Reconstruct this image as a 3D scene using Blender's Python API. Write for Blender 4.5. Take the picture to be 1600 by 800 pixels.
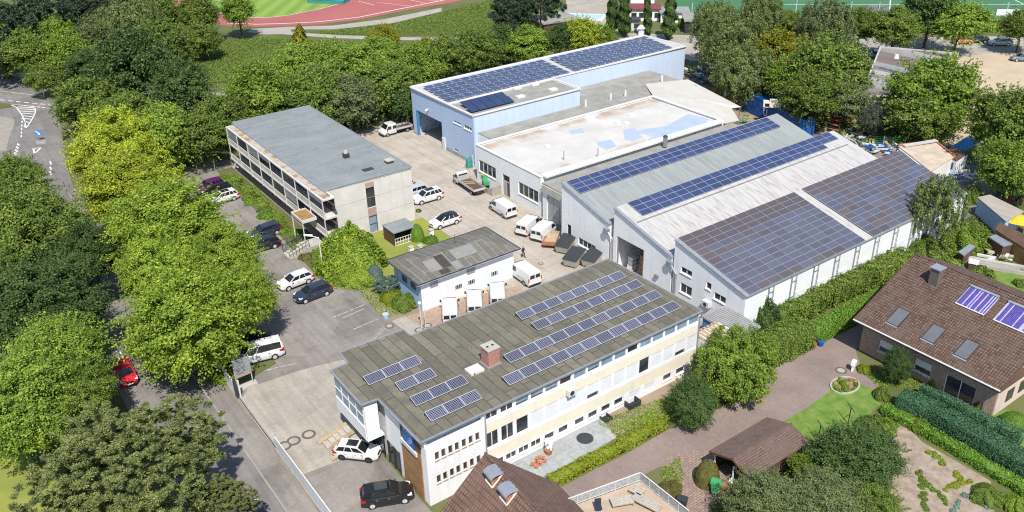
import bpy, math, random
import numpy as np
from mathutils import Vector, Matrix
random.seed(7)
for o in list(bpy.data.objects): bpy.data.objects.remove(o)
SC = bpy.context.scene
COL = SC.collection
rad = math.radians

# ------------------------------------------------------------------ camera, sky, sun, exposure
CAM_H, FPX = 57.0, 1367.97          # metres above the yard; focal length in pixels of the 1600 px photograph
PITCH, ROLL, YAW = 0.49291297, -0.02578475, 0.6128072
def cam_axes():
    cy, sy, cp, sp = math.cos(YAW), math.sin(YAW), math.cos(PITCH), math.sin(PITCH)
    fwd = Vector((sy*cp, cy*cp, -sp)); right = Vector((cy, -sy, 0)); up = right.cross(fwd)
    c, s = math.cos(ROLL), math.sin(ROLL)
    return c*right + s*up, -s*right + c*up, fwd
AX, AY, AF = cam_axes()
cam_data = bpy.data.cameras.new("camera"); cam = bpy.data.objects.new("camera", cam_data); COL.objects.link(cam)
cam_data.sensor_fit = 'HORIZONTAL'; cam_data.sensor_width = 36.0
cam_data.lens = 36.0*FPX/1600.0; cam_data.clip_start = 1.0; cam_data.clip_end = 3000.0
rot = Matrix((AX, AY, -AF)).transposed().to_4x4()
cam.matrix_world = Matrix.Translation((0, 0, CAM_H)) @ rot
SC.camera = cam

SUN_EL, SUN_AZ = 55.0, -115.0        # azimuth counted from +X towards +Y
to_sun = Vector((math.cos(rad(SUN_AZ))*math.cos(rad(SUN_EL)), math.sin(rad(SUN_AZ))*math.cos(rad(SUN_EL)), math.sin(rad(SUN_EL))))
world = bpy.data.worlds.new("World"); SC.world = world; world.use_nodes = True
wn, wl = world.node_tree.nodes, world.node_tree.links
wn.clear()
sky = wn.new('ShaderNodeTexSky'); sky.sky_type = 'NISHITA'; sky.sun_disc = False
sky.sun_elevation = rad(SUN_EL); sky.sun_rotation = math.atan2(to_sun.x, to_sun.y)
sky.air_density = 1.0; sky.dust_density = 0.6; sky.ozone_density = 1.0
bg = wn.new('ShaderNodeBackground'); bg.inputs[1].default_value = 0.13
wo = wn.new('ShaderNodeOutputWorld'); wl.new(sky.outputs[0], bg.inputs[0]); wl.new(bg.outputs[0], wo.inputs[0])
sd = bpy.data.lights.new("sun", 'SUN'); sd.energy = 4.6; sd.angle = rad(0.5); sd.color = (1.0, 0.95, 0.87)
so = bpy.data.objects.new("sun", sd); COL.objects.link(so)
so.rotation_euler = (-to_sun).to_track_quat('-Z', 'Y').to_euler(); so.location = (40, 60, 90)
SC.view_settings.view_transform = 'Standard'; SC.view_settings.look = 'None'
SC.view_settings.exposure = 0.40; SC.view_settings.gamma = 1.0
SC.render.engine = 'CYCLES'
try:
    SC.cycles.max_bounces = 6; SC.cycles.transparent_max_bounces = 6; SC.cycles.use_denoising = False; SC.cycles.filter_width = 1.15
except Exception: pass

# ------------------------------------------------------------------ surveying: photograph pixel -> point on a real plane
def ray(px, py): return AX*((px-800)/FPX) + AY*(-(py-400)/FPX) + AF
def G(px, py, z=0.0):
    d = ray(px, py); t = (z-CAM_H)/d.z; return Vector((d.x*t, d.y*t, z))
def OX(px, py, X):
    d = ray(px, py); t = X/d.x; return Vector((X, d.y*t, CAM_H+d.z*t))
def OY(px, py, Y):
    d = ray(px, py); t = Y/d.y; return Vector((d.x*t, Y, CAM_H+d.z*t))
def mpp(p): return (Vector(p)-Vector((0, 0, CAM_H))).dot(AF)/FPX      # metres per pixel at a point

# ------------------------------------------------------------------ materials
MATS = {}
def lin(c):
    return tuple(c) + (1.0,)
def mat(name, c, c2=None, rough=0.8, scale=1.0, detail=4, bump=0.0, bscale=None, metal=0.0, spec=0.3, contrast=(0.35, 0.65), rnd=0.0, space='obj'):
    """Two colours mixed by noise, optional bump and per-object variation."""
    if name in MATS: return MATS[name]
    m = bpy.data.materials.new(name); m.use_nodes = True; MATS[name] = m
    n, l = m.node_tree.nodes, m.node_tree.links
    b = n['Principled BSDF']; b.inputs['Roughness'].default_value = rough; b.inputs['Metallic'].default_value = metal
    b.inputs['Specular IOR Level'].default_value = spec
    tc = n.new('ShaderNodeTexCoord'); geo = n.new('ShaderNodeNewGeometry')
    src = geo.outputs['Position'] if space == 'world' else tc.outputs['Object']
    col = None
    if c2 is not None:
        nz = n.new('ShaderNodeTexNoise'); nz.inputs['Scale'].default_value = scale; nz.inputs['Detail'].default_value = detail
        nz.inputs['Roughness'].default_value = 0.62
        l.new(src, nz.inputs['Vector'])
        mr = n.new('ShaderNodeMapRange'); mr.inputs[1].default_value, mr.inputs[2].default_value = contrast
        l.new(nz.outputs[0], mr.inputs[0])
        mx = n.new('ShaderNodeMix'); mx.data_type = 'RGBA'
        mx.inputs[6].default_value = lin(c); mx.inputs[7].default_value = lin(c2)
        l.new(mr.outputs[0], mx.inputs[0]); col = mx.outputs[2]
    if rnd:
        oi = n.new('ShaderNodeObjectInfo'); hs = n.new('ShaderNodeHueSaturation')
        mv = n.new('ShaderNodeMapRange'); mv.inputs[3].default_value = 1-rnd; mv.inputs[4].default_value = 1+rnd
        l.new(oi.outputs['Random'], mv.inputs[0]); l.new(mv.outputs[0], hs.inputs['Value'])
        if col: l.new(col, hs.inputs['Color'])
        else: hs.inputs['Color'].default_value = lin(c)
        col = hs.outputs[0]
    if col: l.new(col, b.inputs['Base Color'])
    else: b.inputs['Base Color'].default_value = lin(c)
    if bump:
        nb = n.new('ShaderNodeTexNoise'); nb.inputs['Scale'].default_value = bscale or scale*6; nb.inputs['Detail'].default_value = 5
        l.new(src, nb.inputs['Vector'])
        bp = n.new('ShaderNodeBump'); bp.inputs['Strength'].default_value = bump; bp.inputs['Distance'].default_value = 0.05
        l.new(nb.outputs[0], bp.inputs['Height']); l.new(bp.outputs[0], b.inputs['Normal'])
    return m

def brickmat(name, c1, c2, mortar, w, h, msize=0.02, rough=0.85, axis='XY', stain=None, sscale=0.25, bump=0.3, offset=0.5, bias=0.0, spec=0.25, stain_c=(0.45, 0.7)):
    """Brick-texture surface (felt strips, tiles, paving, bricks) in world metres; axis picks length and course direction."""
    m = bpy.data.materials.new(name); m.use_nodes = True; MATS[name] = m
    n, l = m.node_tree.nodes, m.node_tree.links; b = n['Principled BSDF']
    b.inputs['Roughness'].default_value = rough; b.inputs['Specular IOR Level'].default_value = spec
    geo = n.new('ShaderNodeNewGeometry'); sep = n.new('ShaderNodeSeparateXYZ'); l.new(geo.outputs['Position'], sep.inputs[0])
    cmb = n.new('ShaderNodeCombineXYZ'); ix = {'X': 0, 'Y': 1, 'Z': 2}
    l.new(sep.outputs[ix[axis[0]]], cmb.inputs[0]); l.new(sep.outputs[ix[axis[1]]], cmb.inputs[1])
    br = n.new('ShaderNodeTexBrick'); br.inputs['Scale'].default_value = 1.0; br.inputs['Brick Width'].default_value = w
    br.inputs['Row Height'].default_value = h; br.inputs['Mortar Size'].default_value = msize; br.inputs['Mortar Smooth'].default_value = 0.1
    br.inputs['Bias'].default_value = bias; br.offset = offset
    br.inputs['Color1'].default_value = lin(c1); br.inputs['Color2'].default_value = lin(c2); br.inputs['Mortar'].default_value = lin(mortar)
    l.new(cmb.outputs[0], br.inputs['Vector'])
    nz = n.new('ShaderNodeTexNoise'); nz.inputs['Scale'].default_value = 2.2; nz.inputs['Detail'].default_value = 6; nz.inputs['Roughness'].default_value = 0.7
    l.new(geo.outputs['Position'], nz.inputs['Vector'])
    mr = n.new('ShaderNodeMapRange'); mr.inputs[1].default_value = 0.25; mr.inputs[2].default_value = 0.75; mr.inputs[3].default_value = 0.78; mr.inputs[4].default_value = 1.22
    l.new(nz.outputs[0], mr.inputs[0])
    hs = n.new('ShaderNodeHueSaturation'); l.new(br.outputs[0], hs.inputs['Color']); l.new(mr.outputs[0], hs.inputs['Value'])
    col = hs.outputs[0]
    if stain is not None:
        n2 = n.new('ShaderNodeTexNoise'); n2.inputs['Scale'].default_value = sscale; n2.inputs['Detail'].default_value = 5
        l.new(geo.outputs['Position'], n2.inputs['Vector'])
        m2 = n.new('ShaderNodeMapRange'); m2.inputs[1].default_value, m2.inputs[2].default_value = stain_c; m2.inputs[4].default_value = 0.75
        l.new(n2.outputs[0], m2.inputs[0])
        mx = n.new('ShaderNodeMix'); mx.data_type = 'RGBA'; l.new(m2.outputs[0], mx.inputs[0]); l.new(col, mx.inputs[6]); mx.inputs[7].default_value = lin(stain)
        col = mx.outputs[2]
    l.new(col, b.inputs['Base Color'])
    if bump:
        bp = n.new('ShaderNodeBump'); bp.inputs['Strength'].default_value = bump; bp.inputs['Distance'].default_value = 0.03; bp.invert = True
        l.new(br.outputs[1], bp.inputs['Height']); l.new(bp.outputs[0], b.inputs['Normal'])
    return m

def corrmat(name, c, c2, axis='X', period=0.3, rough=0.7, scale=0.4, strength=0.6, metal=0.0, streak=None):
    """Ribbed sheet: sine bump across one axis, noise dirt running down the other."""
    m = bpy.data.materials.new(name); m.use_nodes = True; MATS[name] = m
    n, l = m.node_tree.nodes, m.node_tree.links; b = n['Principled BSDF']
    b.inputs['Roughness'].default_value = rough; b.inputs['Metallic'].default_value = metal; b.inputs['Specular IOR Level'].default_value = 0.3
    geo = n.new('ShaderNodeNewGeometry')
    mp = n.new('ShaderNodeMapping'); l.new(geo.outputs['Position'], mp.inputs[0])
    mp.inputs['Scale'].default_value = (4.0, 0.5, 0.5) if axis == 'X' else (0.5, 4.0, 0.5)
    if axis == 'Z': mp.inputs['Scale'].default_value = (1, 1, 1)
    nz = n.new('ShaderNodeTexNoise'); nz.inputs['Scale'].default_value = scale; nz.inputs['Detail'].default_value = 6; nz.inputs['Roughness'].default_value = 0.6
    l.new(mp.outputs[0], nz.inputs['Vector'])
    mr = n.new('ShaderNodeMapRange'); mr.inputs[1].default_value, mr.inputs[2].default_value = streak or (0.4, 0.68)
    l.new(nz.outputs[0], mr.inputs[0])
    mx = n.new('ShaderNodeMix'); mx.data_type = 'RGBA'; mx.inputs[6].default_value = lin(c); mx.inputs[7].default_value = lin(c2)
    l.new(mr.outputs[0], mx.inputs[0]); l.new(mx.outputs[2], b.inputs['Base Color'])
    wv = n.new('ShaderNodeTexWave'); wv.wave_type = 'BANDS'; wv.bands_direction = axis; wv.inputs['Scale'].default_value = 0.314/period
    l.new(geo.outputs['Position'], wv.inputs['Vector'])
    bp = n.new('ShaderNodeBump'); bp.inputs['Strength'].default_value = strength; bp.inputs['Distance'].default_value = 0.04
    l.new(wv.outputs[1], bp.inputs['Height']); l.new(bp.outputs[0], b.inputs['Normal'])
    return m

def leafmat(name, c, c2, trans=0.3, rnd=0.12, rough=0.55):
    """Leaves: every leaf has its own tone between two colours; light passes through them."""
    m = bpy.data.materials.new(name); m.use_nodes = True; MATS[name] = m
    n, l = m.node_tree.nodes, m.node_tree.links
    n.clear()
    out = n.new('ShaderNodeOutputMaterial'); geo = n.new('ShaderNodeNewGeometry'); oi = n.new('ShaderNodeObjectInfo')
    mx = n.new('ShaderNodeMix'); mx.data_type = 'RGBA'; mx.inputs[6].default_value = lin(c); mx.inputs[7].default_value = lin(c2)
    l.new(geo.outputs['Random Per Island'], mx.inputs[0])
    hs = n.new('ShaderNodeHueSaturation'); mv = n.new('ShaderNodeMapRange'); mv.inputs[3].default_value = 1-rnd; mv.inputs[4].default_value = 1+rnd
    l.new(oi.outputs['Random'], mv.inputs[0]); l.new(mv.outputs[0], hs.inputs['Value']); l.new(mx.outputs[2], hs.inputs['Color'])
    tc = n.new('ShaderNodeTexCoord'); nz = n.new('ShaderNodeTexNoise'); nz.inputs['Scale'].default_value = 3.2; nz.inputs['Detail'].default_value = 4; l.new(tc.outputs['Object'], nz.inputs['Vector'])
    mn = n.new('ShaderNodeMapRange'); mn.inputs[1].default_value = 0.3; mn.inputs[2].default_value = 0.7; mn.inputs[3].default_value = 0.70; mn.inputs[4].default_value = 1.28; l.new(nz.outputs[0], mn.inputs[0])
    h1 = n.new('ShaderNodeMapRange'); h1.inputs[1].default_value = 0.3; h1.inputs[2].default_value = 0.7; h1.inputs[3].default_value = 0.515; h1.inputs[4].default_value = 0.487; l.new(nz.outputs[0], h1.inputs[0])
    h2 = n.new('ShaderNodeHueSaturation'); l.new(hs.outputs[0], h2.inputs['Color']); l.new(mn.outputs[0], h2.inputs['Value']); l.new(h1.outputs[0], h2.inputs['Hue']); hs = h2
    p = n.new('ShaderNodeBsdfPrincipled'); p.inputs['Roughness'].default_value = rough; p.inputs['Specular IOR Level'].default_value = 0.25
    l.new(hs.outputs[0], p.inputs['Base Color'])
    t = n.new('ShaderNodeBsdfTranslucent'); l.new(hs.outputs[0], t.inputs[0])
    ms = n.new('ShaderNodeMixShader'); ms.inputs[0].default_value = trans
    l.new(p.outputs[0], ms.inputs[1]); l.new(t.outputs[0], ms.inputs[2]); l.new(ms.outputs[0], out.inputs[0])
    return m

# ------------------------------------------------------------------ mesh builder
class MB:
    def __init__(s): s.v = []; s.f = []; s.m = []
    def quad(s, a, b, c, d, mi=0):
        i = len(s.v); s.v += [tuple(a), tuple(b), tuple(c), tuple(d)]; s.f.append((i, i+1, i+2, i+3)); s.m.append(mi); return s
    def poly(s, pts, mi=0):
        i = len(s.v); s.v += [tuple(p) for p in pts]; s.f.append(tuple(range(i, i+len(pts)))); s.m.append(mi); return s
    def hull8(s, c, mi=0):
        i = len(s.v); s.v += [tuple(p) for p in c]
        for q in ((3, 2, 1, 0), (4, 5, 6, 7), (0, 1, 5, 4), (1, 2, 6, 5), (2, 3, 7, 6), (3, 0, 4, 7)):
            s.f.append(tuple(i+k for k in q)); s.m.append(mi)
        return s
    def box(s, x0, x1, y0, y1, z0, z1, mi=0):
        return s.hull8([(x0, y0, z0), (x1, y0, z0), (x1, y1, z0), (x0, y1, z0), (x0, y0, z1), (x1, y0, z1), (x1, y1, z1), (x0, y1, z1)], mi)
    def prism(s, pts, z0, z1, mi=0, mtop=None):
        n = len(pts); i = len(s.v)
        s.v += [(p[0], p[1], z0) for p in pts] + [(p[0], p[1], z1) for p in pts]
        s.f.append(tuple(range(i+n-1, i-1, -1))); s.m.append(mi)
        s.f.append(tuple(range(i+n, i+2*n))); s.m.append(mi if mtop is None else mtop)
        for k in range(n):
            j = (k+1) % n; s.f.append((i+k, i+j, i+n+j, i+n+k)); s.m.append(mi)
        return s
    def slab(s, pts, t, mi=0, mtop=None):
        """A 3-D polygon thickened straight down by t."""
        n = len(pts); i = len(s.v)
        s.v += [(p[0], p[1], p[2]-t) for p in pts] + [tuple(p) for p in pts]
        s.f.append(tuple(range(i+n-1, i-1, -1))); s.m.append(mi)
        s.f.append(tuple(range(i+n, i+2*n))); s.m.append(mi if mtop is None else mtop)
        for k in range(n):
            j = (k+1) % n; s.f.append((i+k, i+j, i+n+j, i+n+k)); s.m.append(mi)
        return s
    def tube(s, p0, p1, r0, r1=None, seg=8, mi=0, caps=True):
        r1 = r0 if r1 is None else r1
        p0, p1 = Vector(p0), Vector(p1); d = (p1-p0)
        if d.length < 1e-6: return s
        d.normalize(); a = d.orthogonal().normalized(); b = d.cross(a); i = len(s.v)
        for p, r in ((p0, r0), (p1, r1)):
            for k in range(seg):
                t = 2*math.pi*k/seg; s.v.append(tuple(p+a*(math.cos(t)*r)+b*(math.sin(t)*r)))
        for k in range(seg):
            j = (k+1) % seg; s.f.append((i+k, i+j, i+seg+j, i+seg+k)); s.m.append(mi)
        if caps:
            s.f.append(tuple(range(i+seg-1, i-1, -1))); s.m.append(mi)
            s.f.append(tuple(range(i+seg, i+2*seg))); s.m.append(mi)
        return s
    def bar(s, p0, p1, w, h, mi=0):
        p0, p1 = Vector(p0), Vector(p1); d = (p1-p0).normalized(); up = Vector((0, 0, 1))
        if abs(d.z) > 0.95: up = Vector((0, 1, 0))
        a = d.cross(up).normalized()*(w/2); b = a.normalized().cross(d)*(h/2)
        return s.hull8([p0-a-b, p0+a-b, p0+a+b, p0-a+b, p1-a-b, p1+a-b, p1+a+b, p1-a+b], mi)
    def ball(s, c, r, seg=8, rings=5, mi=0, half=False):
        c = Vector(c); rr = r if isinstance(r, (tuple, list)) else (r, r, r); i = len(s.v)
        for a in range(rings+1):
            ph = (math.pi/(2 if half else 1))*a/rings
            for k in range(seg):
                t = 2*math.pi*k/seg; s.v.append((c.x+rr[0]*math.sin(ph)*math.cos(t), c.y+rr[1]*math.sin(ph)*math.sin(t), c.z+rr[2]*math.cos(ph)))
        for a in range(rings):
            for k in range(seg):
                j = (k+1) % seg; s.f.append((i+a*seg+k, i+(a+1)*seg+k, i+(a+1)*seg+j, i+a*seg+j)); s.m.append(mi)
        return s
    def loft(s, rings, mi=0, caps=True, closed=True):
        n = len(rings[0]); i = len(s.v)
        for r in rings: s.v += [tuple(p) for p in r]
        for a in range(len(rings)-1):
            for k in range(n if closed else n-1):
                j = (k+1) % n; s.f.append((i+a*n+k, i+a*n+j, i+(a+1)*n+j, i+(a+1)*n+k)); s.m.append(mi)
        if caps:
            s.f.append(tuple(range(i+n-1, i-1, -1))); s.m.append(mi)
            e = i+(len(rings)-1)*n; s.f.append(tuple(range(e, e+n))); s.m.append(mi)
        return s
    def mesh(s, name, mats, smooth=None):
        me = bpy.data.meshes.new(name); me.from_pydata(s.v, [], s.f)
        for m in (mats if isinstance(mats, (list, tuple)) else [mats]): me.materials.append(m)
        if any(s.m): me.polygons.foreach_set('material_index', s.m)
        if smooth is not None:
            me.shade_smooth(); me.set_sharp_from_angle(angle=rad(smooth))
        me.update(); return me
    def pieces(s, name, mats, parent, smooth=None):
        """One part for every separate solid in this builder."""
        up = list(range(len(s.v)))
        def find(a):
            while up[a] != a: up[a] = up[up[a]]; a = up[a]
            return a
        for f in s.f:
            for q in f[1:]: up[find(q)] = find(f[0])
        sets = {}
        for f, m in zip(s.f, s.m): sets.setdefault(find(f[0]), []).append((f, m))
        for fs in sets.values():
            b = MB(); ids = {}
            for f, m in fs:
                for q in f:
                    if q not in ids: ids[q] = len(b.v); b.v.append(s.v[q])
                b.f.append(tuple(ids[q] for q in f)); b.m.append(m)
            b.build(name, mats, parent, smooth)
    def build(s, name, mats, parent=None, smooth=None, label=None, kind=None):
        """One mesh object; coordinates are the root's own frame (or world metres when the root was made with world=True)."""
        if parent is not None:
            off = ROOTS.get(root_of(parent).name)
            if off is not None: s.v = [(p[0]-off[0], p[1]-off[1], p[2]-off[2]) for p in s.v]
        o = bpy.data.objects.new(name, s.mesh(name, mats, smooth)); COL.objects.link(o)
        if parent is not None: o.parent = parent
        if label: o['label'] = label
        if kind: o['kind'] = kind
        return o
ROOTS = {}
def root_of(o):
    while o.parent is not None: o = o.parent
    return o
def thing(name, label, cat, loc=(0, 0, 0), rz=0.0, group=None, world=False):
    o = bpy.data.objects.new(name, None); COL.objects.link(o); o.location = loc; o.rotation_euler = (0, 0, rz)
    o.empty_display_size = 0.3
    o['label'] = label; o['category'] = cat
    if group: o['group'] = group
    if world: ROOTS[o.name] = tuple(loc)
    return o
def tag(o, label, cat, group=None):
    o['label'] = label; o['category'] = cat
    if group: o['group'] = group
    return o
def structure(name, mb, m):
    o = mb.build(name, m); o['kind'] = 'structure'; return o
def dup(root, loc, rz, label, group=None):
    r = root.copy(); COL.objects.link(r); r.location = loc; r.rotation_euler = (0, 0, rz); r['label'] = label
    if group: r['group'] = group
    for ch in list(root.children):
        c = ch.copy(); COL.objects.link(c); c.parent = r
        for g in list(ch.children):
            d = g.copy(); COL.objects.link(d); d.parent = c
    return r
def wall_y(mb, x0, x1, z0, z1, Y, holes=(), t=0.25, mi=0, face=-1):
    """A wall in the plane Y (outer face), thickness behind it, with rectangular openings (x0,x1,z0,z1)."""
    xs = sorted({x0, x1} | {h[0] for h in holes} | {h[1] for h in holes}); zs = sorted({z0, z1} | {h[2] for h in holes} | {h[3] for h in holes})
    for a, b in zip(xs, xs[1:]):
        for c, d in zip(zs, zs[1:]):
            mx, mz = (a+b)/2, (c+d)/2
            if any(h[0] < mx < h[1] and h[2] < mz < h[3] for h in holes): continue
            if mx < x0 or mx > x1 or mz < z0 or mz > z1: continue
            mb.box(a, b, *( (Y, Y+t) if face < 0 else (Y-t, Y)), c, d, mi)
def wall_x(mb, y0, y1, z0, z1, X, holes=(), t=0.25, mi=0):
    """A wall whose outer face is the plane X and looks towards -X."""
    ys = sorted({y0, y1} | {h[0] for h in holes} | {h[1] for h in holes}); zs = sorted({z0, z1} | {h[2] for h in holes} | {h[3] for h in holes})
    for a, b in zip(ys, ys[1:]):
        for c, d in zip(zs, zs[1:]):
            my, mz = (a+b)/2, (c+d)/2
            if any(h[0] < my < h[1] and h[2] < mz < h[3] for h in holes): continue
            mb.box(X, X+t, a, b, c, d, mi)
def window_y(parent, x0, x1, z0, z1, Y, cols=1, rows=1, m_frame=None, m_glass=None, depth=0.12, fw=0.07, sill=True, sill_m=None, name='window'):
    """Window in a wall that looks towards -Y: frame part with a pane sub-part set back in the opening."""
    f = MB(); yo = Y+depth
    f.box(x0, x0+fw, yo-0.04, yo+0.06, z0, z1); f.box(x1-fw, x1, yo-0.04, yo+0.06, z0, z1)
    f.box(x0+fw, x1-fw, yo-0.04, yo+0.06, z1-fw, z1); f.box(x0+fw, x1-fw, yo-0.04, yo+0.06, z0, z0+fw)
    for i in range(1, cols):
        x = x0+(x1-x0)*i/cols; f.box(x-fw/2, x+fw/2, yo-0.035, yo+0.055, z0+fw, z1-fw)
    for i in range(1, rows):
        z = z0+(z1-z0)*i/rows; f.box(x0+fw, x1-fw, yo-0.03, yo+0.05, z-fw/2, z+fw/2)
    if sill: f.box(x0-0.06, x1+0.06, Y-0.1, yo-0.05, z0-0.06, z0-0.003)
    fo = f.build(name, m_frame or M['white_frame'], parent)
    g = MB(); g.box(x0+0.02, x1-0.02, yo+0.01, yo+0.03, z0+0.02, z1-0.02); g.build('pane', m_glass or M['glass'], fo)
    return fo
def window_x(parent, y0, y1, z0, z1, X, cols=1, rows=1, m_frame=None, m_glass=None, depth=0.12, fw=0.07, sill=True, name='window'):
    f = MB(); xo = X+depth
    f.box(xo-0.04, xo+0.06, y0, y0+fw, z0, z1); f.box(xo-0.04, xo+0.06, y1-fw, y1, z0, z1)
    f.box(xo-0.04, xo+0.06, y0+fw, y1-fw, z1-fw, z1); f.box(xo-0.04, xo+0.06, y0+fw, y1-fw, z0, z0+fw)
    for i in range(1, cols):
        y = y0+(y1-y0)*i/cols; f.box(xo-0.035, xo+0.055, y-fw/2, y+fw/2, z0+fw, z1-fw)
    for i in range(1, rows):
        z = z0+(z1-z0)*i/rows; f.box(xo-0.03, xo+0.05, y0+fw, y1-fw, z-fw/2, z+fw/2)
    if sill: f.box(X-0.1, xo-0.05, y0-0.06, y1+0.06, z0-0.06, z0-0.003)
    fo = f.build(name, m_frame or M['white_frame'], parent)
    g = MB(); g.box(xo+0.01, xo+0.03, y0+0.02, y1-0.02, z0+0.02, z1-0.02); g.build('pane', m_glass or M['glass'], fo)
    return fo

M = {}
M['white_wall'] = mat('white_wall', (0.78, 0.78, 0.78), (0.73, 0.73, 0.725), 0.85, 0.35, 6, 0.1, 8)
M['render_white'] = mat('render_white', (0.78, 0.775, 0.76), (0.66, 0.655, 0.64), 0.9, 0.3, 6, 0.1, 8)
M['white_frame'] = mat('white_frame', (0.82, 0.82, 0.82), None, 0.5)
M['glass'] = mat('glass', (0.025, 0.03, 0.035), (0.06, 0.065, 0.07), 0.08, 0.8, 2, spec=0.6)
M['glass_blue'] = mat('glass_blue', (0.17, 0.24, 0.31), (0.24, 0.32, 0.39), 0.12, 0.8, 2, spec=0.6)
M['shutter'] = mat('shutter', (0.68, 0.69, 0.70), (0.62, 0.63, 0.65), 0.6, 0.6)
M['cream'] = mat('cream', (0.76, 0.69, 0.56), (0.71, 0.645, 0.52), 0.85, 0.6)
M['dark'] = mat('dark', (0.02, 0.02, 0.022), None, 0.8)
M['black'] = mat('black', (0.012, 0.012, 0.013), None, 0.5)
M['grey_metal'] = mat('grey_metal', (0.38, 0.39, 0.40), (0.30, 0.31, 0.32), 0.4, 2.0, metal=0.6)
M['zinc'] = mat('zinc', (0.42, 0.44, 0.47), (0.34, 0.36, 0.39), 0.45, 1.5, metal=0.5)
M['dark_metal'] = mat('dark_metal', (0.05, 0.055, 0.06), None, 0.45, metal=0.3)
M['white_metal'] = mat('white_metal', (0.64, 0.64, 0.64), (0.56, 0.56, 0.56), 0.4, 2.0)
M['alu'] = mat('alu', (0.54, 0.55, 0.57), None, 0.4, metal=0.3)
M['concrete'] = mat('concrete', (0.45, 0.42, 0.37), (0.36, 0.34, 0.30), 0.9, 0.8, 6, 0.2)
M['beige_concrete'] = mat('beige_concrete', (0.55, 0.51, 0.46), (0.48, 0.45, 0.40), 0.9, 0.4, 6, 0.15)
M['wood'] = mat('wood', (0.36, 0.20, 0.09), (0.28, 0.15, 0.07), 0.7, 1.2)
M['pale_wood'] = mat('pale_wood', (0.43, 0.33, 0.21), (0.35, 0.265, 0.165), 0.75, 1.5)
M['brown'] = mat('brown', (0.12, 0.07, 0.045), (0.09, 0.055, 0.04), 0.75, 1.0)
M['terracotta'] = mat('terracotta', (0.42, 0.16, 0.08), (0.34, 0.12, 0.06), 0.8, 3)
M['brick'] = brickmat('brick', (0.40, 0.15, 0.10), (0.30, 0.10, 0.07), (0.42, 0.36, 0.31), 0.25, 0.08, 0.01, axis='YZ')
M['rubber'] = mat('rubber', (0.02, 0.02, 0.02), None, 0.8)
M['line'] = mat('line', (0.75, 0.75, 0.73), (0.55, 0.54, 0.52), 0.8, 3.0)
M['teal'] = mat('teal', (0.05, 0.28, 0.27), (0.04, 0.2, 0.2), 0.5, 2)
M['green_paint'] = mat('green_paint', (0.06, 0.33, 0.13), (0.05, 0.25, 0.1), 0.45, 2)
M['yellow_paint'] = mat('yellow_paint', (0.75, 0.45, 0.03), (0.65, 0.38, 0.03), 0.5, 2)
M['blue_paint'] = mat('blue_paint', (0.02, 0.11, 0.36), (0.015, 0.08, 0.28), 0.45, 1.5)
M['skin'] = mat('skin', (0.45, 0.26, 0.18), None, 0.6)
M['cloth_dark'] = mat('cloth_dark', (0.03, 0.04, 0.07), (0.02, 0.025, 0.05), 0.85, 6)
M['hair'] = mat('hair', (0.05, 0.03, 0.02), None, 0.6)
def grime(m, lo=0.90):
    n, l = m.node_tree.nodes, m.node_tree.links; b = n['Principled BSDF']; base = b.inputs['Base Color'].links[0].from_socket; geo = n.new('ShaderNodeNewGeometry')
    for sc_, a_, c_, d_ in (((1.6, 1.6, 0.13), 0.50, 0.74, lo), ((0.35, 0.35, 0.35), 0.48, 0.70, 0.96)):
        mp = n.new('ShaderNodeMapping'); mp.inputs['Scale'].default_value = sc_; l.new(geo.outputs['Position'], mp.inputs[0]); z = n.new('ShaderNodeTexNoise'); z.inputs['Scale'].default_value = 1.0; z.inputs['Detail'].default_value = 6; z.inputs['Roughness'].default_value = 0.65; l.new(mp.outputs[0], z.inputs['Vector'])
        r = n.new('ShaderNodeMapRange'); r.inputs[1].default_value, r.inputs[2].default_value, r.inputs[3].default_value, r.inputs[4].default_value = a_, c_, 1.0, d_; l.new(z.outputs[0], r.inputs[0])
        h = n.new('ShaderNodeHueSaturation'); l.new(base, h.inputs['Color']); l.new(r.outputs[0], h.inputs['Value']); base = h.outputs[0]
    l.new(base, b.inputs['Base Color'])
M['beige_concrete'] = MATS['beige_concrete'] = mat('gable_concrete', (0.62, 0.585, 0.54), (0.54, 0.51, 0.465), 0.9, 0.4, 6, 0.15)
for q_ in ('white_wall', 'render_white', 'beige_concrete', 'cream', 'concrete'): grime(M[q_])
# building skins
M['felt_olive'] = brickmat('felt_olive', (0.118, 0.108, 0.082), (0.18, 0.165, 0.123), (0.065, 0.06, 0.05), 9.0, 1.05, 0.045, axis='YX', stain=(0.10, 0.094, 0.078), sscale=0.5, bump=0.4, offset=0.37)
M['felt_grey'] = brickmat('felt_grey', (0.115, 0.11, 0.097), (0.165, 0.158, 0.14), (0.24, 0.225, 0.195), 3.6, 1.0, 0.055, axis='YX', stain=(0.13, 0.12, 0.095), sscale=0.4, bump=0.4, offset=0.4)
M['felt_blue'] = brickmat('felt_blue', (0.185, 0.203, 0.205), (0.215, 0.232, 0.233), (0.145, 0.158, 0.16), 7.5, 1.0, 0.02, axis='XY', stain=(0.24, 0.26, 0.265), sscale=0.25, bump=0.3, offset=0.31)
M['roof_grey'] = corrmat('roof_grey', (0.27, 0.29, 0.285), (0.21, 0.225, 0.22), 'X', 0.35)
M['roof_white'] = corrmat('roof_white', (0.435, 0.425, 0.41), (0.285, 0.265, 0.24), 'X', 0.35, scale=0.9, streak=(0.46, 0.70))
M['roof_pale'] = mat('roof_pale', (0.46, 0.455, 0.445), (0.40, 0.395, 0.385), 0.85, 0.5, 6, 0.1)
M['roof_gravel'] = mat('roof_gravel', (0.30, 0.29, 0.26), (0.22, 0.215, 0.19), 0.95, 0.6, 7, 0.3, 8)
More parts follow.
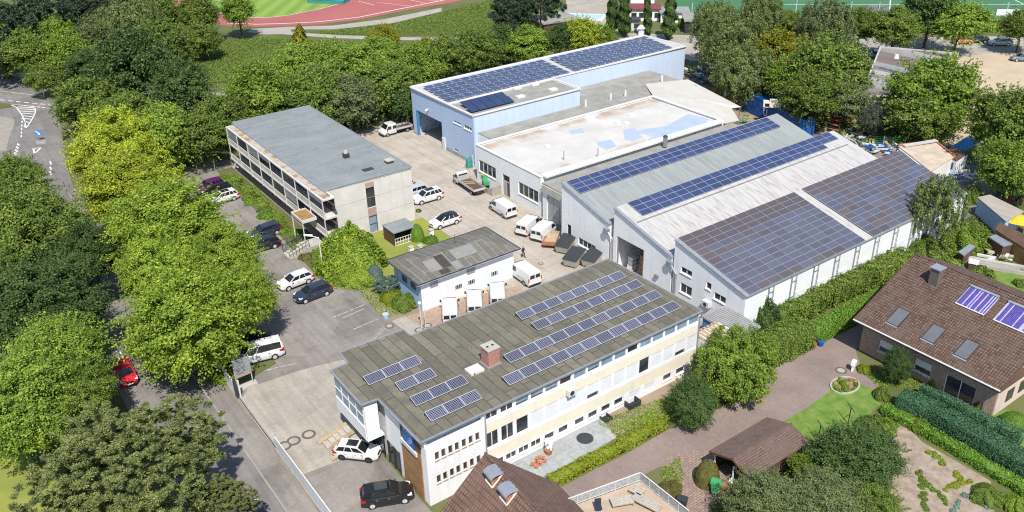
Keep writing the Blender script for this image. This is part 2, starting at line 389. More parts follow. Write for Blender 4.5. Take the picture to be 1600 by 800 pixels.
M['blue_front_shaded'] = corrmat('blue_front_shaded', (0.40, 0.50, 0.67), (0.37, 0.47, 0.63), 'Y', 0.25, 0.5, 0.3, 0.25)  # hall cladding, colour darkened for the front that the sun only grazes
M['blue_side_sunlit'] = corrmat('blue_side_sunlit', (0.50, 0.58, 0.71), (0.46, 0.54, 0.68), 'X', 0.25, 0.5, 0.3, 0.25)  # same cladding, sunlight on the long side put into a lighter colour
M['blue_door'] = mat('blue_door', (0.05, 0.22, 0.50), None, 0.4)
M['tile_brown'] = brickmat('tile_brown', (0.105, 0.066, 0.050), (0.185, 0.122, 0.093), (0.05, 0.03, 0.024), 0.27, 0.33, 0.03, axis='YX', stain=(0.135, 0.10, 0.08), sscale=0.7, bump=0.8, offset=0.0)
M['tile_red'] = brickmat('tile_red', (0.15, 0.092, 0.072), (0.195, 0.122, 0.096), (0.085, 0.05, 0.04), 0.30, 0.34, 0.03, axis='YX', stain=(0.18, 0.11, 0.085), sscale=0.5, bump=0.8, offset=0.0)
M['tile_shed'] = brickmat('tile_shed', (0.135, 0.09, 0.075), (0.175, 0.118, 0.098), (0.075, 0.048, 0.04), 0.30, 0.22, 0.02, axis='XY', stain=(0.145, 0.108, 0.092), sscale=0.6, bump=0.7, offset=0.5)
# ------------------------------------------------------------------ ground, roads, yards
def groundmat(name, c, c2, stain=0.8, patch=0.10, ns=0.2, ang=0.6, streak=0.11):
    m = mat(name, c, c2, 0.9, ns, 9, 0.15, 10, space='world'); n, l = m.node_tree.nodes, m.node_tree.links; b = n['Principled BSDF']
    base = b.inputs['Base Color'].links[0].from_socket; geo = n.new('ShaderNodeNewGeometry'); mp = n.new('ShaderNodeMapping'); mp.inputs['Rotation'].default_value = (0, 0, 0.06); l.new(geo.outputs['Position'], mp.inputs[0])
    def mult(base, fac):
        hs = n.new('ShaderNodeHueSaturation'); l.new(base, hs.inputs['Color']); l.new(fac, hs.inputs['Value']); return hs.outputs[0]
    def rng(src, a, c_, lo, hi):
        r = n.new('ShaderNodeMapRange'); r.inputs[1].default_value, r.inputs[2].default_value, r.inputs[3].default_value, r.inputs[4].default_value = a, c_, lo, hi; l.new(src, r.inputs[0]); return r.outputs[0]
    v = n.new('ShaderNodeTexVoronoi'); v.distance = 'CHEBYCHEV'; v.inputs['Scale'].default_value = 0.13; l.new(mp.outputs[0], v.inputs['Vector'])
    sp = n.new('ShaderNodeSeparateColor'); l.new(v.outputs['Color'], sp.inputs[0]); base = mult(base, rng(sp.outputs[0], 0.0, 1.0, 1-patch, 1+patch))
    nz = n.new('ShaderNodeTexNoise'); nz.inputs['Scale'].default_value = 0.28; nz.inputs['Detail'].default_value = 8; nz.inputs['Roughness'].default_value = 0.7; l.new(geo.outputs['Position'], nz.inputs['Vector']); base = mult(base, rng(nz.outputs[0], 0.50, 0.66, 1.0, stain))
    m2 = n.new('ShaderNodeMapping'); m2.inputs['Scale'].default_value = (1.6, 0.10, 1); m2.inputs['Rotation'].default_value = (0, 0, ang); l.new(geo.outputs['Position'], m2.inputs[0])
    n2 = n.new('ShaderNodeTexNoise'); n2.inputs['Scale'].default_value = 1.0; n2.inputs['Detail'].default_value = 4; l.new(m2.outputs[0], n2.inputs['Vector']); base = mult(base, rng(n2.outputs[0], 0.3, 0.7, 1-streak, 1+streak))
    n3 = n.new('ShaderNodeTexNoise'); n3.inputs['Scale'].default_value = 2.6; n3.inputs['Detail'].default_value = 6; n3.inputs['Roughness'].default_value = 0.75; l.new(geo.outputs['Position'], n3.inputs['Vector']); base = mult(base, rng(n3.outputs[0], 0.3, 0.7, 0.88, 1.12))
    vc = n.new('ShaderNodeTexVoronoi'); vc.feature = 'DISTANCE_TO_EDGE'; vc.inputs['Scale'].default_value = 0.22
    nd = n.new('ShaderNodeTexNoise'); nd.inputs['Scale'].default_value = 0.8; l.new(geo.outputs['Position'], nd.inputs['Vector']); va = n.new('ShaderNodeVectorMath'); va.operation = 'MULTIPLY_ADD'; va.inputs[1].default_value = (1.2, 1.2, 0); l.new(nd.outputs['Color'], va.inputs[0]); l.new(geo.outputs['Position'], va.inputs[2]); l.new(va.outputs[0], vc.inputs['Vector'])
    base = mult(base, rng(vc.outputs['Distance'], 0.002, 0.010, 0.90, 1.0))
    l.new(base, b.inputs['Base Color']); return m
M['earth'] = mat('earth', (0.075, 0.10, 0.025), (0.13, 0.13, 0.05), 0.95, 0.12, 8, 0.4, 3, space='world')
M['grass_dry'] = mat('grass_dry', (0.26, 0.26, 0.05), (0.18, 0.22, 0.045), 0.95, 0.2, 8, 0.3, 4, space='world')
M['lawn_green'] = mat('lawn_green', (0.075, 0.165, 0.024), (0.175, 0.235, 0.05), 0.95, 0.9, 9, 0.3, 6, space='world')
M['asphalt'] = groundmat('asphalt', (0.20, 0.187, 0.178), (0.165, 0.155, 0.148), ang=1.57)
M['asphalt_lot'] = groundmat('asphalt_lot', (0.235, 0.21, 0.19), (0.19, 0.172, 0.158), 0.78, 0.14)
M['asphalt_drive'] = groundmat('asphalt_drive', (0.25, 0.195, 0.172), (0.205, 0.16, 0.14), 0.88, 0.03, ang=0.1, streak=0.03)
M['yard_beige'] = groundmat('yard_beige', (0.405, 0.36, 0.305), (0.34, 0.30, 0.25), 0.82, 0.06)
M['entrance'] = groundmat('entrance', (0.37, 0.335, 0.285), (0.315, 0.285, 0.24), 0.82, 0.05, ang=1.0)
M['pave_side'] = brickmat('pave_side', (0.27, 0.245, 0.215), (0.33, 0.30, 0.265), (0.18, 0.16, 0.14), 0.8, 0.4, 0.02, axis='XY')
M['pave_brick'] = brickmat('pave_brick', (0.25, 0.175, 0.145), (0.31, 0.225, 0.185), (0.16, 0.12, 0.10), 0.5, 0.25, 0.03, axis='XY')
M['pave_brown'] = brickmat('pave_brown', (0.33, 0.24, 0.18), (0.39, 0.29, 0.22), (0.24, 0.18, 0.14), 0.4, 0.2, 0.02, axis='XY')
M['patio_grey'] = brickmat('patio_grey', (0.27, 0.285, 0.28), (0.32, 0.335, 0.33), (0.20, 0.21, 0.21), 1.6, 1.6, 0.02, axis='XY')
M['soil'] = mat('soil', (0.36, 0.29, 0.225), (0.22, 0.17, 0.13), 0.95, 1.1, 9, 0.5, 5, space='world')
M['sand'] = mat('sand', (0.48, 0.38, 0.27), (0.40, 0.32, 0.23), 0.95, 0.15, 8, 0.3, 5, space='world')
M['dirt'] = mat('dirt', (0.30, 0.23, 0.165), (0.20, 0.16, 0.11), 0.95, 0.25, 8, 0.4, 4, space='world')
M['kerb'] = mat('kerb', (0.31, 0.29, 0.265), (0.24, 0.225, 0.21), 0.9, 0.8, space='world')
M['tartan'] = mat('tartan', (0.36, 0.115, 0.105), (0.31, 0.095, 0.09), 0.9, 0.06, 5, space='world')
M['gravel_path'] = mat('gravel_path', (0.36, 0.33, 0.29), (0.29, 0.265, 0.235), 0.95, 0.3, 7, space='world')
M['pitch'] = mat('pitch', (0.045, 0.145, 0.065), (0.055, 0.165, 0.075), 0.95, 0.08, 5, space='world')
def infield_mat():
    m = bpy.data.materials.new('infield'); m.use_nodes = True
    n, l = m.node_tree.nodes, m.node_tree.links; b = n['Principled BSDF']; b.inputs['Roughness'].default_value = 0.95
    geo = n.new('ShaderNodeNewGeometry'); mp = n.new('ShaderNodeMapping'); mp.inputs['Rotation'].default_value = (0, 0, rad(38))
    l.new(geo.outputs['Position'], mp.inputs[0])
    w = n.new('ShaderNodeTexWave'); w.bands_direction = 'X'; w.inputs['Scale'].default_value = 0.062; w.inputs['Distortion'].default_value = 0.4
    l.new(mp.outputs[0], w.inputs[0])
    nz = n.new('ShaderNodeTexNoise'); nz.inputs['Scale'].default_value = 0.3; nz.inputs['Detail'].default_value = 7; l.new(geo.outputs['Position'], nz.inputs[0])
    a = n.new('ShaderNodeMath'); a.operation = 'MULTIPLY_ADD'; a.inputs[1].default_value = 0.55; l.new(w.outputs[1], a.inputs[0]); 
    a2 = n.new('ShaderNodeMath'); a2.operation = 'MULTIPLY'; a2.inputs[1].default_value = 0.6; l.new(nz.outputs[0], a2.inputs[0]); l.new(a2.outputs[0], a.inputs[2])
    mx = n.new('ShaderNodeMix'); mx.data_type = 'RGBA'; mx.inputs[6].default_value = (0.10, 0.20, 0.025, 1); mx.inputs[7].default_value = (0.22, 0.32, 0.05, 1)
    l.new(a.outputs[0], mx.inputs[0]); l.new(mx.outputs[2], b.inputs['Base Color']); return m
M['infield'] = infield_mat()

def sheet(name, pts, m, z, t=0.0, px=False):
    if px: pts = [G(*p) for p in pts]
    b = MB(); pts = [(p[0], p[1]) for p in pts]
    a = sum(p[0]*q[1]-q[0]*p[1] for p, q in zip(pts, pts[1:]+pts[:1]))
    if a < 0: pts = pts[::-1]
    if t: b.prism(pts, z-t, z)
    else: b.poly([(p[0], p[1], z) for p in pts])
    return structure(name, b, m)
def ribbon(name, pts, w, m, z):
    """A road of width w along a centre line."""
    b = MB(); L, R = [], []
    for i, p in enumerate(pts):
        a = Vector(pts[max(i-1, 0)]); c = Vector(pts[min(i+1, len(pts)-1)]); d = (c-a).normalized(); n = Vector((-d.y, d.x))*(w/2)
        L.append((p[0]+n.x, p[1]+n.y, z)); R.append((p[0]-n.x, p[1]-n.y, z))
    for i in range(len(pts)-1): b.quad(R[i], R[i+1], L[i+1], L[i])
    return structure(name, b, m)
def smooth_line(pts, n=8):
    out = []
    P = [Vector(p) for p in pts]
    for i in range(len(P)-1):
        p0, p1, p2, p3 = P[max(i-1, 0)], P[i], P[i+1], P[min(i+2, len(P)-1)]
        for k in range(n):
            t = k/n; out.append(0.5*((2*p1)+(p2-p0)*t+(2*p0-5*p1+4*p2-p3)*t*t+(3*p1-p0-3*p2+p3)*t*t*t))
    out.append(P[-1]); return out

b = MB(); b.quad((-500, -300, -0.02), (900, -300, -0.02), (900, 1100, -0.02), (-500, 1100, -0.02)); structure('ground', b, M['earth'])
# street along the left, main road beyond the junction
sheet('street', [(9.2, 30), (16.6, 30), (16.6, 140), (19.5, 165), (23.5, 190), (27.5, 203), (12, 206), (9.6, 180), (9.2, 150)], M['asphalt'], 0.004)
mainline = smooth_line([(95, 152), (60, 172), (38, 190), (25.5, 205), (17.5, 221), (12, 242), (8, 275), (6, 330)])
ribbon('main_road', mainline, 11.5, M['asphalt'], 0.010)
ribbon('main_road_path', [(p.x+5.5+1.6, p.y+4.0) for p in mainline], 2.2, M['gravel_path'], 0.016)
# pavement with kerb on the site side of the street
b = MB(); b.box(16.6, 16.78, 40, 150, -0.1, 0.10); structure('kerb', b, M['kerb'])
b = MB(); b.box(16.78, 18.95, 53.5, 150, -0.1, 0.094); structure('pavement', b, M['asphalt_lot'])
b = MB(); b.box(16.78, 18.95, 40, 53.497, -0.1, 0.094); structure('pavement_slabs', b, M['pave_side'])
b = MB(); b.box(18.953, 19.1, 40, 150, -0.1, 0.10); structure('pavement_edge', b, M['dirt'])
# traffic markings at the junction, all on the main road and street surfaces
b = MB()
def mark(p0, p1, w=0.16, z=0.02):
    a, c = G(*p0), G(*p1); d = (c-a).normalized(); n = Vector((-d.y, d.x, 0))*(w/2)
    b.quad((a.x-n.x, a.y-n.y, z), (c.x-n.x, c.y-n.y, z), (c.x+n.x, c.y+n.y, z), (a.x+n.x, a.y+n.y, z))
def dashes(p0, p1, n, w=0.16, fill=0.6):
    for i in range(n):
        t0, t1 = i/n, (i+fill)/n
        mark((p0[0]+(p1[0]-p0[0])*t0, p0[1]+(p1[1]-p0[1])*t0), (p0[0]+(p1[0]-p0[0])*t1, p0[1]+(p1[1]-p0[1])*t1), w)
dashes((0, 156), (88, 165), 7, 0.3); dashes((50, 166), (90, 171), 5, 0.3)
nose = [(17, 164), (26, 168), (34, 179), (39, 190), (40, 201), (48, 190), (55, 177), (55, 170), (48, 166), (30, 164), (17, 164)]
for p, q in zip(nose, nose[1:]): mark(p, q, 0.22)
for i, (y, xa, xb) in enumerate([(168, 27, 52), (171, 29.5, 54), (174.5, 31.5, 54), (178, 34, 53), (182, 35.5, 51), (186, 37.5, 49), (191, 39, 46.5)]): mark((xa, y-1), (xb, y+0.5), 0.3)
dashes((35, 183), (33, 217), 6, 0.2); dashes((38.5, 190), (38, 200), 2, 0.2); dashes((30, 225), (21, 255), 6, 0.2); dashes((28, 224), (19, 252), 6, 0.2)
for p, q in (((52, 232), (64, 231)), ((52, 232), (54, 240)), ((64, 231), (54, 240))): mark(p, q, 0.3)
for y in (252, 260, 268, 290, 300): mark((78, y), (80, y+5), 0.25)
mark((0, 142), (88, 153), 0.14)
for y in (488, 500, 536, 548, 556): mark((156+(y-488)*0.42, y), (158+(y-488)*0.42, y+6), 0.13)
mark((187, 548), (196, 566), 0.16)
structure('road_markings', b, M['line'])
sheet('verge_left', [(0, 182), (22, 186), (22, 196), (14, 215), (10, 235), (0, 236)], M['pave_side'], 0.012, px=True)
sheet('lawn_corner', [(-40, 680), (20, 690), (70, 735), (120, 790), (150, 900), (-120, 900)], M['grass_dry'], 0.012, px=True)
# the site
sheet('site_parking', [(19.3, 40), (27, 40), (27.3, 70), (62, 70), (62, 53.4), (140, 53.4), (140, 147), (19.3, 147)], M['asphalt_lot'], 0.006)
sheet('yard', [(42, 79), (45, 76), (70, 70), (76, 70), (76, 148), (60, 148), (42, 146)], M['yard_beige'], 0.012)
sheet('yard_rear', [(76, 100), (142, 80), (150, 118), (134, 140), (76, 146)], M['dirt'], 0.011)
sheet('entrance_slab', [(375, 628), (388, 606), (470, 578), (545, 560), (640, 540), (600, 700), (560, 708), (470, 743), (437, 700)], M['entrance'], 0.013, px=True)
sheet('paved_corner', [(650, 522), (612, 500), (640, 486), (672, 478), (812, 446), (830, 480), (760, 520)], M['pave_brown'], 0.018, px=True)
sheet('pale_paving_strip', [(612, 502), (632, 494), (662, 514), (650, 530)], M['entrance'], 0.023, px=True)
sheet('shrub_bed', [(565, 452), (602, 505), (625, 497), (668, 484), (640, 455), (615, 425), (600, 430), (560, 440)], M['dirt'], 0.022, px=True)
sheet('green_strip', [(37.2, 97), (41.9, 97), (41.9, 143), (39.2, 143), (38.4, 118)], M['earth'], 0.07, 0.1)
sheet('green_strip_south', [(37.0, 96.8), (44.0, 88.5), (57.5, 92.0), (57.5, 105.0), (42.0, 105.0)], M['grass_dry'], 0.065, 0.1)
sheet('tree_strip', [(19.4, 80.8), (25.0, 82.5), (26.5, 95), (28.5, 120), (28.5, 143), (19.4, 150)], M['earth'], 0.06, 0.1)
b = MB(); 
for p, q in (((521, 496), (570, 476)), ((536, 497), (568, 483)), ((552, 515), (594, 497)), ((398, 583), (462, 568)), ((420, 480), (432, 476))):
    mark(p, q, 0.14, 0.028)
mark((575, 535), (602, 508), 0.10, 0.029); mark((578, 536), (606, 509), 0.10, 0.029)
structure('parking_markings', b, mat('line_worn', (0.50, 0.47, 0.44), (0.26, 0.24, 0.22), 0.9, 2.5, contrast=(0.4, 0.6)))
# gate rail and sill across the entrance
b = MB(); b.box(19.15, 19.5, 68.4, 79, -0.05, 0.03); structure('gate_sill', b, M['kerb'])
b = MB(); b.box(19.28, 19.36, 62, 79, 0.031, 0.06); structure('gate_rail', b, M['dark_metal'])
# south side: driveway, lawn, garden
drive = [(26, 52), (36, 49.6)]+[tuple(G(*p).xy) for p in ((879, 760), (930, 733), (975, 711), (1044, 671), (1100, 655))]+[(60, 46.9), (63.5, 46.1), (67, 47.7), (74.6, 48.0), (79.5, 49.2), (85, 51), (85, 46), (78.4, 44.6), (76.5, 42.7), (73.5, 41.6), (70, 41.3), (61.7, 41.3), (58.5, 41.2), (50.5, 41.3), (49, 42.3), (47.5, 44), (38, 44.6), (26, 46)]
sheet('driveway', drive, M['asphalt_drive'], 0.008)
sheet('brick_paving', [(1038, 712), (1075, 706), (1108, 704), (1150, 735), (1170, 752), (1140, 790), (1080, 840), (1050, 790), (1068, 760)], M['pave_brick'], 0.016, px=True)
sheet('lawn', [(1218, 663), (1262, 637), (1296, 612), (1303, 590), (1340, 592), (1368, 608), (1378, 630), (1340, 665), (1300, 700), (1250, 710)], M['lawn_green'], 0.014, px=True)
sheet('garden_path', [(1328, 575), (1345, 583), (1375, 603), (1368, 610), (1335, 597), (1318, 590)], M['asphalt_drive'], 0.022, px=True)
sheet('vegetable_bed', [(1370, 690), (1412, 662), (1440, 690), (1548, 752), (1560, 850), (1380, 850), (1395, 745)], M['soil'], 0.018, px=True)
sheet('back_lawn', [(1500, 372), (1560, 400), (1640, 430), (1640, 520), (1500, 470), (1470, 400)], M['lawn_green'], 0.014, px=True)
sheet('side_lawn', [(1540, 655), (1570, 640), (1640, 655), (1640, 740), (1570, 700)], M['lawn_green'], 0.014, px=True)
sheet('patio_terracotta', [(1440, 590), (1465, 594), (1560, 655), (1545, 668), (1480, 630)], M['pave_brick'], 0.02, px=True)
sheet('front_strip', [(38.5, 50.3), (60.9, 49.0), (62, 49.5), (62, 53.4), (30, 53.4), (30, 50.9)], M['dirt'], 0.010)
sheet('garden_patio', [(34.2, 49.2), (46.9, 49.6), (47.7, 52.8), (34.2, 52.8)], M['patio_grey'], 0.06, 0.1)
# stadium, meadow bank and paths to the north
outer = [(150, 10), (215, 6), (265, 20), (300, 28), (350, 40), (400, 42), (440, 41), (500, 38), (560, 31), (640, 15), (700, 5), (740, -3), (820, -25), (600, -45), (150, -40)]
sheet('running_track', outer, M['tartan'], 0.012, px=True)
inf = [(300, -40), (285, -10), (300, 8), (335, 20), (375, 27), (415, 28), (450, 24), (500, 14), (545, 2), (580, -12), (600, -30), (480, -44)]
sheet('stadium_infield', inf, M['infield'], 0.02, px=True)
b = MB()
ol = [(350, 36), (400, 38), (440, 37), (500, 34), (560, 27), (640, 11), (735, -8)]
for p, q in zip(ol, ol[1:]): mark(p, q, 0.45, 0.03)
for p, q in zip(inf[3:10], inf[4:10]): mark(p, q, 0.25, 0.032)
for p, q in (((590, 4), (645, 10)), ((560, 2), (585, 8)), ((640, 0), (665, 5)), ((610, -5), (690, 2))): mark(p, q, 0.2, 0.034)
structure('track_lines', b, M['line'])
sheet('track_apron', [(395, 45), (450, 42), (520, 40), (600, 30), (690, 12), (690, 18), (610, 37), (520, 46), (455, 46), (455, 53), (415, 54), (385, 50)], M['gravel_path'], 0.016, px=True)
ribbon('gravel_path', [G(*p).xy for p in ((405, 49), (455, 52), (520, 57), (600, 60), (680, 61), (760, 61), (800, 56), (850, 52), (880, 40))], 3.0, M['gravel_path'], 0.018)
sheet('forecourt', [(800, 62), (850, 46), (862, 28), (885, 8), (880, -30), (960, -30), (958, 40), (1000, 60), (1110, 60), (1110, 100), (1060, 80), (990, 58), (900, 80)], M['entrance'], 0.02, px=True)
sheet('north_road', [(940, 52), (1000, 52), (1100, 56), (1240, 58), (1300, 55), (1400, 60), (1530, 56), (1640, 60), (1700, 130), (1600, 128), (1540, 100), (1470, 85), (1390, 90), (1300, 85), (1080, 95), (980, 62)], M['gravel_path'], 0.014, px=True)
sheet('gravel_lot', [(1490, 92), (1540, 84), (1640, 78), (1700, 160), (1560, 150), (1530, 190), (1510, 225), (1460, 232), (1470, 180)], M['sand'], 0.02, px=True)
sheet('sports_pitch', [(1050, 38), (1050, -30), (1760, -30), (1760, 45), (1600, 33), (1370, 32), (1200, 28)], M['pitch'], 0.012, px=True)
b = MB()
for p, q in (((1200, 7), (1620, 7)), ((1570, -8), (1610, 12)), ((1480, 22), (1620, 24)), ((1390, 15), (1392, -8))): mark(p, q, 0.3, 0.02)
structure('pitch_lines', b, M['line'])
# ------------------------------------------------------------------ solar arrays
def panelmat(name, cell, line, nx, ny, lw, rnd=0.15, rough=0.12):
    """PV cells: a grid over the panel's own surface (object coordinates in metres), tone varies from panel to panel."""
    m = bpy.data.materials.new(name); m.use_nodes = True
    n, l = m.node_tree.nodes, m.node_tree.links; b = n['Principled BSDF']
    b.inputs['Roughness'].default_value = rough; b.inputs['Specular IOR Level'].default_value = 0.35
    tc = n.new('ShaderNodeTexCoord'); mp = n.new('ShaderNodeMapping'); l.new(tc.outputs['Object'], mp.inputs[0])
    br = n.new('ShaderNodeTexBrick'); br.offset = 0.0; br.inputs['Scale'].default_value = 1.0
    br.inputs['Brick Width'].default_value = nx; br.inputs['Row Height'].default_value = ny; br.inputs['Mortar Size'].default_value = lw; br.inputs['Mortar Smooth'].default_value = 0.0
    br.inputs['Color1'].default_value = lin(cell); br.inputs['Color2'].default_value = lin(cell); br.inputs['Mortar'].default_value = lin(line)
    l.new(mp.outputs[0], br.inputs['Vector'])
    oi = n.new('ShaderNodeObjectInfo'); mv = n.new('ShaderNodeMapRange'); mv.inputs[3].default_value = 1-rnd; mv.inputs[4].default_value = 1+rnd
    l.new(oi.outputs['Random'], mv.inputs[0]); hs = n.new('ShaderNodeHueSaturation'); l.new(mv.outputs[0], hs.inputs['Value']); l.new(br.outputs[0], hs.inputs['Color'])
    l.new(hs.outputs[0], b.inputs['Base Color']); return m
M['pv_mono'] = panelmat('pv_mono', (0.024, 0.026, 0.052), (0.31, 0.32, 0.38), 0.185, 0.165, 0.013)
M['pv_blue'] = panelmat('pv_blue', (0.038, 0.055, 0.128), (0.06, 0.082, 0.165), 0.32, 0.32, 0.012, 0.14)
M['pv_grey'] = panelmat('pv_grey', (0.088, 0.092, 0.128), (0.11, 0.114, 0.152), 0.32, 0.32, 0.012, 0.12)
M['pv_brown'] = panelmat('pv_brown', (0.092, 0.080, 0.088), (0.115, 0.10, 0.11), 0.32, 0.32, 0.012, 0.12)
M['pv_navy'] = panelmat('pv_navy', (0.03, 0.045, 0.10), (0.04, 0.06, 0.13), 0.16, 0.16, 0.012, 0.1)
M['tube_violet'] = None
def panel_mesh(w, h, mats, fw=0.035, t=0.04, name='panel'):
    b = MB(); b.box(0, w, 0, h, 0, t, 0); b.quad((fw, fw, t+0.004), (w-fw, fw, t+0.004), (w-fw, h-fw, t+0.004), (fw, h-fw, t+0.004), 1)
    return b.mesh(name, mats)
def array(label, P0, ux, uy, nx, ny, dx, dy, mesh_of, group, skip=(), legs=None, most=100, stag=0.0):
    """A solar array: panels in nx columns along ux and ny rows along uy (down the slope), each a part."""
    P0 = Vector(P0); ux = Vector(ux).normalized(); uy = Vector(uy).normalized(); nz = ux.cross(-uy).normalized()
    R = Matrix((ux, -uy, nz)).transposed()
    root = thing('solar_array', label, 'solar panels', P0, 0, group)
    k = 0; rest = []
    for j in range(ny-1, -1, -1):
        for i in range(nx):
            if (i, j) in skip: continue
            p = ux*(i*dx+stag*j)+uy*((j+1)*dy-0.02)
            me = mesh_of(i, j)
            if k < most:
                o = bpy.data.objects.new('panel', me); COL.objects.link(o); o.parent = root; o.location = p; o.rotation_euler = R.to_euler()
            else: rest.append((p, me))
            k += 1
    if rest:
        b = MB(); mats = list(rest[0][1].materials)
        for p, me in rest:
            i0 = len(b.v)
            b.v += [tuple(R @ Vector(v.co) + p) for v in me.vertices]
            for q in me.polygons: b.f.append(tuple(i0+x for x in q.vertices)); b.m.append(q.material_index)
        o = b.build('panel', mats, root); o['kind'] = 'stuff'
    if legs: legs(root)
    return root

# ------------------------------------------------------------------ office building (front)
RZ = 7.6
roof_out = [(26.9, 52.65), (61.55, 52.75), (61.41, 67.6), (34.62, 67.7), (34.6, 69.15), (27.45, 69.4), (27.31, 67.2), (25.38, 67.18), (25.29, 60.45), (26.94, 60.32)]
office = thing('office_building', 'long white and cream office block under an olive felt roof with a brick chimney', 'building', (44, 60, 0), world=True)
b = MB(); b.prism(roof_out, RZ-0.22, RZ, 0, 1)
# raised metal edge all round
n = len(roof_out)
roof = b.build('roof', [M['zinc'], M['felt_olive']], office)
e = MB()
for i in range(n):
    p, q = Vector(roof_out[i]), Vector(roof_out[(i+1) % n]); d = (q-p).normalized()
    e.bar((p.x, p.y, RZ+0.01), (q.x, q.y, RZ+0.01), 0.16, 0.12)
e.build('roof_edge', M['zinc'], office)
# chimney
c0 = G(764.5, 575, RZ)
ch = MB(); ch.box(37.75, 39.05, 58.05, 59.35, RZ, 9.45); cho = ch.build('chimney', M['brick'], office)
cc = MB(); cc.box(37.68, 39.12, 57.98, 59.42, 9.453, 9.6); cc.box(38.0, 38.3, 58.4, 58.7, 9.603, 9.61); cc.build('chimney_cap', M['concrete'], cho)
cf = MB(); cf.box(37.6, 37.748, 57.9, 59.5, RZ, RZ+0.14); cf.box(39.052, 39.2, 57.9, 59.5, RZ, RZ+0.14); cf.box(37.75, 39.05, 57.9, 58.047, RZ, RZ+0.14); cf.build('flashing', M['zinc'], cho)
for x in (38.1, 38.7): hole = MB(); hole.tube((x, 58.7, 9.6), (x, 58.7, 9.64), 0.13, seg=10); hole.build('flue', M['dark'], cho)
hp = G(741.5, 579.5, RZ); hb = MB(); hb.box(hp.x-0.75, hp.x+0.75, hp.y-0.6, hp.y+0.6, RZ, RZ+0.25); hb.build('roof_hatch', M['white_metal'], office)
for px, py in ((738, 545), (742, 588), (770, 612), (893, 504)):
    p = G(px, py, RZ); v = MB(); v.tube((p.x, p.y, RZ), (p.x, p.y, RZ+0.4), 0.09, 0.07); v.build('roof_vent', M['grey_metal'], office)
# walls ---------------------------------------------------------------
YF = 52.88                                     # long street-side face
XB = OY(757, 690, YF).x                        # end of the windowless-looking white block
def rect_y(a, c, Y): 
    p, q = OY(*a, Y), OY(*c, Y); return (min(p.x, q.x), max(p.x, q.x), min(p.z, q.z), max(p.z, q.z))
w = MB(); Y0 = 52.72
slots_hi = [(683, 713), (693, 707), (704, 703), (714, 698), (725, 692), (735.5, 687), (746, 681)]
holes = []
for px, py in slots_hi:
    p = OY(px, py, Y0); holes.append((p.x-0.22, p.x+0.22, 4.85, 5.75))
holes2 = [(h[0], h[1], 2.2, 3.1) for h in holes]
wall_y(w, 27.4, XB, 0, 6.55, Y0, holes+holes2)
w.box(27.4, 27.65, Y0+0.25, 60.2, 0, RZ-0.22); w.box(27.4, XB, Y0+0.003, Y0+1.0, 6.55, 6.6)
w.build('white_block', M['white_wall'], office)
rv = MB()
for h in holes+holes2: rv.box(h[0]-0.1, h[1]+0.1, Y0-0.03, Y0-0.003, h[2]-0.12, h[2]-0.02); rv.box(h[0], h[1], Y0+0.18, Y0+0.22, h[2], h[3])
for h in holes+holes2:
    f = MB(); f.box(h[0], h[0]+0.05, Y0+0.05, Y0+0.12, h[2], h[3]); f.box(h[1]-0.05, h[1], Y0+0.05, Y0+0.12, h[2], h[3]); f.box(h[0]-0.06, h[1]+0.06, Y0-0.08, Y0-0.003, h[2]-0.08, h[2]-0.003)
    fo = f.build('slot_window', M['pale_wood'], office); g = MB(); g.box(h[0]+0.02, h[1]-0.02, Y0+0.13, Y0+0.15, h[2], h[3]); g.build('pane', M['glass'], fo)
band = MB(); band.box(27.6, XB, Y0+0.65, Y0+0.75, 6.6, RZ-0.22); band.build('clerestory', M['glass_blue'], office)
for px in (712, 730, 749, 695):
    p = OY(px, 655, Y0+0.6); g = MB(); g.box(p.x-0.5, p.x+0.5, Y0+0.6, Y0+0.64, 6.75, 7.2); g.build('clerestory_window', M['glass'], office)
# banded facade: window strip, cream parapet, window strip, cream parapet, basement strip
XE = 61.3
def strip(z0, z1, m, nm, Y=YF, holes=(), t=0.3):
    s = MB(); wall_y(s, XB, XE, z0, z1, Y, holes, t); return s.build(nm, m, office)
strip(6.05, 6.45, M['white_wall'], 'sill_band')
strip(4.95, 6.05, M['cream'], 'cream_band', YF-0.004)
strip(2.85, 3.15, M['white_wall'], 'sill_band', YF-0.003)
strip(1.65, 2.85, M['cream'], 'cream_band', YF-0.004)
bay = (XE-XB)/16.0
for i in range(17):
    x = XB+i*bay
    for z0, z1 in ((6.45, RZ-0.22), (3.15, 4.95)): bb = MB(); bb.box(x-0.14, min(x+0.14, XE), YF, YF+0.3, z0, z1); bb.build('mullion', M['white_wall'], office)
def winrow(z0, z1, kinds, Y=YF):
    for i, k in enumerate(kinds):
        x0, x1 = XB+i*bay+0.14, XB+(i+1)*bay-0.14
        if k == 'w': window_y(office, x0, x1, z0, z1, Y, 2, 1, depth=0.1, sill=False)
        elif k == 'd': window_y(office, x0, x1, z0, z1, Y, 1, 1, depth=0.1, sill=False)
        else:
            s = MB(); hh = {'s': 0.0, 'h': 0.28}[k]*(z1-z0)
            s.box(x0, x1, Y+0.06, Y+0.1, z0+hh, z1); 
            for j in range(1, 9): 
                z = z0+hh+(z1-z0-hh)*j/9; s.box(x0, x1, Y+0.05, Y+0.058, z-0.012, z+0.012)
            so_ = s.build('roller_shutter', M['shutter'] if z0 < 5 else M['glass_blue'], office)
            g = MB(); g.box(x0, x1, Y+0.14, Y+0.17, z0, z1); g.build('pane', M['glass'], so_)
winrow(6.45, RZ-0.22, 'wwhhhdshssdssss s'.replace(' ', ''))
winrow(3.15, 4.95, 'wwdsssshsssdsshs')
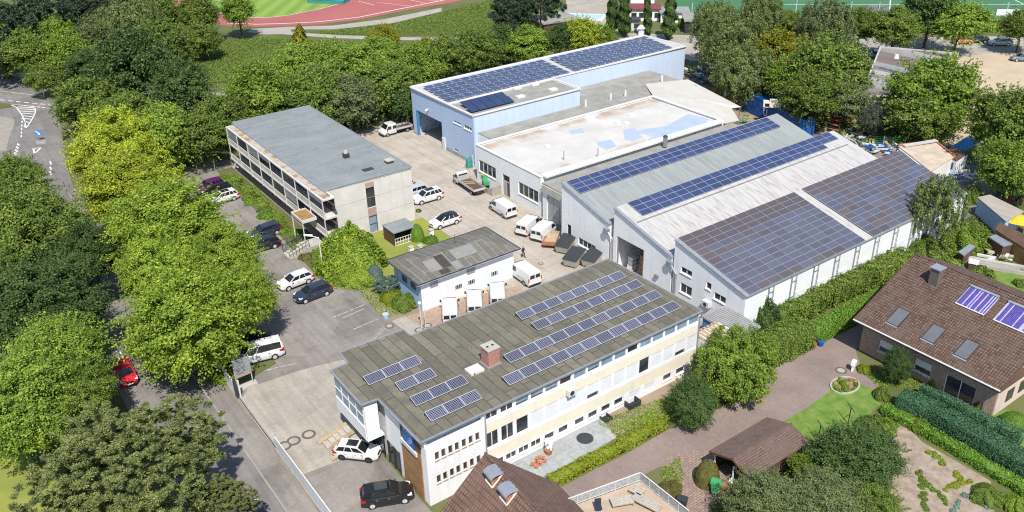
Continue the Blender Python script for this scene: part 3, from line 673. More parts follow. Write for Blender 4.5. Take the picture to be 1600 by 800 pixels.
# basement windows
bh = []
for a, c in (((786, 720), (800, 712)),):
    pass
bw = [0.5, 1.35, 2.2, 3.05, 4.0, 5.0, 6.2, 7.2, 8.2, 9.2, 13.2, 14.3]
for k in bw:
    x = XB+k*bay; bh.append((x, x+1.25, 0.62, 1.4))
for k in (10.4, 11.6): 
    x = XB+k*bay; bh.append((x, x+1.5, 0.62, 1.45))
s = MB(); wall_y(s, XB, XE, 0, 1.65, YF, bh, 0.3); s.build('basement_wall', M['white_wall'], office)
for i, h in enumerate(bh):
    if i < 12: window_y(office, h[0], h[1], h[2], h[3], YF, 2 if i < 4 else 1, 1)
    else:
        q = MB(); q.box(h[0], h[1], YF+0.06, YF+0.1, h[2], h[3]); q.build('roller_shutter', M['shutter'], office)
# inner box, east, rear and west walls
s = MB(); s.box(XB, XE, YF+0.5, 67.0, 0.0, RZ-0.23); s.box(27.66, XB, Y0+1.1, 67.0, 0.0, RZ-0.23); s.box(XE, XE+0.15, YF, 67.0, 0, RZ-0.23); s.box(28, 34.3, 67.0, 69.0, 0, RZ-0.23)
s.build('wall', M['render_white'], office)
p = MB(); p.tube((XE-0.1, YF-0.12, 0), (XE-0.1, YF-0.12, 7.0), 0.07); p.tube((XE-0.1, YF-0.12, 7.0), (XE-0.1, YF-0.5, RZ-0.1), 0.07); p.build('downpipe', M['zinc'], office)
p = MB(); p.tube((XB+0.05, Y0-0.1, 0), (XB+0.05, Y0-0.1, RZ-0.2), 0.06); p.build('downpipe', M['zinc'], office)
# timber panel with the blue emblem and white name plate on the west end
tb = MB(); tb.box(27.30, 27.398, 53.6, 57.1, 0.0, 5.5); tb.build('timber_panel', M['wood'], office)
tb2 = MB(); tb2.box(27.28, 27.398, 53.6, 57.1, 5.503, RZ-0.22); tb2.build('timber_panel', M['brown'], office)
lg = MB(); lg.box(27.2, 27.278, 54.5, 56.5, 5.3, 7.25)
lg.build('emblem_board', M['blue_paint'], office)
M['emblem_light'] = mat('emblem_light', (0.20, 0.42, 0.75), None, 0.5)
em = MB()
for r0, r1, c in ((0.80, 0.66, 0), (0.52, 0.40, 0.1), (0.27, 0.17, 0.16)):
    for k in range(15):
        a0, a1 = math.pi*(0.05+1.5*k/15), math.pi*(0.05+1.5*(k+1)/15)
        pt = lambda r, a: (27.193, 55.55-c+r*math.cos(a), 6.35+r*math.sin(a))
        em.quad(pt(r0, a0), pt(r0, a1), pt(r1, a1), pt(r1, a0))
em.build('emblem', M['emblem_light'], office)
pl = MB(); pl.box(27.12, 27.27, 54.1, 56.9, 4.85, 5.28); pl.build('name_plate', M['white_metal'], office)
# entrance: raised bay over the door with white side wall and blue glazing, dark recess below
bayb = MB(); bayb.box(25.55, 26.9, 60.55, 60.75, 3.1, RZ-0.5); bayb.build('bay_side_wall', M['white_wall'], office)
bayb = MB(); bayb.box(25.50, 25.62, 60.75, 67.0, 3.1, 4.6); bayb.build('bay_sill', M['white_wall'], office)
bayb = MB(); bayb.box(25.62, 27.38, 60.76, 66.95, 2.9, 3.1); bayb.box(25.62, 25.7, 66.8, 67.0, 3.1, RZ-0.22); bayb.build('bay_floor', M['white_wall'], office)
for i in range(4):
    y0 = 60.9+i*1.52
    f = MB(); f.box(25.56, 25.66, y0, y0+0.1, 4.603, RZ-0.22); f.box(25.56, 25.66, y0+0.1, y0+1.52, 5.75, 5.85); fo = f.build('bay_window', M['white_frame'], office)
    g = MB(); g.box(25.59, 25.63, y0+0.1, y0+1.5, 4.603, RZ-0.22); g.build('pane', M['glass_blue'], fo)
dw = MB(); dw.box(27.39, 27.399, 57.9, 60.1, 0.0, 2.6); dw.box(27.32, 27.40, 61.0, 64.5, 0.3, 2.9); dw.build('entrance_glazing', M['glass'], office)
fr = MB()
for y in (57.85, 58.95, 60.1, 61.0, 62.1, 63.3, 64.5): fr.box(27.27, 27.388, y, y+0.08, 0, 2.7)
fr.build('entrance_frame', M['dark_metal'], office)
# outside stair with wooden ramp boards in front of the entrance
st = thing('entrance_stair', 'stone steps with pale wooden boards leaning on them at the office entrance', 'stairs', (25, 66, 0), world=True)
b = MB()
for i in range(5): b.box(23.3+i*0.55, 27.2, 63.9, 66.6, i*0.2, (i+1)*0.2-0.003)
b.build('steps', M['concrete'], st)
for y, z in ((66.75, 0.9), (63.75, 0.75)):
    b = MB(); b.hull8([(22.9, y-0.25, 0.05), (26.2, y-0.25, z), (26.2, y+0.2, z), (22.9, y+0.2, 0.05), (22.9, y-0.25, 0.2), (26.2, y-0.25, z+0.25), (26.2, y+0.2, z+0.25), (22.9, y+0.2, 0.2)]); b.build('side_board', M['pale_wood'], st)
for k in range(3):
    y = 64.5+k*0.22; b = MB(); b.bar((23.2, y, 0.75), (26.8, y+0.1, 1.65), 0.09, 0.07); b.build('handrail', M['yellow_wood'] if 'yellow_wood' in M else M['pale_wood'], st)
# grey flat canopy of the cellar patio, cellar hatch boxes, air conditioner
ac = thing('air_conditioner', 'white air conditioning unit fixed under the upper window strip', 'air conditioner', tuple(OY(893, 612, YF-0.25)), world=True)
q = OY(893, 612, YF-0.25); b = MB(); b.box(q.x-0.5, q.x+0.5, YF-0.5, YF-0.06, q.z-0.35, q.z+0.35); b.build('casing', M['white_metal'], ac)
b = MB(); b.tube((q.x-0.1, YF-0.515, q.z), (q.x-0.1, YF-0.5, q.z), 0.27, seg=14); b.build('fan_grille', M['dark_metal'], ac)
for (px, py, lab) in ((989, 645, 'dark open cellar shaft box against the white basement wall'), (948, 662, 'low dark cellar shaft beside the end of the grey patio')):
    q = OY(px, py, YF-0.6); sx = 0.75 if px > 960 else 0.5
    hroot = thing('cellar_shaft', lab, 'cellar shaft', (q.x, YF-0.75, 0), world=True)
    b = MB(); x0, x1, y0, y1, h = q.x-sx, q.x+sx, YF-0.95, YF-0.02, 0.7 if sx > 0.6 else 0.35
    b.box(x0, x1, y0, y0+0.12, 0, h); b.box(x0, x0+0.12, y0+0.12, y1, 0, h); b.box(x1-0.12, x1, y0+0.12, y1, 0, h); b.build('frame', M['dark_metal'], hroot)
    b = MB(); b.box(x0+0.12, x1-0.12, y0+0.12, y1, 0.02, 0.05); b.build('grate', M['dark'], hroot)
dp = G(903, 676, 0.06); b = MB(); b.tube((dp.x, 51.4, 0.062), (dp.x, 51.4, 0.075), 0.85, seg=24); tag(b.build('round_cover', M['dark_metal']), 'dark round cover lying in the grey patio slabs', 'cover')

# solar rows on the office roof
mono = panel_mesh(1.82, 1.25, [M['alu'], M['pv_mono']], 0.05)
tilt = rad(14); uy_t = (0, -math.cos(tilt), -math.sin(tilt))
def stand(nx, dx, h):
    def f(root):
        b = MB()
        for i in range(nx+1): 
            x = i*dx; b.bar((x, 0, -h+0.3), (x, 0, 0.0), 0.05, 0.05); b.bar((x, 0, -0.02), (x, -1.2, -0.31), 0.05, 0.04)
        b.build('support_frame', M['dark_metal'], root)
    return f
offrows = [((567, 588.9), (646.9, 552.5), 3, 'three dark panels in the west row beside the roof edge notch of the office'),
           ((616.9, 598.3), (671.2, 573.1), 2, 'pair of dark panels, the shortest row on the office roof'),
           ((640.1, 620.8), (720.8, 584.4), 3, 'three dark panels just left of the white roof hatch'),
           ((663, 644.4), (743.6, 608.8), 3, 'three dark panels nearest the timber clad corner of the office roof'),
           ((805.5, 488.9), (968.3, 422.5), 8, 'row of eight panels nearest the parked white vans'),
           ((829.9, 505), (995.6, 436.8), 8, 'row of eight panels second from the rear edge of the office roof'),
           ((786.4, 555.1), (1024.9, 453.3), 11, 'row of eleven panels beginning right beside the brick chimney'),
           ((784.5, 589.3), (1053, 470), 12, 'longest row of twelve panels along the front edge of the office roof')]
for a, c, k, lab in offrows:
    p, q = G(*a, RZ+0.42), G(*c, RZ+0.42); dx = (q.x-p.x)/k
    me = panel_mesh(dx-0.03, 1.22, [M['alu'], M['pv_mono']], 0.05)
    array(lab, p, (1, 0, 0), uy_t, k, 1, dx, 1.22, lambda i, j, me=me: me, 'tilted panel rows on the office roof', legs=stand(k, dx, 0.42+0.3-0.02))

# ------------------------------------------------------------------ three white sheds with saw-tooth roofs
XG, XF = 69.34, 114.2
def shed_hall(name, label, y_hi, y_lo, z_hi, z_lo, roofm, holes, extra=None):
    h = thing(name, label, 'hall', (92, (y_hi+y_lo)/2, 0), world=True)
    # gable with openings, cut by the sloping roof line
    w = MB(); lo = 6.0
    wall_x(w, y_lo, y_hi, 0, lo, XG, holes, 0.3)
    w.hull8([(XG, y_lo, lo), (XG+0.3, y_lo, lo), (XG+0.3, y_hi, lo), (XG, y_hi, lo), (XG, y_lo, z_lo-0.1), (XG+0.3, y_lo, z_lo-0.1), (XG+0.3, y_hi, z_hi-0.1), (XG, y_hi, z_hi-0.1)])
    w.hull8([(XG+0.31, y_lo, 0), (XF, y_lo, 0), (XF, y_lo+0.3, 0), (XG+0.31, y_lo+0.3, 0), (XG+0.31, y_lo, z_lo-0.12), (XF, y_lo, z_lo-0.12), (XF, y_lo+0.3, z_lo-0.05), (XG+0.31, y_lo+0.3, z_lo-0.05)])
    w.box(XG+0.31, XF, y_hi-0.3, y_hi-0.002, 0, z_hi-0.2)
    w.hull8([(XF-0.3, y_lo+0.31, 0), (XF, y_lo+0.31, 0), (XF, y_hi-0.31, 0), (XF-0.3, y_hi-0.31, 0), (XF-0.3, y_lo+0.31, z_lo-0.1), (XF, y_lo+0.31, z_lo-0.1), (XF, y_hi-0.31, z_hi-0.2), (XF-0.3, y_hi-0.31, z_hi-0.2)])
    w.box(XG+0.3, XF-0.3, y_lo+0.3, y_hi-0.3, 0.0, 0.03)
    w.build('wall', M['white_wall'], h)
    r = MB(); r.slab([(XG-0.12, y_lo-0.1, z_lo-0.02), (XF+0.1, y_lo-0.1, z_lo-0.02), (XF+0.1, y_hi+0.05, z_hi), (XG-0.12, y_hi+0.05, z_hi)], 0.12)
    r.build('roof', roofm, h)
    v = MB(); s = (z_hi-z_lo)/(y_hi-y_lo)
    v.hull8([(XG-0.2, y_lo-0.1, z_lo-0.06), (XG-0.125, y_lo-0.1, z_lo-0.06), (XG-0.125, y_hi, z_hi-0.05), (XG-0.2, y_hi, z_hi-0.05), (XG-0.2, y_lo-0.1, z_lo+0.1), (XG-0.125, y_lo-0.1, z_lo+0.1), (XG-0.125, y_hi, z_hi+0.1), (XG-0.2, y_hi, z_hi+0.1)])
    v.hull8([(XG-0.125, y_lo-0.1, z_lo+0.03), (XG+0.25, y_lo-0.1, z_lo+0.03), (XG+0.25, y_hi, z_hi+0.03), (XG-0.125, y_hi, z_hi+0.03), (XG-0.125, y_lo-0.1, z_lo+0.08), (XG+0.25, y_lo-0.1, z_lo+0.08), (XG+0.25, y_hi, z_hi+0.08), (XG-0.125, y_hi, z_hi+0.08)])
    v.build('verge_trim', M['zinc'], h)
    return h
def gut(h, y, z, lab=None):
    g = MB(); g.box(XG-0.1, XF, y-0.25, y-0.1, z-0.12, z-0.02); g.build('gutter', M['zinc'], h)
hallA = shed_hall('saw_tooth_hall', 'white hall with a grey roof, one strip of panels at its top', 86.3, 76.35, 8.9, 6.38, M['roof_grey'], [(84.2-0.0, 85.0, 1.0, 3.1), (79.0, 82.6, 0.9, 2.0)])
hallB = shed_hall('saw_tooth_hall', 'middle white hall with a pale streaked roof and a dark open gate', 75.5, 64.95, 9.02, 6.33, M['roof_white'], [(69.75, 74.85, 0.0, 5.25)])
holesC = [(61.6, 63.4, 4.95, 5.75), (61.4, 63.3, 2.3, 3.6), (58.5, 59.3, 4.6, 5.5), (56.2, 58.0, 3.8, 4.7)]
hallC = shed_hall('saw_tooth_hall', 'white hall almost wholly roofed with grey brown solar panels', 64.6, 53.45, 8.85, 6.28, M['roof_white'], holesC)
wx = MB(); wx.box(XG+0.12, XG+0.16, 84.2, 85.0, 1.0, 3.1); wx.build('side_door', M['dark'], hallA)
window_x(hallA, 79.0, 82.6, 0.9, 2.0, XG, 4)
for h, cN in zip(holesC, (2, 2, 1, 2)): window_x(hallC, *h, XG, cN)
# open gate: dark interior lit only through the door, goods stacked inside
fl = MB(); fl.box(XG+0.1, XG+0.2, 69.75, 70.0, 0, 5.25); fl.box(XG+0.1, XG+0.2, 74.6, 74.85, 0, 5.25); fl.pieces('gate_frame', M['grey_metal'], hallB)
for x, y, z, l, m_, lab in ((71.0, 73.6, 2.2, 0.9, 'white_metal', 'tall pale stack of wrapped goods just inside the dark hall gate'), (71.6, 72.2, 2.8, 0.7, 'wood', 'upright wooden crate standing inside the dark hall gate')):
    t = thing('goods_stack' if m_ != 'wood' else 'wooden_crate', lab, 'goods', (x, y, 0), world=True)
    b = MB()
    for k in range(4): b.box(x-l/2+0.04*k, x+l/2-0.03*k, y-l/2-0.02*k, y+l/2-0.04*k, 0.03+k*z/4, 0.03+(k+1)*z/4-0.05)
    b.build('boxes', M[m_], t)
    b = MB()
    for k in range(4): b.box(x-l/2-0.02, x+l/2+0.02, y-l/2-0.12, y-l/2-0.08, 0.1+k*z/4, 0.14+k*z/4)
    b.build('strap', M['brown'], t)
def downpipe(h, y, z0, z1, off=0.14):
    d = MB(); d.tube((XG-off, y, 0), (XG-off, y, z0), 0.11); d.tube((XG-off, y, z0), (XG-off-0.1, y+1.0, z1), 0.11); d.build('downpipe', M['zinc'], h, 40)
    k = MB(); k.hull8([(XG-0.45, y+0.75, z1-0.5), (XG-0.05, y+0.75, z1-0.5), (XG-0.05, y+1.35, z1-0.5), (XG-0.45, y+1.35, z1-0.5), (XG-0.5, y+0.6, z1+0.3), (XG-0.01, y+0.6, z1+0.3), (XG-0.01, y+1.5, z1+0.3), (XG-0.5, y+1.5, z1+0.3)]); k.build('rain_hopper', M['zinc'], h)
downpipe(hallA, 75.6, 4.6, 5.4); downpipe(hallB, 64.0, 4.4, 5.5)
# right-hand long side: pipes, stays and louvred vents
for i in range(10):
    x = 73.2+i*4.05
    d = MB(); d.tube((x, 53.3, 0), (x, 53.3, 6.1), 0.06); d.build('downpipe', M['zinc'], hallC)
    d = MB(); d.tube((x+0.8, 53.28, 1.0), (x+0.8, 53.28, 6.0), 0.045); d.bar((x, 53.3, 3.2), (x+0.8, 53.3, 3.2), 0.05, 0.05); d.bar((x, 53.3, 5.3), (x+0.8, 53.3, 5.3), 0.05, 0.05); d.build('cable_ladder', M['grey_metal'], hallC)
    f = MB(); f.box(x+1.2, x+2.9, 53.36, 53.44, 2.2, 3.5)
    for k in range(6): f.box(x+1.25, x+2.85, 53.30, 53.357, 2.3+k*0.2, 2.4+k*0.2)
    f.build('louvre_vent', M['shutter'], hallC)
gut(hallC, 53.45, 6.28)
k = MB(); k.box(XG-0.3, XG-0.003, 66.9, 67.5, 2.6, 2.9); k.build('wall_lamp', M['grey_metal'], hallB)
b = MB(); q = OX(1103, 475, XG-0.5); b.box(XG-0.7, XG-0.05, q.y-0.5, q.y+0.5, q.z-0.35, q.z+0.4); 
t = thing('wall_air_unit', 'white air unit on the white gable above the blue clad annex', 'air conditioner', (XG, q.y, q.z), world=True); b.build('casing', M['white_metal'], t)
b = MB(); b.tube((XG-0.72, q.y, q.z), (XG-0.702, q.y, q.z), 0.26, seg=14); b.build('fan_grille', M['dark_metal'], t)
# arrays on the halls
def slope_frame(y_hi, y_lo, z_hi, z_lo): d = Vector((0, y_lo-y_hi, z_lo-z_hi)); return d.normalized()
bluep = panel_mesh(1.85, 0.995, [M['alu'], M['pv_blue']], 0.022)
uA = slope_frame(86.3, 76.35, 8.9, 6.38)
array('blue panels in three rows along the top of the grey roof', Vector((69.95, 86.0, 8.9))+Vector((0, 0, 0.08)), (1, 0, 0), uA, 22, 3, 1.88, 1.02, lambda i, j: bluep, 'roof arrays on the halls')
uB = slope_frame(75.5, 64.95, 9.02, 6.33)
array('blue panels in three rows along the top of the pale streaked roof', Vector((71.5, 75.45, 9.02))+Vector((0, 0, 0.1)), (1, 0, 0), uB, 22, 3, 1.88, 1.02, lambda i, j: bluep, 'roof arrays on the halls', skip=((21, 2), (20, 2)))
gm = panel_mesh(1.87, 0.955, [M['alu'], M['pv_grey']], 0.015); bm_ = panel_mesh(1.87, 0.955, [M['alu'], M['pv_brown']], 0.015)
uC = slope_frame(64.6, 53.45, 8.85, 6.28)
rr = random.Random(3)
brown_l = {(i, j) for i in range(11) for j in range(12) if (j in (0, 4) and i < 6 and rr.random() < 0.7) or (j == 11 and rr.random() < 0.6) or (i == 0 and j in (2, 3, 4, 5)) or (j in (1, 2, 3) and rr.random() < 0.35)}
brown_r = {(i, j) for i in range(11) for j in range(12) if rr.random() < (0.75 if (j+i) % 5 in (1, 2) else 0.15)}
array('near field of grey solar panels covering the left half of the hall roof', Vector((69.75, 64.55, 8.85))+Vector((0, 0, 0.1)), (1, 0, 0), uC, 11, 12, 1.945, 0.965, lambda i, j: bm_ if (i, j) in brown_l else gm, 'roof arrays on the halls')
array('far field of brownish solar panels under the overhanging birch', Vector((92.7, 64.55, 8.85))+Vector((0, 0, 0.16)), (1, 0, 0), uC, 11, 12, 1.945, 0.965, lambda i, j: bm_ if (i, j) in brown_r else gm, 'roof arrays on the halls')
# dark cable trays across the pale roof
b = MB(); q0 = 3.6
for d_, x0 in ((3.75, 70.0), ):
    p = Vector((0, 75.5, 9.02))+uB*d_; b.box(x0, 113, p.y-0.06, p.y+0.06, p.z+0.02, p.z+0.12)
tag(b.build('cable_tray', M['grey_metal']), 'thin grey cable tray running across the pale streaked roof', 'cable tray')
# ------------------------------------------------------------------ grey-roofed gallery block on the left
LZ = 8.48; LY0, LY1 = 105.2, 141.1
gal = thing('gallery_building', 'beige concrete block with a blue grey flat roof and white window galleries', 'building', (49.5, 123, 0), world=True)
b = MB(); b.prism([(42.7, LY0), (56.45, LY0-0.1), (56.5, LY1), (42.7, LY1)], LZ-0.25, LZ, 0, 1); b.build('roof', [M['concrete'], M['felt_blue']], gal)
b = MB()
for p, q in (((42.75, LY0), (56.45, LY0-0.1)), ((56.45, LY0), (56.5, LY1)), ((42.75, LY0), (42.75, LY1)), ((42.7, LY1), (56.5, LY1))): b.bar((p[0], p[1], LZ+0.02), (q[0], q[1], LZ+0.02), 0.14, 0.1)
b.build('roof_edge', M['zinc'], gal)
s1, s2 = OY(571, 294, LY0), OY(588, 325, LY0)
xa, xb = s1.x, s2.x; z1, z0 = s1.z, s2.z
s3, s4_ = OY(577, 334, LY0), OY(590, 362, LY0)
sw = [(xa, xb, z0+0.35, z1-0.1), (xa, xb, s4_.z, z0-1.0)]
w = MB(); wall_y(w, 43.2, 56.4, 0, LZ-0.25, LY0, sw, 0.3)
w.box(56.1, 56.4, LY0+0.3, LY1-0.3, 0, LZ-0.25); w.box(43.2, 56.4, LY1-0.3, LY1, 0, LZ-0.25); w.box(43.2, 43.5, LY0+0.3, LY1-0.3, 2.6, LZ-0.25); w.box(44.6, 44.9, LY0+0.3, LY1-0.3, 0, 2.6)
w.box(43.51, 56.0, LY0+0.31, LY1-0.31, 2.45, 2.6)
w.build('wall', M['beige_concrete'], gal)
for i, h in enumerate(sw): window_y(gal, *h, LY0, 1, 2, M['dark_metal'], M['glass'] if i == 0 else M['glass_blue'], depth=0.15, sill=False)
M['pinkish'] = mat('pinkish', (0.42, 0.28, 0.23), (0.36, 0.24, 0.20), 0.85, 2)
for za, zc_ in ((z0-0.95, z0+0.3), (z1-0.05, z1+0.75)): b = MB(); b.box(xa, xb, LY0-0.03, LY0-0.003, za, zc_); b.build('infill_panel', M['pinkish'], gal)
b = MB()
for z in (2.8, 5.6): b.box(43.3, 56.3, LY0-0.012, LY0-0.002, z, z+0.04)
b.build('joint_line', M['concrete'], gal)
# galleries
levels = ((2.55, 5.3), (5.35, 8.1))
fl = MB()
for z in (2.45, 5.2, 8.02): fl.box(41.35, 43.19, 103.0, LY1-0.6, z, z+0.22)
M['gallery_white'] = mat('gallery_white', (0.60, 0.575, 0.55), (0.48, 0.455, 0.43), 0.8, 1.2, 6); fl.pieces('gallery_floor', M['gallery_white'], gal)
ng = 9; dy = (LY1-0.8-103.2)/(ng-1)
for i in range(ng):
    y = 103.2+i*dy; p = MB(); p.box(41.30, 41.42, y-0.07, y+0.07, 2.42, 8.3); p.build('gallery_post', M['gallery_white'], gal)
    c = MB(); c.box(42.9, 43.15, y-0.15, y+0.15, 0, 2.45); c.build('column', M['concrete'], gal)
for z0_, z1_ in levels:
    sp = MB(); sp.box(41.45, 41.55, 103.0, LY1-0.6, z0_+0.12, z0_+0.95); sp.build('parapet_panel', M['beige_concrete'], gal)
    for i in range(ng-1):
        y0, y1 = 103.2+i*dy+0.1, 103.2+(i+1)*dy-0.1
        f = MB()
        for k in range(4): yy = y0+(y1-y0)*k/3; f.box(43.08, 43.17, yy-0.04, yy+0.04, z0_+0.12, z1_-0.05)
        f.box(43.08, 43.17, y0, y1, z0_+0.85, z0_+0.93)
        fo = f.build('window', M['brown'], gal)
        g = MB(); g.box(43.12, 43.15, y0, y1, z0_+0.2, z1_-0.08); g.build('pane', M['glass'], fo)
        if rr.random() < 0.75:
            f = MB(); hh = rr.choice([0.6, 1.1, 1.4])
            f.box(41.44, 41.47, y0, y1, z1_-0.1-hh, z1_-0.08); f.build('sun_blind', M['zinc'] if rr.random() < 0.5 else M['dark_metal'], gal)
b = MB(); b.box(41.6, 42.55, 103.3, LY1-0.9, 8.245, 8.30); b.build('gallery_roof_boards', mat('rusty', (0.30, 0.19, 0.09), (0.40, 0.365, 0.32), 0.9, 0.7, 6, contrast=(0.40, 0.52)), gal)
b = MB(); b.box(42.55, 42.66, 103.3, LY1-0.9, 8.245, 8.55); b.build('gallery_upstand', M['zinc'], gal)
b = MB(); p = G(541, 246, LZ); b.box(p.x-0.4, p.x+0.4, p.y-0.4, p.y+0.4, LZ, LZ+0.7); b.build('roof_vent', M['dark_metal'], gal)
b = MB(); b.tube((p.x, p.y, LZ+0.7), (p.x, p.y, LZ+1.1), 0.35, 0.25, 10); b.build('roof_vent_cap', M['concrete'], gal)
p = G(608, 254, LZ); b = MB(); b.box(p.x-0.5, p.x+0.5, p.y-0.45, p.y+0.45, LZ, LZ+0.35); b.build('roof_vent', M['dark_metal'], gal); b = MB(); b.box(p.x-0.6, p.x+0.6, p.y-0.55, p.y+0.55, LZ+0.353, LZ+0.5); b.build('roof_vent_cap', M['concrete'], gal)
p = G(575, 265, LZ); b = MB(); b.box(p.x-0.8, p.x+0.8, p.y-0.5, p.y+0.5, LZ+0.002, LZ+0.06); b.build('roof_hatch', M['dark_metal'], gal)
# entrance canopy box filled with leaves
q = [G(449, 317, 3.6), G(480, 343, 3.6), G(498, 330, 3.6), G(470, 310, 3.6)]
can = thing('entrance_canopy', 'white edged flat canopy full of rusty leaves at the gallery entrance', 'canopy', (39.9, 107, 0), world=True)
x0, x1, y0, y1, z = 39.1, 41.3, 105.8, 109.6, 4.3
b = MB(); b.box(x0, x1, y0, y0+0.12, z, z+0.45); b.box(x0, x1, y1-0.12, y1, z, z+0.45); b.box(x0, x0+0.12, y0+0.12, y1-0.12, z, z+0.45); b.box(x1-0.12, x1, y0+0.12, y1-0.12, z, z+0.45); b.box(x0+0.12, x1-0.12, y0+0.12, y1-0.12, z, z+0.15); b.build('frame', M['beige_concrete'], can)
b = MB(); b.box(x0+0.13, x1-0.13, y0+0.13, y1-0.13, z+0.155, z+0.3); b.build('leaf_fill', mat('leaf_litter', (0.36, 0.21, 0.06), (0.20, 0.13, 0.06), 0.95, 2.5, 6), can)
for y in (y0+0.1, y1-0.1): b = MB(); b.tube((x0+0.1, y, 0), (x0+0.1, y, z), 0.07); b.build('post', M['white_metal'], can)
sta = thing('stair_with_railing', 'pale stairs with dark blue metal railings below the leaf filled canopy', 'stairs', (38.5, 106, 0), world=True)
b = MB()
for k in range(6): b.box(36.2+k*0.5, 41.5, 104.9, 107.2, 0.02+k*0.16, 0.02+(k+1)*0.16-0.003)
b.build('steps', M['concrete'], sta)
for y in (104.9, 107.2, 109.2):
    b = MB()
    if y < 109:
        for k in range(7): b.tube((36.3+k*0.5, y, 0.1+k*0.15), (36.3+k*0.5, y, 1.15+k*0.16), 0.03, seg=6)
        b.tube((36.2, y, 1.1), (39.4, y, 2.1), 0.04); b.tube((36.2, y, 0.6), (39.4, y, 1.6), 0.03)
    else:
        for k in range(7): b.tube((36.3+k*0.7, y, 0), (36.3+k*0.7, y, 1.1), 0.03, seg=6)
        b.tube((36.3, y, 1.1), (40.5, y, 1.1), 0.04); b.tube((36.3, y, 0.5), (40.5, y, 0.5), 0.03)
    b.build('railing', mat('rail_blue', (0.035, 0.05, 0.08), None, 0.4, metal=0.3), sta)

# ------------------------------------------------------------------ blue hall
BZ = 8.8
blue = thing('blue_hall', 'long light blue clad hall with solar panels on its flat roof', 'hall', (104, 128, 0), world=True)
bo = [(75.2, 117.15), (98.2, 117.1), (98.2, 125.4), (133.3, 125.2), (132.7, 137.4), (75.1, 137.8)]
gd = [OX(653, 172, 75.2), OX(690, 192, 75.2), OX(690, 236, 75.2), OX(654, 217, 75.2)]
gy0, gy1 = min(gd[1].y, gd[2].y), max(gd[0].y, gd[3].y); gz = (gd[0].z+gd[1].z)/2
wy = []
for (a, c) in (((708, 185), (721, 199)), ((724.5, 192), (737, 208)), ((709.5, 229), (716, 241))):
    p, q = OX(*a, 75.2), OX(*c, 75.2); wy.append((min(p.y, q.y), max(p.y, q.y), q.z+0.25, p.z-0.25))
w = MB(); wall_x(w, 117.15, 137.8, 0, BZ-0.1, 75.2, [(gy0, gy1, 0, gz)]+wy, 0.3); w.build('front_wall', M['blue_front_shaded'], blue)
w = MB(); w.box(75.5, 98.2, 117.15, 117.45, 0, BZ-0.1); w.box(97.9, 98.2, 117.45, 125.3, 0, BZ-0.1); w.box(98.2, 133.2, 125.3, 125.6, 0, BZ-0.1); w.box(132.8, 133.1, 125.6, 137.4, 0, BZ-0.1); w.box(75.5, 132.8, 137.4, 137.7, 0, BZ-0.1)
w.build('side_wall', M['blue_side_sunlit'], blue)
# floor and interior back wall seen through the gate
b = MB(); b.box(75.5, 97.8, 117.5, 137.3, 0.0, 0.03); b.box(90, 90.2, 117.5, 137.3, 0.03, BZ-0.4); b.build('interior', M['concrete'], blue)
b = MB(); b.prism(bo, BZ-0.3, BZ-0.02, 0, 0); b.build('roof', M['roof_pale'], blue)
lowroof = MB(); lowroof.prism([(75.6, 117.5), (97.8, 117.5), (97.8, 124.6), (75.6, 124.6)], BZ-0.015, BZ+0.0, 0); lowroof.build('gravel_roof', M['roof_gravel'], blue)
e = MB()
for i in range(len(bo)):
    p, q = bo[i], bo[(i+1) % len(bo)]; e.bar((p[0], p[1], BZ+0.08), (q[0], q[1], BZ+0.08), 0.35, 0.22)
e.bar((75.3, 124.9, BZ+0.09), (98.2, 124.9, BZ+0.09), 0.5, 0.2)
e.build('roof_edge', M['white_metal'], blue)
for i, h in enumerate(wy): window_x(blue, *h, 75.2, 3 if i < 2 else 2)
b = MB(); b.box(75.12, 75.5, gy1-0.35, gy1, 0, gz); b.build('gate_post', M['blue_door'], blue)
b = MB(); b.box(75.0, 75.19, gy0-1.0, gy0-0.1, 0, 2.2); b.build('side_door', M['shutter'], blue)
b = MB(); b.box(75.1, 75.19, 117.2, gy0-1.1, 0, 0.7); b.box(75.1, 75.19, gy1+0.1, 137.7, 0, 0.5); b.pieces('plinth', M['zinc'], blue)
b = MB(); q = OX(668, 173, 75.0); b.tube((75.15, q.y, q.z+0.3), (74.5, q.y, q.z), 0.12, 0.25); b.build('lamp', M['white_metal'], blue)
for px, py in ((807, 139), (835, 133), (787, 154), (864, 141), (813, 152)):
    p = G(px, py, BZ); b = MB(); b.box(p.x-0.75, p.x+0.75, p.y-0.5, p.y+0.5, BZ+0.002, BZ+0.3); b.build('rooflight', M['white_metal'], blue)
bp = panel_mesh(1.80, 1.62, [M['alu'], M['pv_blue']], 0.03)
tl = rad(6)
array('west field of staggered blue panels on the blue hall', (76.4, 135.8, BZ+0.42), (1, 0, 0), (0, -math.cos(tl), -math.sin(tl)*0.25), 14, 5, 1.96, 1.98, lambda i, j: bp, 'roof arrays on the blue hall', stag=-0.15)
array('east field of staggered blue panels at the far end of the blue hall', (105.6, 136.0, BZ+0.42), (1, 0, 0), (0, -math.cos(tl), -math.sin(tl)*0.25), 13, 5, 2.0, 2.0, lambda i, j: bp, 'roof arrays on the blue hall', stag=-0.3)
npan = panel_mesh(1.75, 1.9, [M['black'], M['pv_navy']], 0.03)
array('navy panels in two tilted rows on the low corner of the blue hall', (76.3, 122.9, BZ+0.75), (1, 0, 0), (0, -math.cos(rad(16)), -math.sin(rad(16))), 5, 1, 1.78, 1.92, lambda i, j: npan, 'tilted navy rows')
array('front row of navy panels along the edge of the blue hall', (75.7, 120.2, BZ+0.75), (1, 0, 0), (0, -math.cos(rad(16)), -math.sin(rad(16))), 5, 1, 1.78, 1.92, lambda i, j: npan, 'tilted navy rows')
b = MB(); q = G(1004, 54, BZ); 
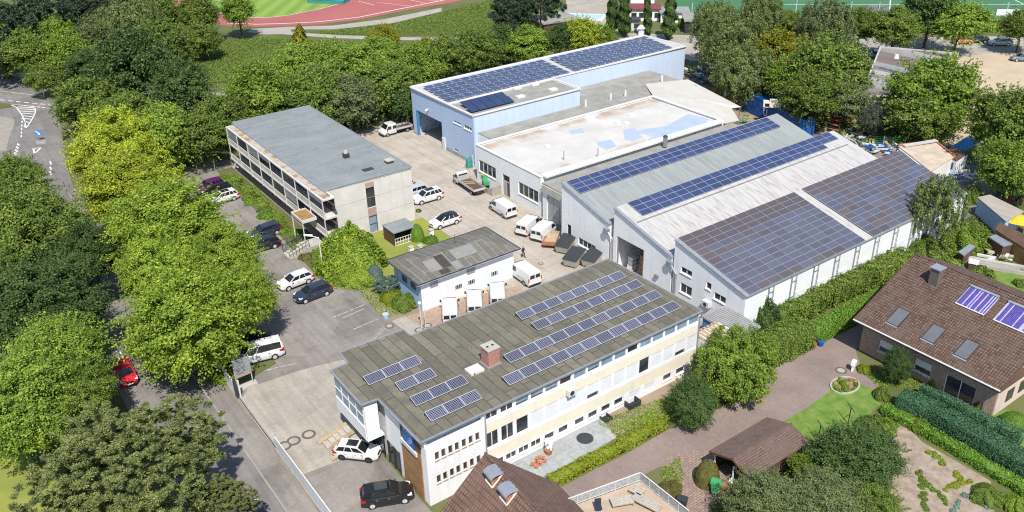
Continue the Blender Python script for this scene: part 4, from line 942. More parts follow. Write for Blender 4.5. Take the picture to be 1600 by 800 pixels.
t = thing('roof_ventilator', 'pale ventilator cowl on the far end of the blue hall roof', 'ventilator', (q.x-1, q.y-0.5, BZ), world=True)
b.tube((q.x-1, q.y-0.5, BZ), (q.x-1, q.y-0.5, BZ+1.6), 0.7, 0.6, 12); b.build('duct', M['white_metal'], t); b = MB(); b.tube((q.x-1, q.y-0.5, BZ+1.6), (q.x-1, q.y-0.5, BZ+2.3), 0.9, 0.3, 12); b.build('cowl', M['white_metal'], t)

# ------------------------------------------------------------------ low white workshop with the patched flat roof
WZ = 6.2
def patched():
    m = mat('patched_roof', (0.53, 0.515, 0.49), (0.45, 0.43, 0.40), 0.8, 0.25, 7, 0.1, 6, space='world')
    n, l = m.node_tree.nodes, m.node_tree.links; b = n['Principled BSDF']; base = b.inputs['Base Color'].links[0].from_socket
    geo = n.new('ShaderNodeNewGeometry')
    def layer(base, scale, lo, hi, c, axis=None, a0=0, a1=0, vor=False, amount=1.0):
        nz = n.new('ShaderNodeTexVoronoi' if vor else 'ShaderNodeTexNoise'); nz.inputs['Scale'].default_value = scale
        l.new(geo.outputs['Position'], nz.inputs['Vector'])
        mr = n.new('ShaderNodeMapRange'); mr.inputs[1].default_value = lo; mr.inputs[2].default_value = hi; mr.inputs[4].default_value = amount
        if vor: nz.distance = 'CHEBYCHEV'; s = n.new('ShaderNodeSeparateColor'); l.new(nz.outputs['Color'], s.inputs[0]); l.new(s.outputs[0], mr.inputs[0])
        else: nz.inputs['Detail'].default_value = 6; l.new(nz.outputs[0], mr.inputs[0])
        f = mr.outputs[0]
        if axis is not None:
            sp = n.new('ShaderNodeSeparateXYZ'); l.new(geo.outputs['Position'], sp.inputs[0])
            m2 = n.new('ShaderNodeMapRange'); m2.inputs[1].default_value = a0; m2.inputs[2].default_value = a1; l.new(sp.outputs[axis], m2.inputs[0])
            mm = n.new('ShaderNodeMath'); mm.operation = 'MULTIPLY'; l.new(f, mm.inputs[0]); l.new(m2.outputs[0], mm.inputs[1]); f = mm.outputs[0]
        mx = n.new('ShaderNodeMix'); mx.data_type = 'RGBA'; l.new(f, mx.inputs[0]); l.new(base, mx.inputs[6]); mx.inputs[7].default_value = lin(c); return mx.outputs[2]
    c = layer(base, 0.3, 0.40, 0.60, (0.32, 0.225, 0.14), 1, 107.8, 110.0, amount=0.75)     # rust-coloured silt along the back upstand
    c = layer(c, 0.3, 0.45, 0.62, (0.36, 0.28, 0.20), 1, 97.8, 96.0, amount=0.8)
    l.new(c, b.inputs['Base Color']); return m
wk = thing('workshop', 'low white workshop with a white patched and rust stained flat roof', 'building', (90, 103, 0), world=True)
def rx(a, c, X):
    p, q = OX(*a, X), OX(*c, X); return (min(p.y, q.y), max(p.y, q.y), min(p.z, q.z), max(p.z, q.z))
X0 = 71.95; WY0, WY1 = 94.5, 111.7
h1 = rx((748, 257), (775, 283), X0); h2 = rx((785, 275), (797, 312), X0); h3 = rx((810, 289), (841, 318), X0)
h1 = (h1[0], min(h1[1], 111.0), 1.9, 3.9); h3 = (h3[0], h3[1], 1.7, 3.7); h2 = (h2[0], h2[1], 0.0, 3.6)
w = MB(); wall_x(w, WY0, WY1, 0, WZ, X0, [h1, h2, h3], 0.3)
w.box(X0+0.3, 111, WY0, WY0+0.3, 0, WZ); w.box(X0+0.3, 111, WY1-0.3, WY1, 0, WZ); w.box(110.7, 111, WY0+0.3, WY1-0.3, 0, WZ)
w.build('wall', M['white_wall'], wk)
b = MB(); b.box(X0+0.3, 110.7, WY0+0.3, WY1-0.3, WZ-0.45, WZ-0.25); b.build('roof', patched(), wk)
M['membrane'] = mat('membrane', (0.31, 0.38, 0.50), (0.36, 0.42, 0.50), 0.7, 0.5, 6)
for pp in ([(985, 205), (1040, 197), (1075, 178), (1108, 186), (1096, 200), (1050, 214), (1018, 213)], [(1018, 214), (1052, 215), (1042, 222), (1012, 219)], [(932, 222), (955, 218), (963, 228), (948, 234), (934, 228)], [(974, 203), (992, 200), (1004, 214), (990, 220), (976, 218)], [(888, 204), (910, 200), (914, 207), (892, 209)]):
    mz = globals().get('mz', WZ-0.247)+0.003; b = MB(); b.poly([tuple(G(*q, mz)) for q in pp][::-1]); b.build('membrane_patch', M['membrane'], wk)
b = MB(); b.box(X0-0.08, X0+0.4, WY0-0.05, WY1+0.05, WZ+0.002, WZ+0.1); b.box(X0+0.41, 111.1, WY1-0.4, WY1+0.1, WZ+0.002, WZ+0.14); b.box(110.5, 111.1, WY0+0.7, WY1-0.41, WZ+0.002, WZ+0.14); b.build('coping', M['white_metal'], wk)
b = MB(); b.box(X0+0.41, 110.4, WY0-0.8, WY0+0.6, WZ+0.003, WZ+0.24); b.build('wide_coping', M['white_metal'], wk)
window_x(wk, *h1, X0, 4); window_x(wk, *h3, X0, 4)
f = MB(); f.box(X0+0.1, X0+0.2, h2[0], h2[0]+0.1, 0, h2[3]); f.box(X0+0.1, X0+0.2, h2[1]-0.1, h2[1], 0, h2[3]); f.box(X0+0.1, X0+0.2, h2[0], h2[1], 2.4, 2.5); f.box(X0+0.1, X0+0.2, (h2[0]+h2[1])/2, h2[1]-0.1, 0.0, 2.4); fo = f.build('door', M['concrete'], wk)
g = MB(); g.box(X0+0.22, X0+0.24, h2[0], h2[1], 0, h2[3]); g.build('pane', M['glass'], fo)
for px, py, h in ((881, 250, 1.2), (934, 246, 1.3)):
    p = G(px, py, WZ-0.25); b = MB(); b.tube((p.x, p.y, WZ-0.25), (p.x, p.y, WZ+h), 0.07); b.build('vent_pipe', M['grey_metal'], wk)
p = G(1039, 226, WZ+0.1); b = MB(); b.tube((p.x, p.y, WZ-0.2), (p.x, p.y, WZ+1.4), 0.35, seg=12); b.build('flue', M['grey_metal'], wk); b = MB(); b.tube((p.x, p.y, WZ+1.4), (p.x, p.y, WZ+1.6), 0.42, 0.3, 12); b.build('flue_cap', M['dark_metal'], wk)
for px, py in ((855, 229), (978, 193), (985, 180), (965, 192)):
    p = G(px, py, WZ-0.25); b = MB(); b.box(p.x-0.5, p.x+0.5, p.y-0.4, p.y+0.4, WZ-0.25, WZ-0.02); b.build('roof_outlet', M['white_metal'], wk)
# connecting bay between the workshop and the first hall
lk = thing('link_building', 'narrow link bay with a tall grey sliding door between workshop and hall', 'building', (75, 90, 0), world=True)
w = MB(); wall_x(w, 86.35, 93.6, 0, 5.6, 71.6, [(87.0, 92.6, 0, 4.4)], 0.3); w.box(71.9, 110, 93.3, 93.6, 0, 5.5); w.build('wall', M['white_wall'], lk)
b = MB(); b.box(71.5, 112, 86.4, 93.65, 5.61, 5.8); b.build('roof', M['roof_gravel'], lk)
b = MB(); b.box(71.3, 71.59, 86.4, 93.5, 4.5, 5.6); b.build('fascia', M['concrete'], lk)
b = MB()
for k in range(4): b.box(71.78, 71.86, 87.05+k*1.4, 87.05+(k+1)*1.4-0.06, 0, 4.35)
b.build('sliding_door', M['zinc'], lk)
# grey flat roof between workshop and blue hall, and pale canvas canopy behind
gb = thing('grey_workshop', 'grey flat roofed bay squeezed between the workshop and the blue hall', 'building', (105, 118, 0), world=True)
b = MB(); b.box(76, 123, 112.0, 117.05, 0, 5.6); b.box(98.3, 123, 117.06, 125.2, 0, 5.6); b.build('wall', M['white_wall'], gb)
b = MB(); b.prism([(76, 112.0), (123, 112.0), (123, 125.2), (98.3, 125.2), (98.3, 117.05), (76, 117.05)], 5.603, 5.75); b.build('roof', M['roof_gravel'], gb)
for px, py in ((954, 156), (977, 150), (1034, 127), (915, 166)):
    p = G(px, py, 5.75); b = MB(); b.tube((p.x, p.y, 5.75), (p.x, p.y, 6.9), 0.25, 0.2); b.build('vent_pipe', M['white_metal'], gb)
cp = thing('canvas_canopy', 'cream tarpaulin canopy stretched behind the white patched roof', 'canopy', (117, 107, 0), world=True)
cz = 5.0
pts = [G(*p, cz+0.8) for p in ((1008, 131), (1075, 124))] + [G(1158, 167, cz), G(1143, 169, cz), G(1155, 188, cz), G(1130, 193, cz+0.5), G(1022, 152, cz+1.25)]
ctr = sum(pts, Vector())/len(pts)+Vector((0, 0, 0.4))
b = MB()
for p, q in zip(pts, pts[1:]+pts[:1]): b.slab([p, ctr, q][::-1], 0.05)
b.build('canvas', mat('canvas', (0.50, 0.48, 0.43), (0.455, 0.435, 0.385), 0.8, 0.4), cp)
for p in (pts[1], pts[2], pts[4]): b = MB(); b.tube((p.x-0.3, p.y, 0), (p.x-0.3, p.y, p.z-0.06), 0.09); b.build('post', M['grey_metal'], cp)

# ------------------------------------------------------------------ small white house with a hipped felt roof
vi = thing('garage_house', 'small white house with a low hipped grey felt roof and overhanging eaves', 'house', (51, 85.3, 0), world=True)
vz = 4.3; f_, r_, l_, t_ = G(655, 446, vz), G(812.5, 388, vz), G(602.5, 407.5, vz), G(758, 354, vz)
vx0, vx1 = (f_.x+l_.x)/2, (r_.x+t_.x)/2; vy0, vy1 = (f_.y+r_.y)/2, (l_.y+t_.y)/2
ra, rb = Vector((vx0+4.0, (vy0+vy1)/2, vz+0.95)), Vector((vx1-3.6, (vy0+vy1)/2, vz+0.95))
A, B_, C_, D_ = (vx0, vy0, vz), (vx1, vy0, vz), (vx1, vy1, vz), (vx0, vy1, vz)
b = MB(); b.poly([A, B_, rb, ra]); b.poly([B_, C_, rb]); b.poly([C_, D_, ra, rb]); b.poly([D_, A, ra]); b.build('roof', M['felt_grey'], vi)
b = MB(); b.box(vx0+0.01, vx1-0.01, vy0+0.01, vy1-0.01, vz-0.18, vz-0.01); b.build('eaves', M['white_frame'], vi)
e = MB()
for p, q in ((A, B_), (B_, C_), (C_, D_), (D_, A)): e.bar((p[0], p[1], vz), (q[0], q[1], vz), 0.12, 0.1)
e.build('eaves_edge', M['dark_metal'], vi)
M['felt_dark'] = mat('felt_dark', (0.045, 0.04, 0.035), (0.06, 0.055, 0.05), 0.9, 2)
M['felt_pale'] = mat('felt_pale', (0.24, 0.235, 0.225), (0.20, 0.195, 0.185), 0.9, 1)
sl = (ra.z-vz)/((vy1-vy0)/2); nrm = Vector((0, -sl, 1)).normalized()*0.015
def patch(x0, x1, d0, d1, m, w=0.03):
    P = lambda x, d: (x, vy0+d, vz+sl*d+w)
    b = MB(); b.slab([P(x0, d0), P(x1, d0), P(x1, d1), P(x0, d1)], 0.02); return b.build('roof_patch', m, vi)
patch(vx0+4.4, vx0+5.6, 1.2, 3.7, M['felt_dark']); patch(vx0+3.6, vx0+4.9, 0.3, 1.1, M['felt_dark'], 0.034); patch(vx0+6.8, vx0+10.0, 1.9, 3.8, M['felt_pale']); patch(vx0+2.6, vx0+4.3, 1.25, 3.4, M['felt_pale'], 0.026); patch(vx0+5.7, vx0+6.7, 0.3, 1.8, M['felt_pale'])
wx0, wx1, wy0, wy1 = vx0+0.7, vx1-0.7, vy0+0.65, vy1-0.65
w = MB(); w.box(wx0, wx1, wy0, wy1, 0, vz-0.19); w.build('wall', M['white_wall'], vi)
M['pale_blue'] = mat('pale_blue', (0.36, 0.48, 0.68), (0.32, 0.44, 0.63), 0.8, 1)
b = MB(); b.box(wx0-0.02, wx0-0.002, wy0, wy1, 0, vz-0.19); b.build('painted_side', M['pale_blue'], vi)
b = MB(); b.box(wx1-4.6, wx1-0.25, wy0-0.012, wy0-0.002, 0.05, 2.2); b.build('painted_patch', mat('blue_wash', (0.60, 0.69, 0.80), (0.70, 0.74, 0.79), 0.85, 0.9, 6), vi)
for px, py, ww, hh in ((678, 442, 1.1, 0.9), (736, 424, 1.2, 1.0)):
    q = OY(px, py, wy0); x = q.x; b = MB(); b.box(x-ww/2, x+ww/2, wy0-0.06, wy0-0.003, 2.9, 2.9+hh); b.build('roller_shutter', M['zinc'], vi)
for px, py in ((717, 459), (737, 452), (772.5, 437)):
    q = OY(px, py, wy0); f = MB(); f.box(q.x-0.55, q.x+0.55, wy0-0.05, wy0-0.004, 1.35, 2.05); fo = f.build('window', M['white_frame'], vi)
    g = MB(); g.box(q.x-0.48, q.x+0.48, wy0-0.065, wy0-0.052, 1.42, 1.98); g.build('pane', M['glass'], fo)
    k = MB()
    for j in (-0.3, 0, 0.3): k.box(q.x+j-0.02, q.x+j+0.02, wy0-0.09, wy0-0.07, 1.4, 2.0)
    k.build('bars', M['white_frame'], fo)
for y in (wy0+1.2, wy0+3.4):
    f = MB(); f.box(wx0-0.06, wx0-0.022, y, y+1.3, 2.4, 3.5); fo = f.build('window', M['blue_door'], vi); g = MB(); g.box(wx0-0.075, wx0-0.062, y+0.1, y+1.2, 2.5, 3.4); g.build('pane', M['glass'], fo)
q = G(711, 380, vz+0.9); b = MB(); b.tube((q.x, q.y, vz+0.3), (q.x, q.y, vz+2.2), 0.03); b.tube((q.x-0.6, q.y, vz+2.1), (q.x+0.6, q.y, vz+2.1), 0.02); b.build('aerial', M['dark_metal'], vi)
# bin shelter
sh = thing('bin_shelter', 'dark bin shelter with a grey flat roof and white lattice front', 'shelter', (0, 0, 0), world=False)
p = G(626, 374); sh.location = (p.x, p.y, 0)
b = MB(); b.box(-1.9, 1.9, -1.7, 1.7, 2.1, 2.25); b.build('roof', M['felt_blue'], sh)
b = MB(); b.box(-1.8, -1.72, -1.6, 1.6, 0, 2.1); b.box(1.72, 1.8, -1.6, 1.6, 0, 2.1); b.box(-1.72, 1.72, 1.52, 1.6, 0, 2.1); b.build('walls', M['brown'], sh)
b = MB()
for k in range(9): b.box(-1.7+k*0.42, -1.65+k*0.42, -1.6, -1.55, 0, 1.2)
for z in (0.1, 0.6, 1.15): b.box(-1.7, 1.7, -1.62, -1.601, z, z+0.06)
b.build('lattice', M['white_frame'], sh)
for i, (px, py, h, lab) in enumerate(((643, 395, 0.9, 'white concrete gate pillar on the strip of grass below the bin shelter'), (657, 391, 0.7, 'short white stump beside the grey roof edge'), (674, 369, 1.0, 'white pillar next to the light green shrub behind the small white house'))):
    q = G(px, py); t = thing('pillar', lab, 'pillar', (q.x, q.y, 0), world=True); b = MB(); b.box(q.x-0.3, q.x+0.3, q.y-0.3, q.y+0.3, 0, h); b.build('shaft', M['white_wall'], t); b = MB(); b.box(q.x-0.36, q.x+0.36, q.y-0.36, q.y+0.36, h+0.003, h+0.1); b.build('cap', M['concrete'], t)

# ------------------------------------------------------------------ brown-tiled house on the right
def tiled_plane(b, p0, p1, q1, q0, n, lift=0.035, mi=0):
    """Roof plane from ridge edge p0-p1 down to eave edge q0-q1 as n overlapping tile courses."""
    p0, p1, q0, q1 = map(Vector, (p0, p1, q0, q1)); nz = (p1-p0).cross(q0-p0).normalized()
    if nz.z < 0: nz = -nz
    for i in range(n):
        a, c = i/n, (i+1)/n
        u0, u1 = p0.lerp(q0, a), p1.lerp(q1, a); v0, v1 = p0.lerp(q0, c)+nz*lift, p1.lerp(q1, c)+nz*lift
        b.quad(u0, v0, v1, u1, mi); w0, w1 = p0.lerp(q0, c)-nz*0.01, p1.lerp(q1, c)-nz*0.01; b.quad(v0, w0, w1, v1, mi)
hs = thing('tiled_house', 'large house with a brown tiled gable roof and violet solar tubes', 'house', (88, 36, 0), world=True)
ez, rz_ = 4.4, 9.1; ex, rx_ = 77.35, 87.5; hy0, hy1 = 28.5, 44.9
b = MB(); tiled_plane(b, (rx_, hy0, rz_), (rx_, hy1, rz_), (ex, hy1, ez), (ex, hy0, ez), 31)
tiled_plane(b, (rx_, hy0, rz_), (rx_, hy1, rz_), (97.5, hy1, ez), (97.5, hy0, ez), 33)
b.build('roof', M['tile_brown'], hs)
b = MB(); b.hull8([(ex-0.02, hy0, ez-0.3), (97.5, hy0, ez-0.3), (97.5, hy1, ez-0.3), (ex-0.02, hy1, ez-0.3), (ex, hy0, ez-0.08), (97.5, hy0, ez-0.08), (97.5, hy1, ez-0.08), (ex, hy1, ez-0.08)]); b.build('soffit', M['brown'], hs)
b = MB(); b.tube((ex-0.08, hy0, ez-0.02), (ex-0.08, hy1, ez-0.02), 0.085, seg=8); b.build('gutter', M['white_metal'], hs)
b = MB()
for k in range(40): y = hy0+(hy1-hy0)*k/40; b.tube((rx_, y, rz_+0.03), (rx_, y+0.43, rz_+0.06), 0.13, 0.15, 6)
b.build('ridge_tiles', M['tile_brown'], hs, 40)
b = MB()
for y in (hy0-0.02, hy1+0.02):
    for (xa_, za_) in ((ex, ez), (97.5, ez)): b.bar((xa_, y, za_-0.08), (rx_, y, rz_-0.08), 0.06, 0.26)
b.pieces('bargeboard', M['brown'], hs)
M['house_brick'] = brickmat('house_brick', (0.36, 0.25, 0.19), (0.30, 0.20, 0.15), (0.38, 0.32, 0.27), 0.25, 0.08, 0.01, axis='YZ')
wX = 78.75
wins = [(40.6, 42.2, 1.1, 2.6), (36.0, 37.9, 1.0, 2.5), (31.2, 34.4, 0.1, 2.4)]
w = MB(); wall_x(w, hy0+0.7, hy1-0.5, 0, ez-0.3, wX, wins, 0.3); w.box(wX+0.31, 96.8, hy1-0.8, hy1-0.5, 0, ez-0.3); w.box(96.5, 96.8, hy0+0.7, hy1-0.8, 0, ez-0.3); w.box(wX+0.31, 96.5, hy0+1.0, hy0+1.2, 0, ez-0.3)
w.build('wall', M['house_brick'], hs)
gbl = MB(); gbl.hull8([(wX, hy0+0.7, ez-0.3), (96.8, hy0+0.7, ez-0.3), (96.8, hy0+0.95, ez-0.3), (wX, hy0+0.95, ez-0.3), (rx_-0.05, hy0+0.7, rz_-0.35), (rx_+0.05, hy0+0.7, rz_-0.35), (rx_+0.05, hy0+0.95, rz_-0.35), (rx_-0.05, hy0+0.95, rz_-0.35)])
gbl.box(wX+0.31, 96.5, hy0+0.7, hy0+0.99, 0, ez-0.303)
M['rose_render'] = mat('rose_render', (0.62, 0.50, 0.43), (0.55, 0.44, 0.38), 0.9, 0.6)
gbl.build('gable', M['rose_render'], hs); gbl = MB()
gbl.hull8([(wX, hy1-0.75, ez-0.3), (96.8, hy1-0.75, ez-0.3), (96.8, hy1-0.5, ez-0.3), (wX, hy1-0.5, ez-0.3), (rx_-0.05, hy1-0.75, rz_-0.35), (rx_+0.05, hy1-0.75, rz_-0.35), (rx_+0.05, hy1-0.5, rz_-0.35), (rx_-0.05, hy1-0.5, rz_-0.35)])
gbl.build('gable', M['house_brick'], hs)
for (x, z0_, z1_) in ((81.0, 0.9, 2.3), (83.5, 0.9, 2.3), (86.0, 0.9, 2.3), (83.6, 4.7, 5.9)):
    f = MB(); f.box(x, x+1.3, hy0+0.63, hy0+0.697, z0_, z1_); fo = f.build('window', M['brown'], hs); g = MB(); g.box(x+0.1, x+1.2, hy0+0.61, hy0+0.627, z0_+0.1, z1_-0.1); g.build('pane', M['glass'], fo)
for i, h in enumerate(wins):
    fo = window_x(hs, *h, wX, 1 if i < 2 else 2)
    if i < 2: s = MB(); s.box(wX+0.02, wX+0.07, h[0]+0.05, h[1]-0.05, h[2]+0.7, h[3]); s.build('roller_shutter', M['shutter'], fo)
pz = MB(); pz.box(79.0, 82.0, 29.3, 35.2, 0.01, 0.05); pz.build('terrace_floor', M['pave_brick'], hs)
def on_roof(px, py):
    # point of the -X roof slope seen at that pixel
    d = ray(px, py); n = Vector((-(rz_-ez), 0, rx_-ex)); p0 = Vector((ex, 0, ez)); o = Vector((0, 0, CAM_H)); return o+d*((p0-o).dot(n)/d.dot(n))
hd = Vector((rx_-ex, 0, rz_-ez)).normalized(); hn = Vector((-hd.z, 0, hd.x))
def roof_box(b, y0, y1, s0, s1, h0, h1, mi=0):
    P = lambda s, y, h: Vector((ex, y, ez))+hd*s+hn*h
    b.hull8([P(s0, y0, h0), P(s1, y0, h0), P(s1, y1, h0), P(s0, y1, h0), P(s0, y0, h1), P(s1, y0, h1), P(s1, y1, h1), P(s0, y1, h1)], mi)
def s_of(p): return (p-Vector((ex, p.y, ez))).dot(hd)
for a, c in (((1388, 505), (1418, 489)), ((1444, 531), (1473, 515)), ((1494, 556), (1526, 539))):
    p, q = on_roof(*a), on_roof(*c); y0, y1 = min(p.y, q.y), max(p.y, q.y)
    ya, yb = p.y, q.y; s0, s1 = s_of(p), s_of(q); ym = (ya+yb)/2
    f = MB(); roof_box(f, ym-0.72, ym+0.72, s0-0.05, s1+0.15, 0.02, 0.13); fo = f.build('roof_window', M['dark_metal'], hs)
    g = MB(); roof_box(g, ym-0.64, ym+0.64, s0+0.04, s1+0.07, 0.133, 0.15); g.build('pane', mat('blind_grey', (0.13, 0.135, 0.15), (0.11, 0.115, 0.13), 0.5), fo)
    g = MB(); roof_box(g, ym-0.72, ym+0.72, s0-0.2, s0-0.053, 0.02, 0.12); g.build('apron', M['zinc'], fo)
M['tubes'] = mat('tubes', (0.085, 0.065, 0.25), (0.13, 0.095, 0.36), 0.12, 3, spec=0.7)
M['tubes_pale'] = mat('tubes_pale', (0.50, 0.47, 0.70), (0.36, 0.32, 0.66), 0.15, 4, spec=0.7)
for a, b2, lab in (((1494, 474), (1556, 467), 'left'), ((1553, 500), (1640, 505), 'right')):
    p = on_roof(*a); q = on_roof(*b2); y1 = p.y; y0 = y1-3.0; s0 = s_of(p); s1 = s0+2.6
    col = thing('solar_collector', 'violet tube collector %s on the brown tiled roof' % ('nearer the chimney' if lab == 'left' else 'cut off by the picture edge'), 'solar collector', (82, y0, 7), group='tube collectors', world=True)
    f = MB(); roof_box(f, y0-0.06, y1+0.06, s1, s1+0.25, 0.08, 0.3); f.build('header', M['zinc'], col)
    f = MB(); roof_box(f, y0-0.05, y1+0.05, s0-0.12, s0, 0.06, 0.16); roof_box(f, y0-0.05, y0-0.01, s0, s1, 0.06, 0.14); roof_box(f, y1+0.01, y1+0.05, s0, s1, 0.06, 0.14); f.build('frame', M['white_metal'], col)
    for k in range(22):
        y = y0+(y1-y0)*(k+0.5)/22; P = lambda s: Vector((ex, y, ez))+hd*s+hn*0.15
        t = MB(); t.tube(P(s0), P(s1), 0.06, seg=6); t.build('glass_tube', M['tubes'] if rr.random() < 0.62 else M['tubes_pale'], col)
p = on_roof(1458, 443); y = p.y; b = MB(); b.box(p.x-0.3, p.x+0.75, y-0.55, y+0.45, p.z-0.3, rz_+0.75); co = b.build('chimney', mat('slate', (0.11, 0.095, 0.09), (0.15, 0.13, 0.12), 0.7, 2), hs)
b = MB(); b.box(p.x-0.42, p.x+0.87, y-0.67, y+0.57, rz_+0.753, rz_+0.87); b.build('chimney_cap', M['zinc'], co)

# ------------------------------------------------------------------ tiled house at the bottom edge
bh_ = thing('red_tiled_house', 'house with a red brown tiled roof and two metal capped chimneys', 'house', (31, 42, 0), world=True)
R0 = G(758, 708, 10.0); dr = Vector((-0.0872, -0.9962, 0)); du = Vector((-0.9962, 0.0872, 0)); L1 = 17
Ev = R0+du*6.9+Vector((0, 0, -6.6)); Ev2 = R0-du*6.9+Vector((0, 0, -6.6))
b = MB(); tiled_plane(b, R0, R0+dr*L1, Ev+dr*L1, Ev, 22); tiled_plane(b, R0, R0+dr*L1, Ev2+dr*L1, Ev2, 22); b.build('roof', M['tile_red'], bh_)
w = MB(); a0, a1 = Ev-du*0.6+dr*0.4, Ev2+du*0.6+dr*0.4
w.poly([(a0.x, a0.y, 0), (a1.x, a1.y, 0), (a1.x, a1.y, 3.9), (R0.x+dr.x*0.4, R0.y+dr.y*0.4, 9.85), (a0.x, a0.y, 3.9)]); 
b0, b1 = a0+dr*L1*0.95, a1+dr*L1*0.95
w.quad((a0.x, a0.y, 0), (a0.x, a0.y, 3.9), (b0.x, b0.y, 3.9), (b0.x, b0.y, 0)); w.quad((a1.x, a1.y, 0), (b1.x, b1.y, 0), (b1.x, b1.y, 3.9), (a1.x, a1.y, 3.9)); w.build('wall', M['render_white'], bh_)
b = MB()
for k in range(36): p = R0+dr*(k*0.44); b.tube(p+Vector((0, 0, 0.02)), p+dr*0.47+Vector((0, 0, 0.05)), 0.12, 0.14, 6)
b.build('ridge_tiles', M['tile_red'], bh_, 40)
for px, py in ((790, 731), (813.5, 757)):
    p = G(px, py, 10.0); p = R0+dr*((p-R0).dot(dr))+du*min(1.6, max(0.5, (p-R0).dot(du))); z0_ = 7.2; zt = 9.75
    c4 = [p+du*0.5+dr*0.5, p+du*0.5-dr*0.5, p-du*0.5-dr*0.5, p-du*0.5+dr*0.5]
    b = MB(); b.hull8([(q.x, q.y, z0_) for q in c4]+[(q.x, q.y, zt) for q in c4]); co = b.build('chimney', M['brick'], bh_)
    b = MB(); n_ = 8
    P = lambda k, s, g: Vector((p.x, p.y, 0))+du*((0.68-g)*math.cos(math.pi*k/n_))+dr*s+Vector((0, 0, zt+0.18-g+(0.34-g*0.3)*math.sin(math.pi*k/n_)))
    for k in range(n_): b.hull8([P(k, -0.66, .05), P(k+1, -0.66, .05), P(k+1, 0.66, .05), P(k, 0.66, .05), P(k, -0.66, 0), P(k+1, -0.66, 0), P(k+1, 0.66, 0), P(k, 0.66, 0)])
    b.build('metal_cowl', M['zinc'], co)
    b = MB()
    for q in c4: q = q.lerp(p, 0.12); b.tube((q.x, q.y, zt), (q.x, q.y, zt+0.3), 0.05, seg=6)
    b.pieces('cowl_leg', M['grey_metal'], co)
    b = MB()
    for k, o_ in enumerate(c4):
        q = c4[(k+1) % 4]; hz_ = lambda w: 10.06-(w-R0).dot(du)*6.6/6.9; b.bar((o_.x, o_.y, hz_(o_)), (q.x, q.y, hz_(q)), 0.14, 0.12)
    b.build('flashing', M['cream'], co)
# roof terrace with railing and wooden benches
te = thing('roof_terrace', 'timber roof terrace with a pale railing at the bottom edge', 'terrace', (40, 40, 0), world=True)
tz = 2.9; q1, q2, q3 = G(882, 795, tz), G(1000, 752, tz), G(1075, 812, tz); q4 = q1+(q3-q2)
b = MB(); b.prism([(q.x, q.y) for q in (q4, q3, q2, q1)], 0, tz); b.build('deck', mat('deck', (0.43, 0.335, 0.25), (0.36, 0.28, 0.21), 0.85, 1.2), te)
b = MB()
for p, q in ((q1, q2), (q2, q3)):
    n_ = int((q-p).length/1.1)
    for k in range(n_+1):
        c = p.lerp(q, k/n_); b.tube(c, c+Vector((0, 0, 1.0)), 0.03, seg=6)
    b.bar(p+Vector((0, 0, 1.0)), q+Vector((0, 0, 1.0)), 0.09, 0.05); b.bar(p+Vector((0, 0, 0.12)), q+Vector((0, 0, 0.12)), 0.05, 0.04)
b.build('railing', M['white_metal'], te)
b = MB()
for p, q in ((q1, q2), (q2, q3)): b.bar(p+Vector((0, 0, 0.55)), q+Vector((0, 0, 0.55)), 0.015, 0.75)
b.build('railing_mesh', mat('mesh_grey', (0.42, 0.43, 0.43), (0.25, 0.27, 0.27), 0.6, 9, contrast=(0.45, 0.55)), te)
M['weathered'] = mat('weathered', (0.46, 0.42, 0.37), (0.36, 0.33, 0.29), 0.8, 3)
def bench(px, py, L, rz, lab):
    p = G(px, py, tz+0.4); t = thing('slatted_lounger', lab, 'lounger', (p.x, p.y, tz), rz, 'slatted furniture on the terrace')
    for k in range(5): b = MB(); b.box(-L/2, L/2, -0.4+k*0.19, -0.26+k*0.19, 0.40, 0.45); b.build('slat', M['weathered'], t)
    b = MB(); b.box(-L/2, L/2, -0.42, 0.5, 0.32, 0.395); b.build('frame', M['pale_wood'], t)
    for sx in (-1, 1):
        for sy in (-0.35, 0.42): b = MB(); b.box(sx*(L/2-0.1)-0.04, sx*(L/2-0.1)+0.04, sy-0.04, sy+0.04, 0, 0.318); b.build('leg', M['pale_wood'], t)
bench(972, 783, 1.9, rad(-24), 'pale slatted lounger on the terrace, nearest the railing of the driveway side'); bench(1010, 785, 2.6, rad(-75), 'longer slatted lounger parallel to the right railing of the terrace'); bench(995, 766, 1.2, rad(-75), 'short slatted stool behind the two loungers of the terrace')
bn = G(935, 799, tz); t = thing('folding_chair', 'dark blue folding chair at the left end of the terrace', 'chair', (bn.x, bn.y, tz), rad(-30))
b = MB(); b.box(-0.28, 0.28, -0.28, 0.28, 0.42, 0.46); b.build('seat', M['cloth_dark'], t); b = MB(); b.hull8([(-0.28, 0.24, 0.46), (0.28, 0.24, 0.46), (0.28, 0.29, 0.46), (-0.28, 0.29, 0.46), (-0.28, 0.4, 1.05), (0.28, 0.4, 1.05), (0.28, 0.45, 1.05), (-0.28, 0.45, 1.05)]); b.build('backrest', M['cloth_dark'], t)
for sx in (-0.25, 0.25):
    for sy in (-0.25, 0.25): b = MB(); b.tube((sx, sy, 0), (sx, -sy*0.6, 0.42), 0.02, seg=6); b.build('leg', M['grey_metal'], t)

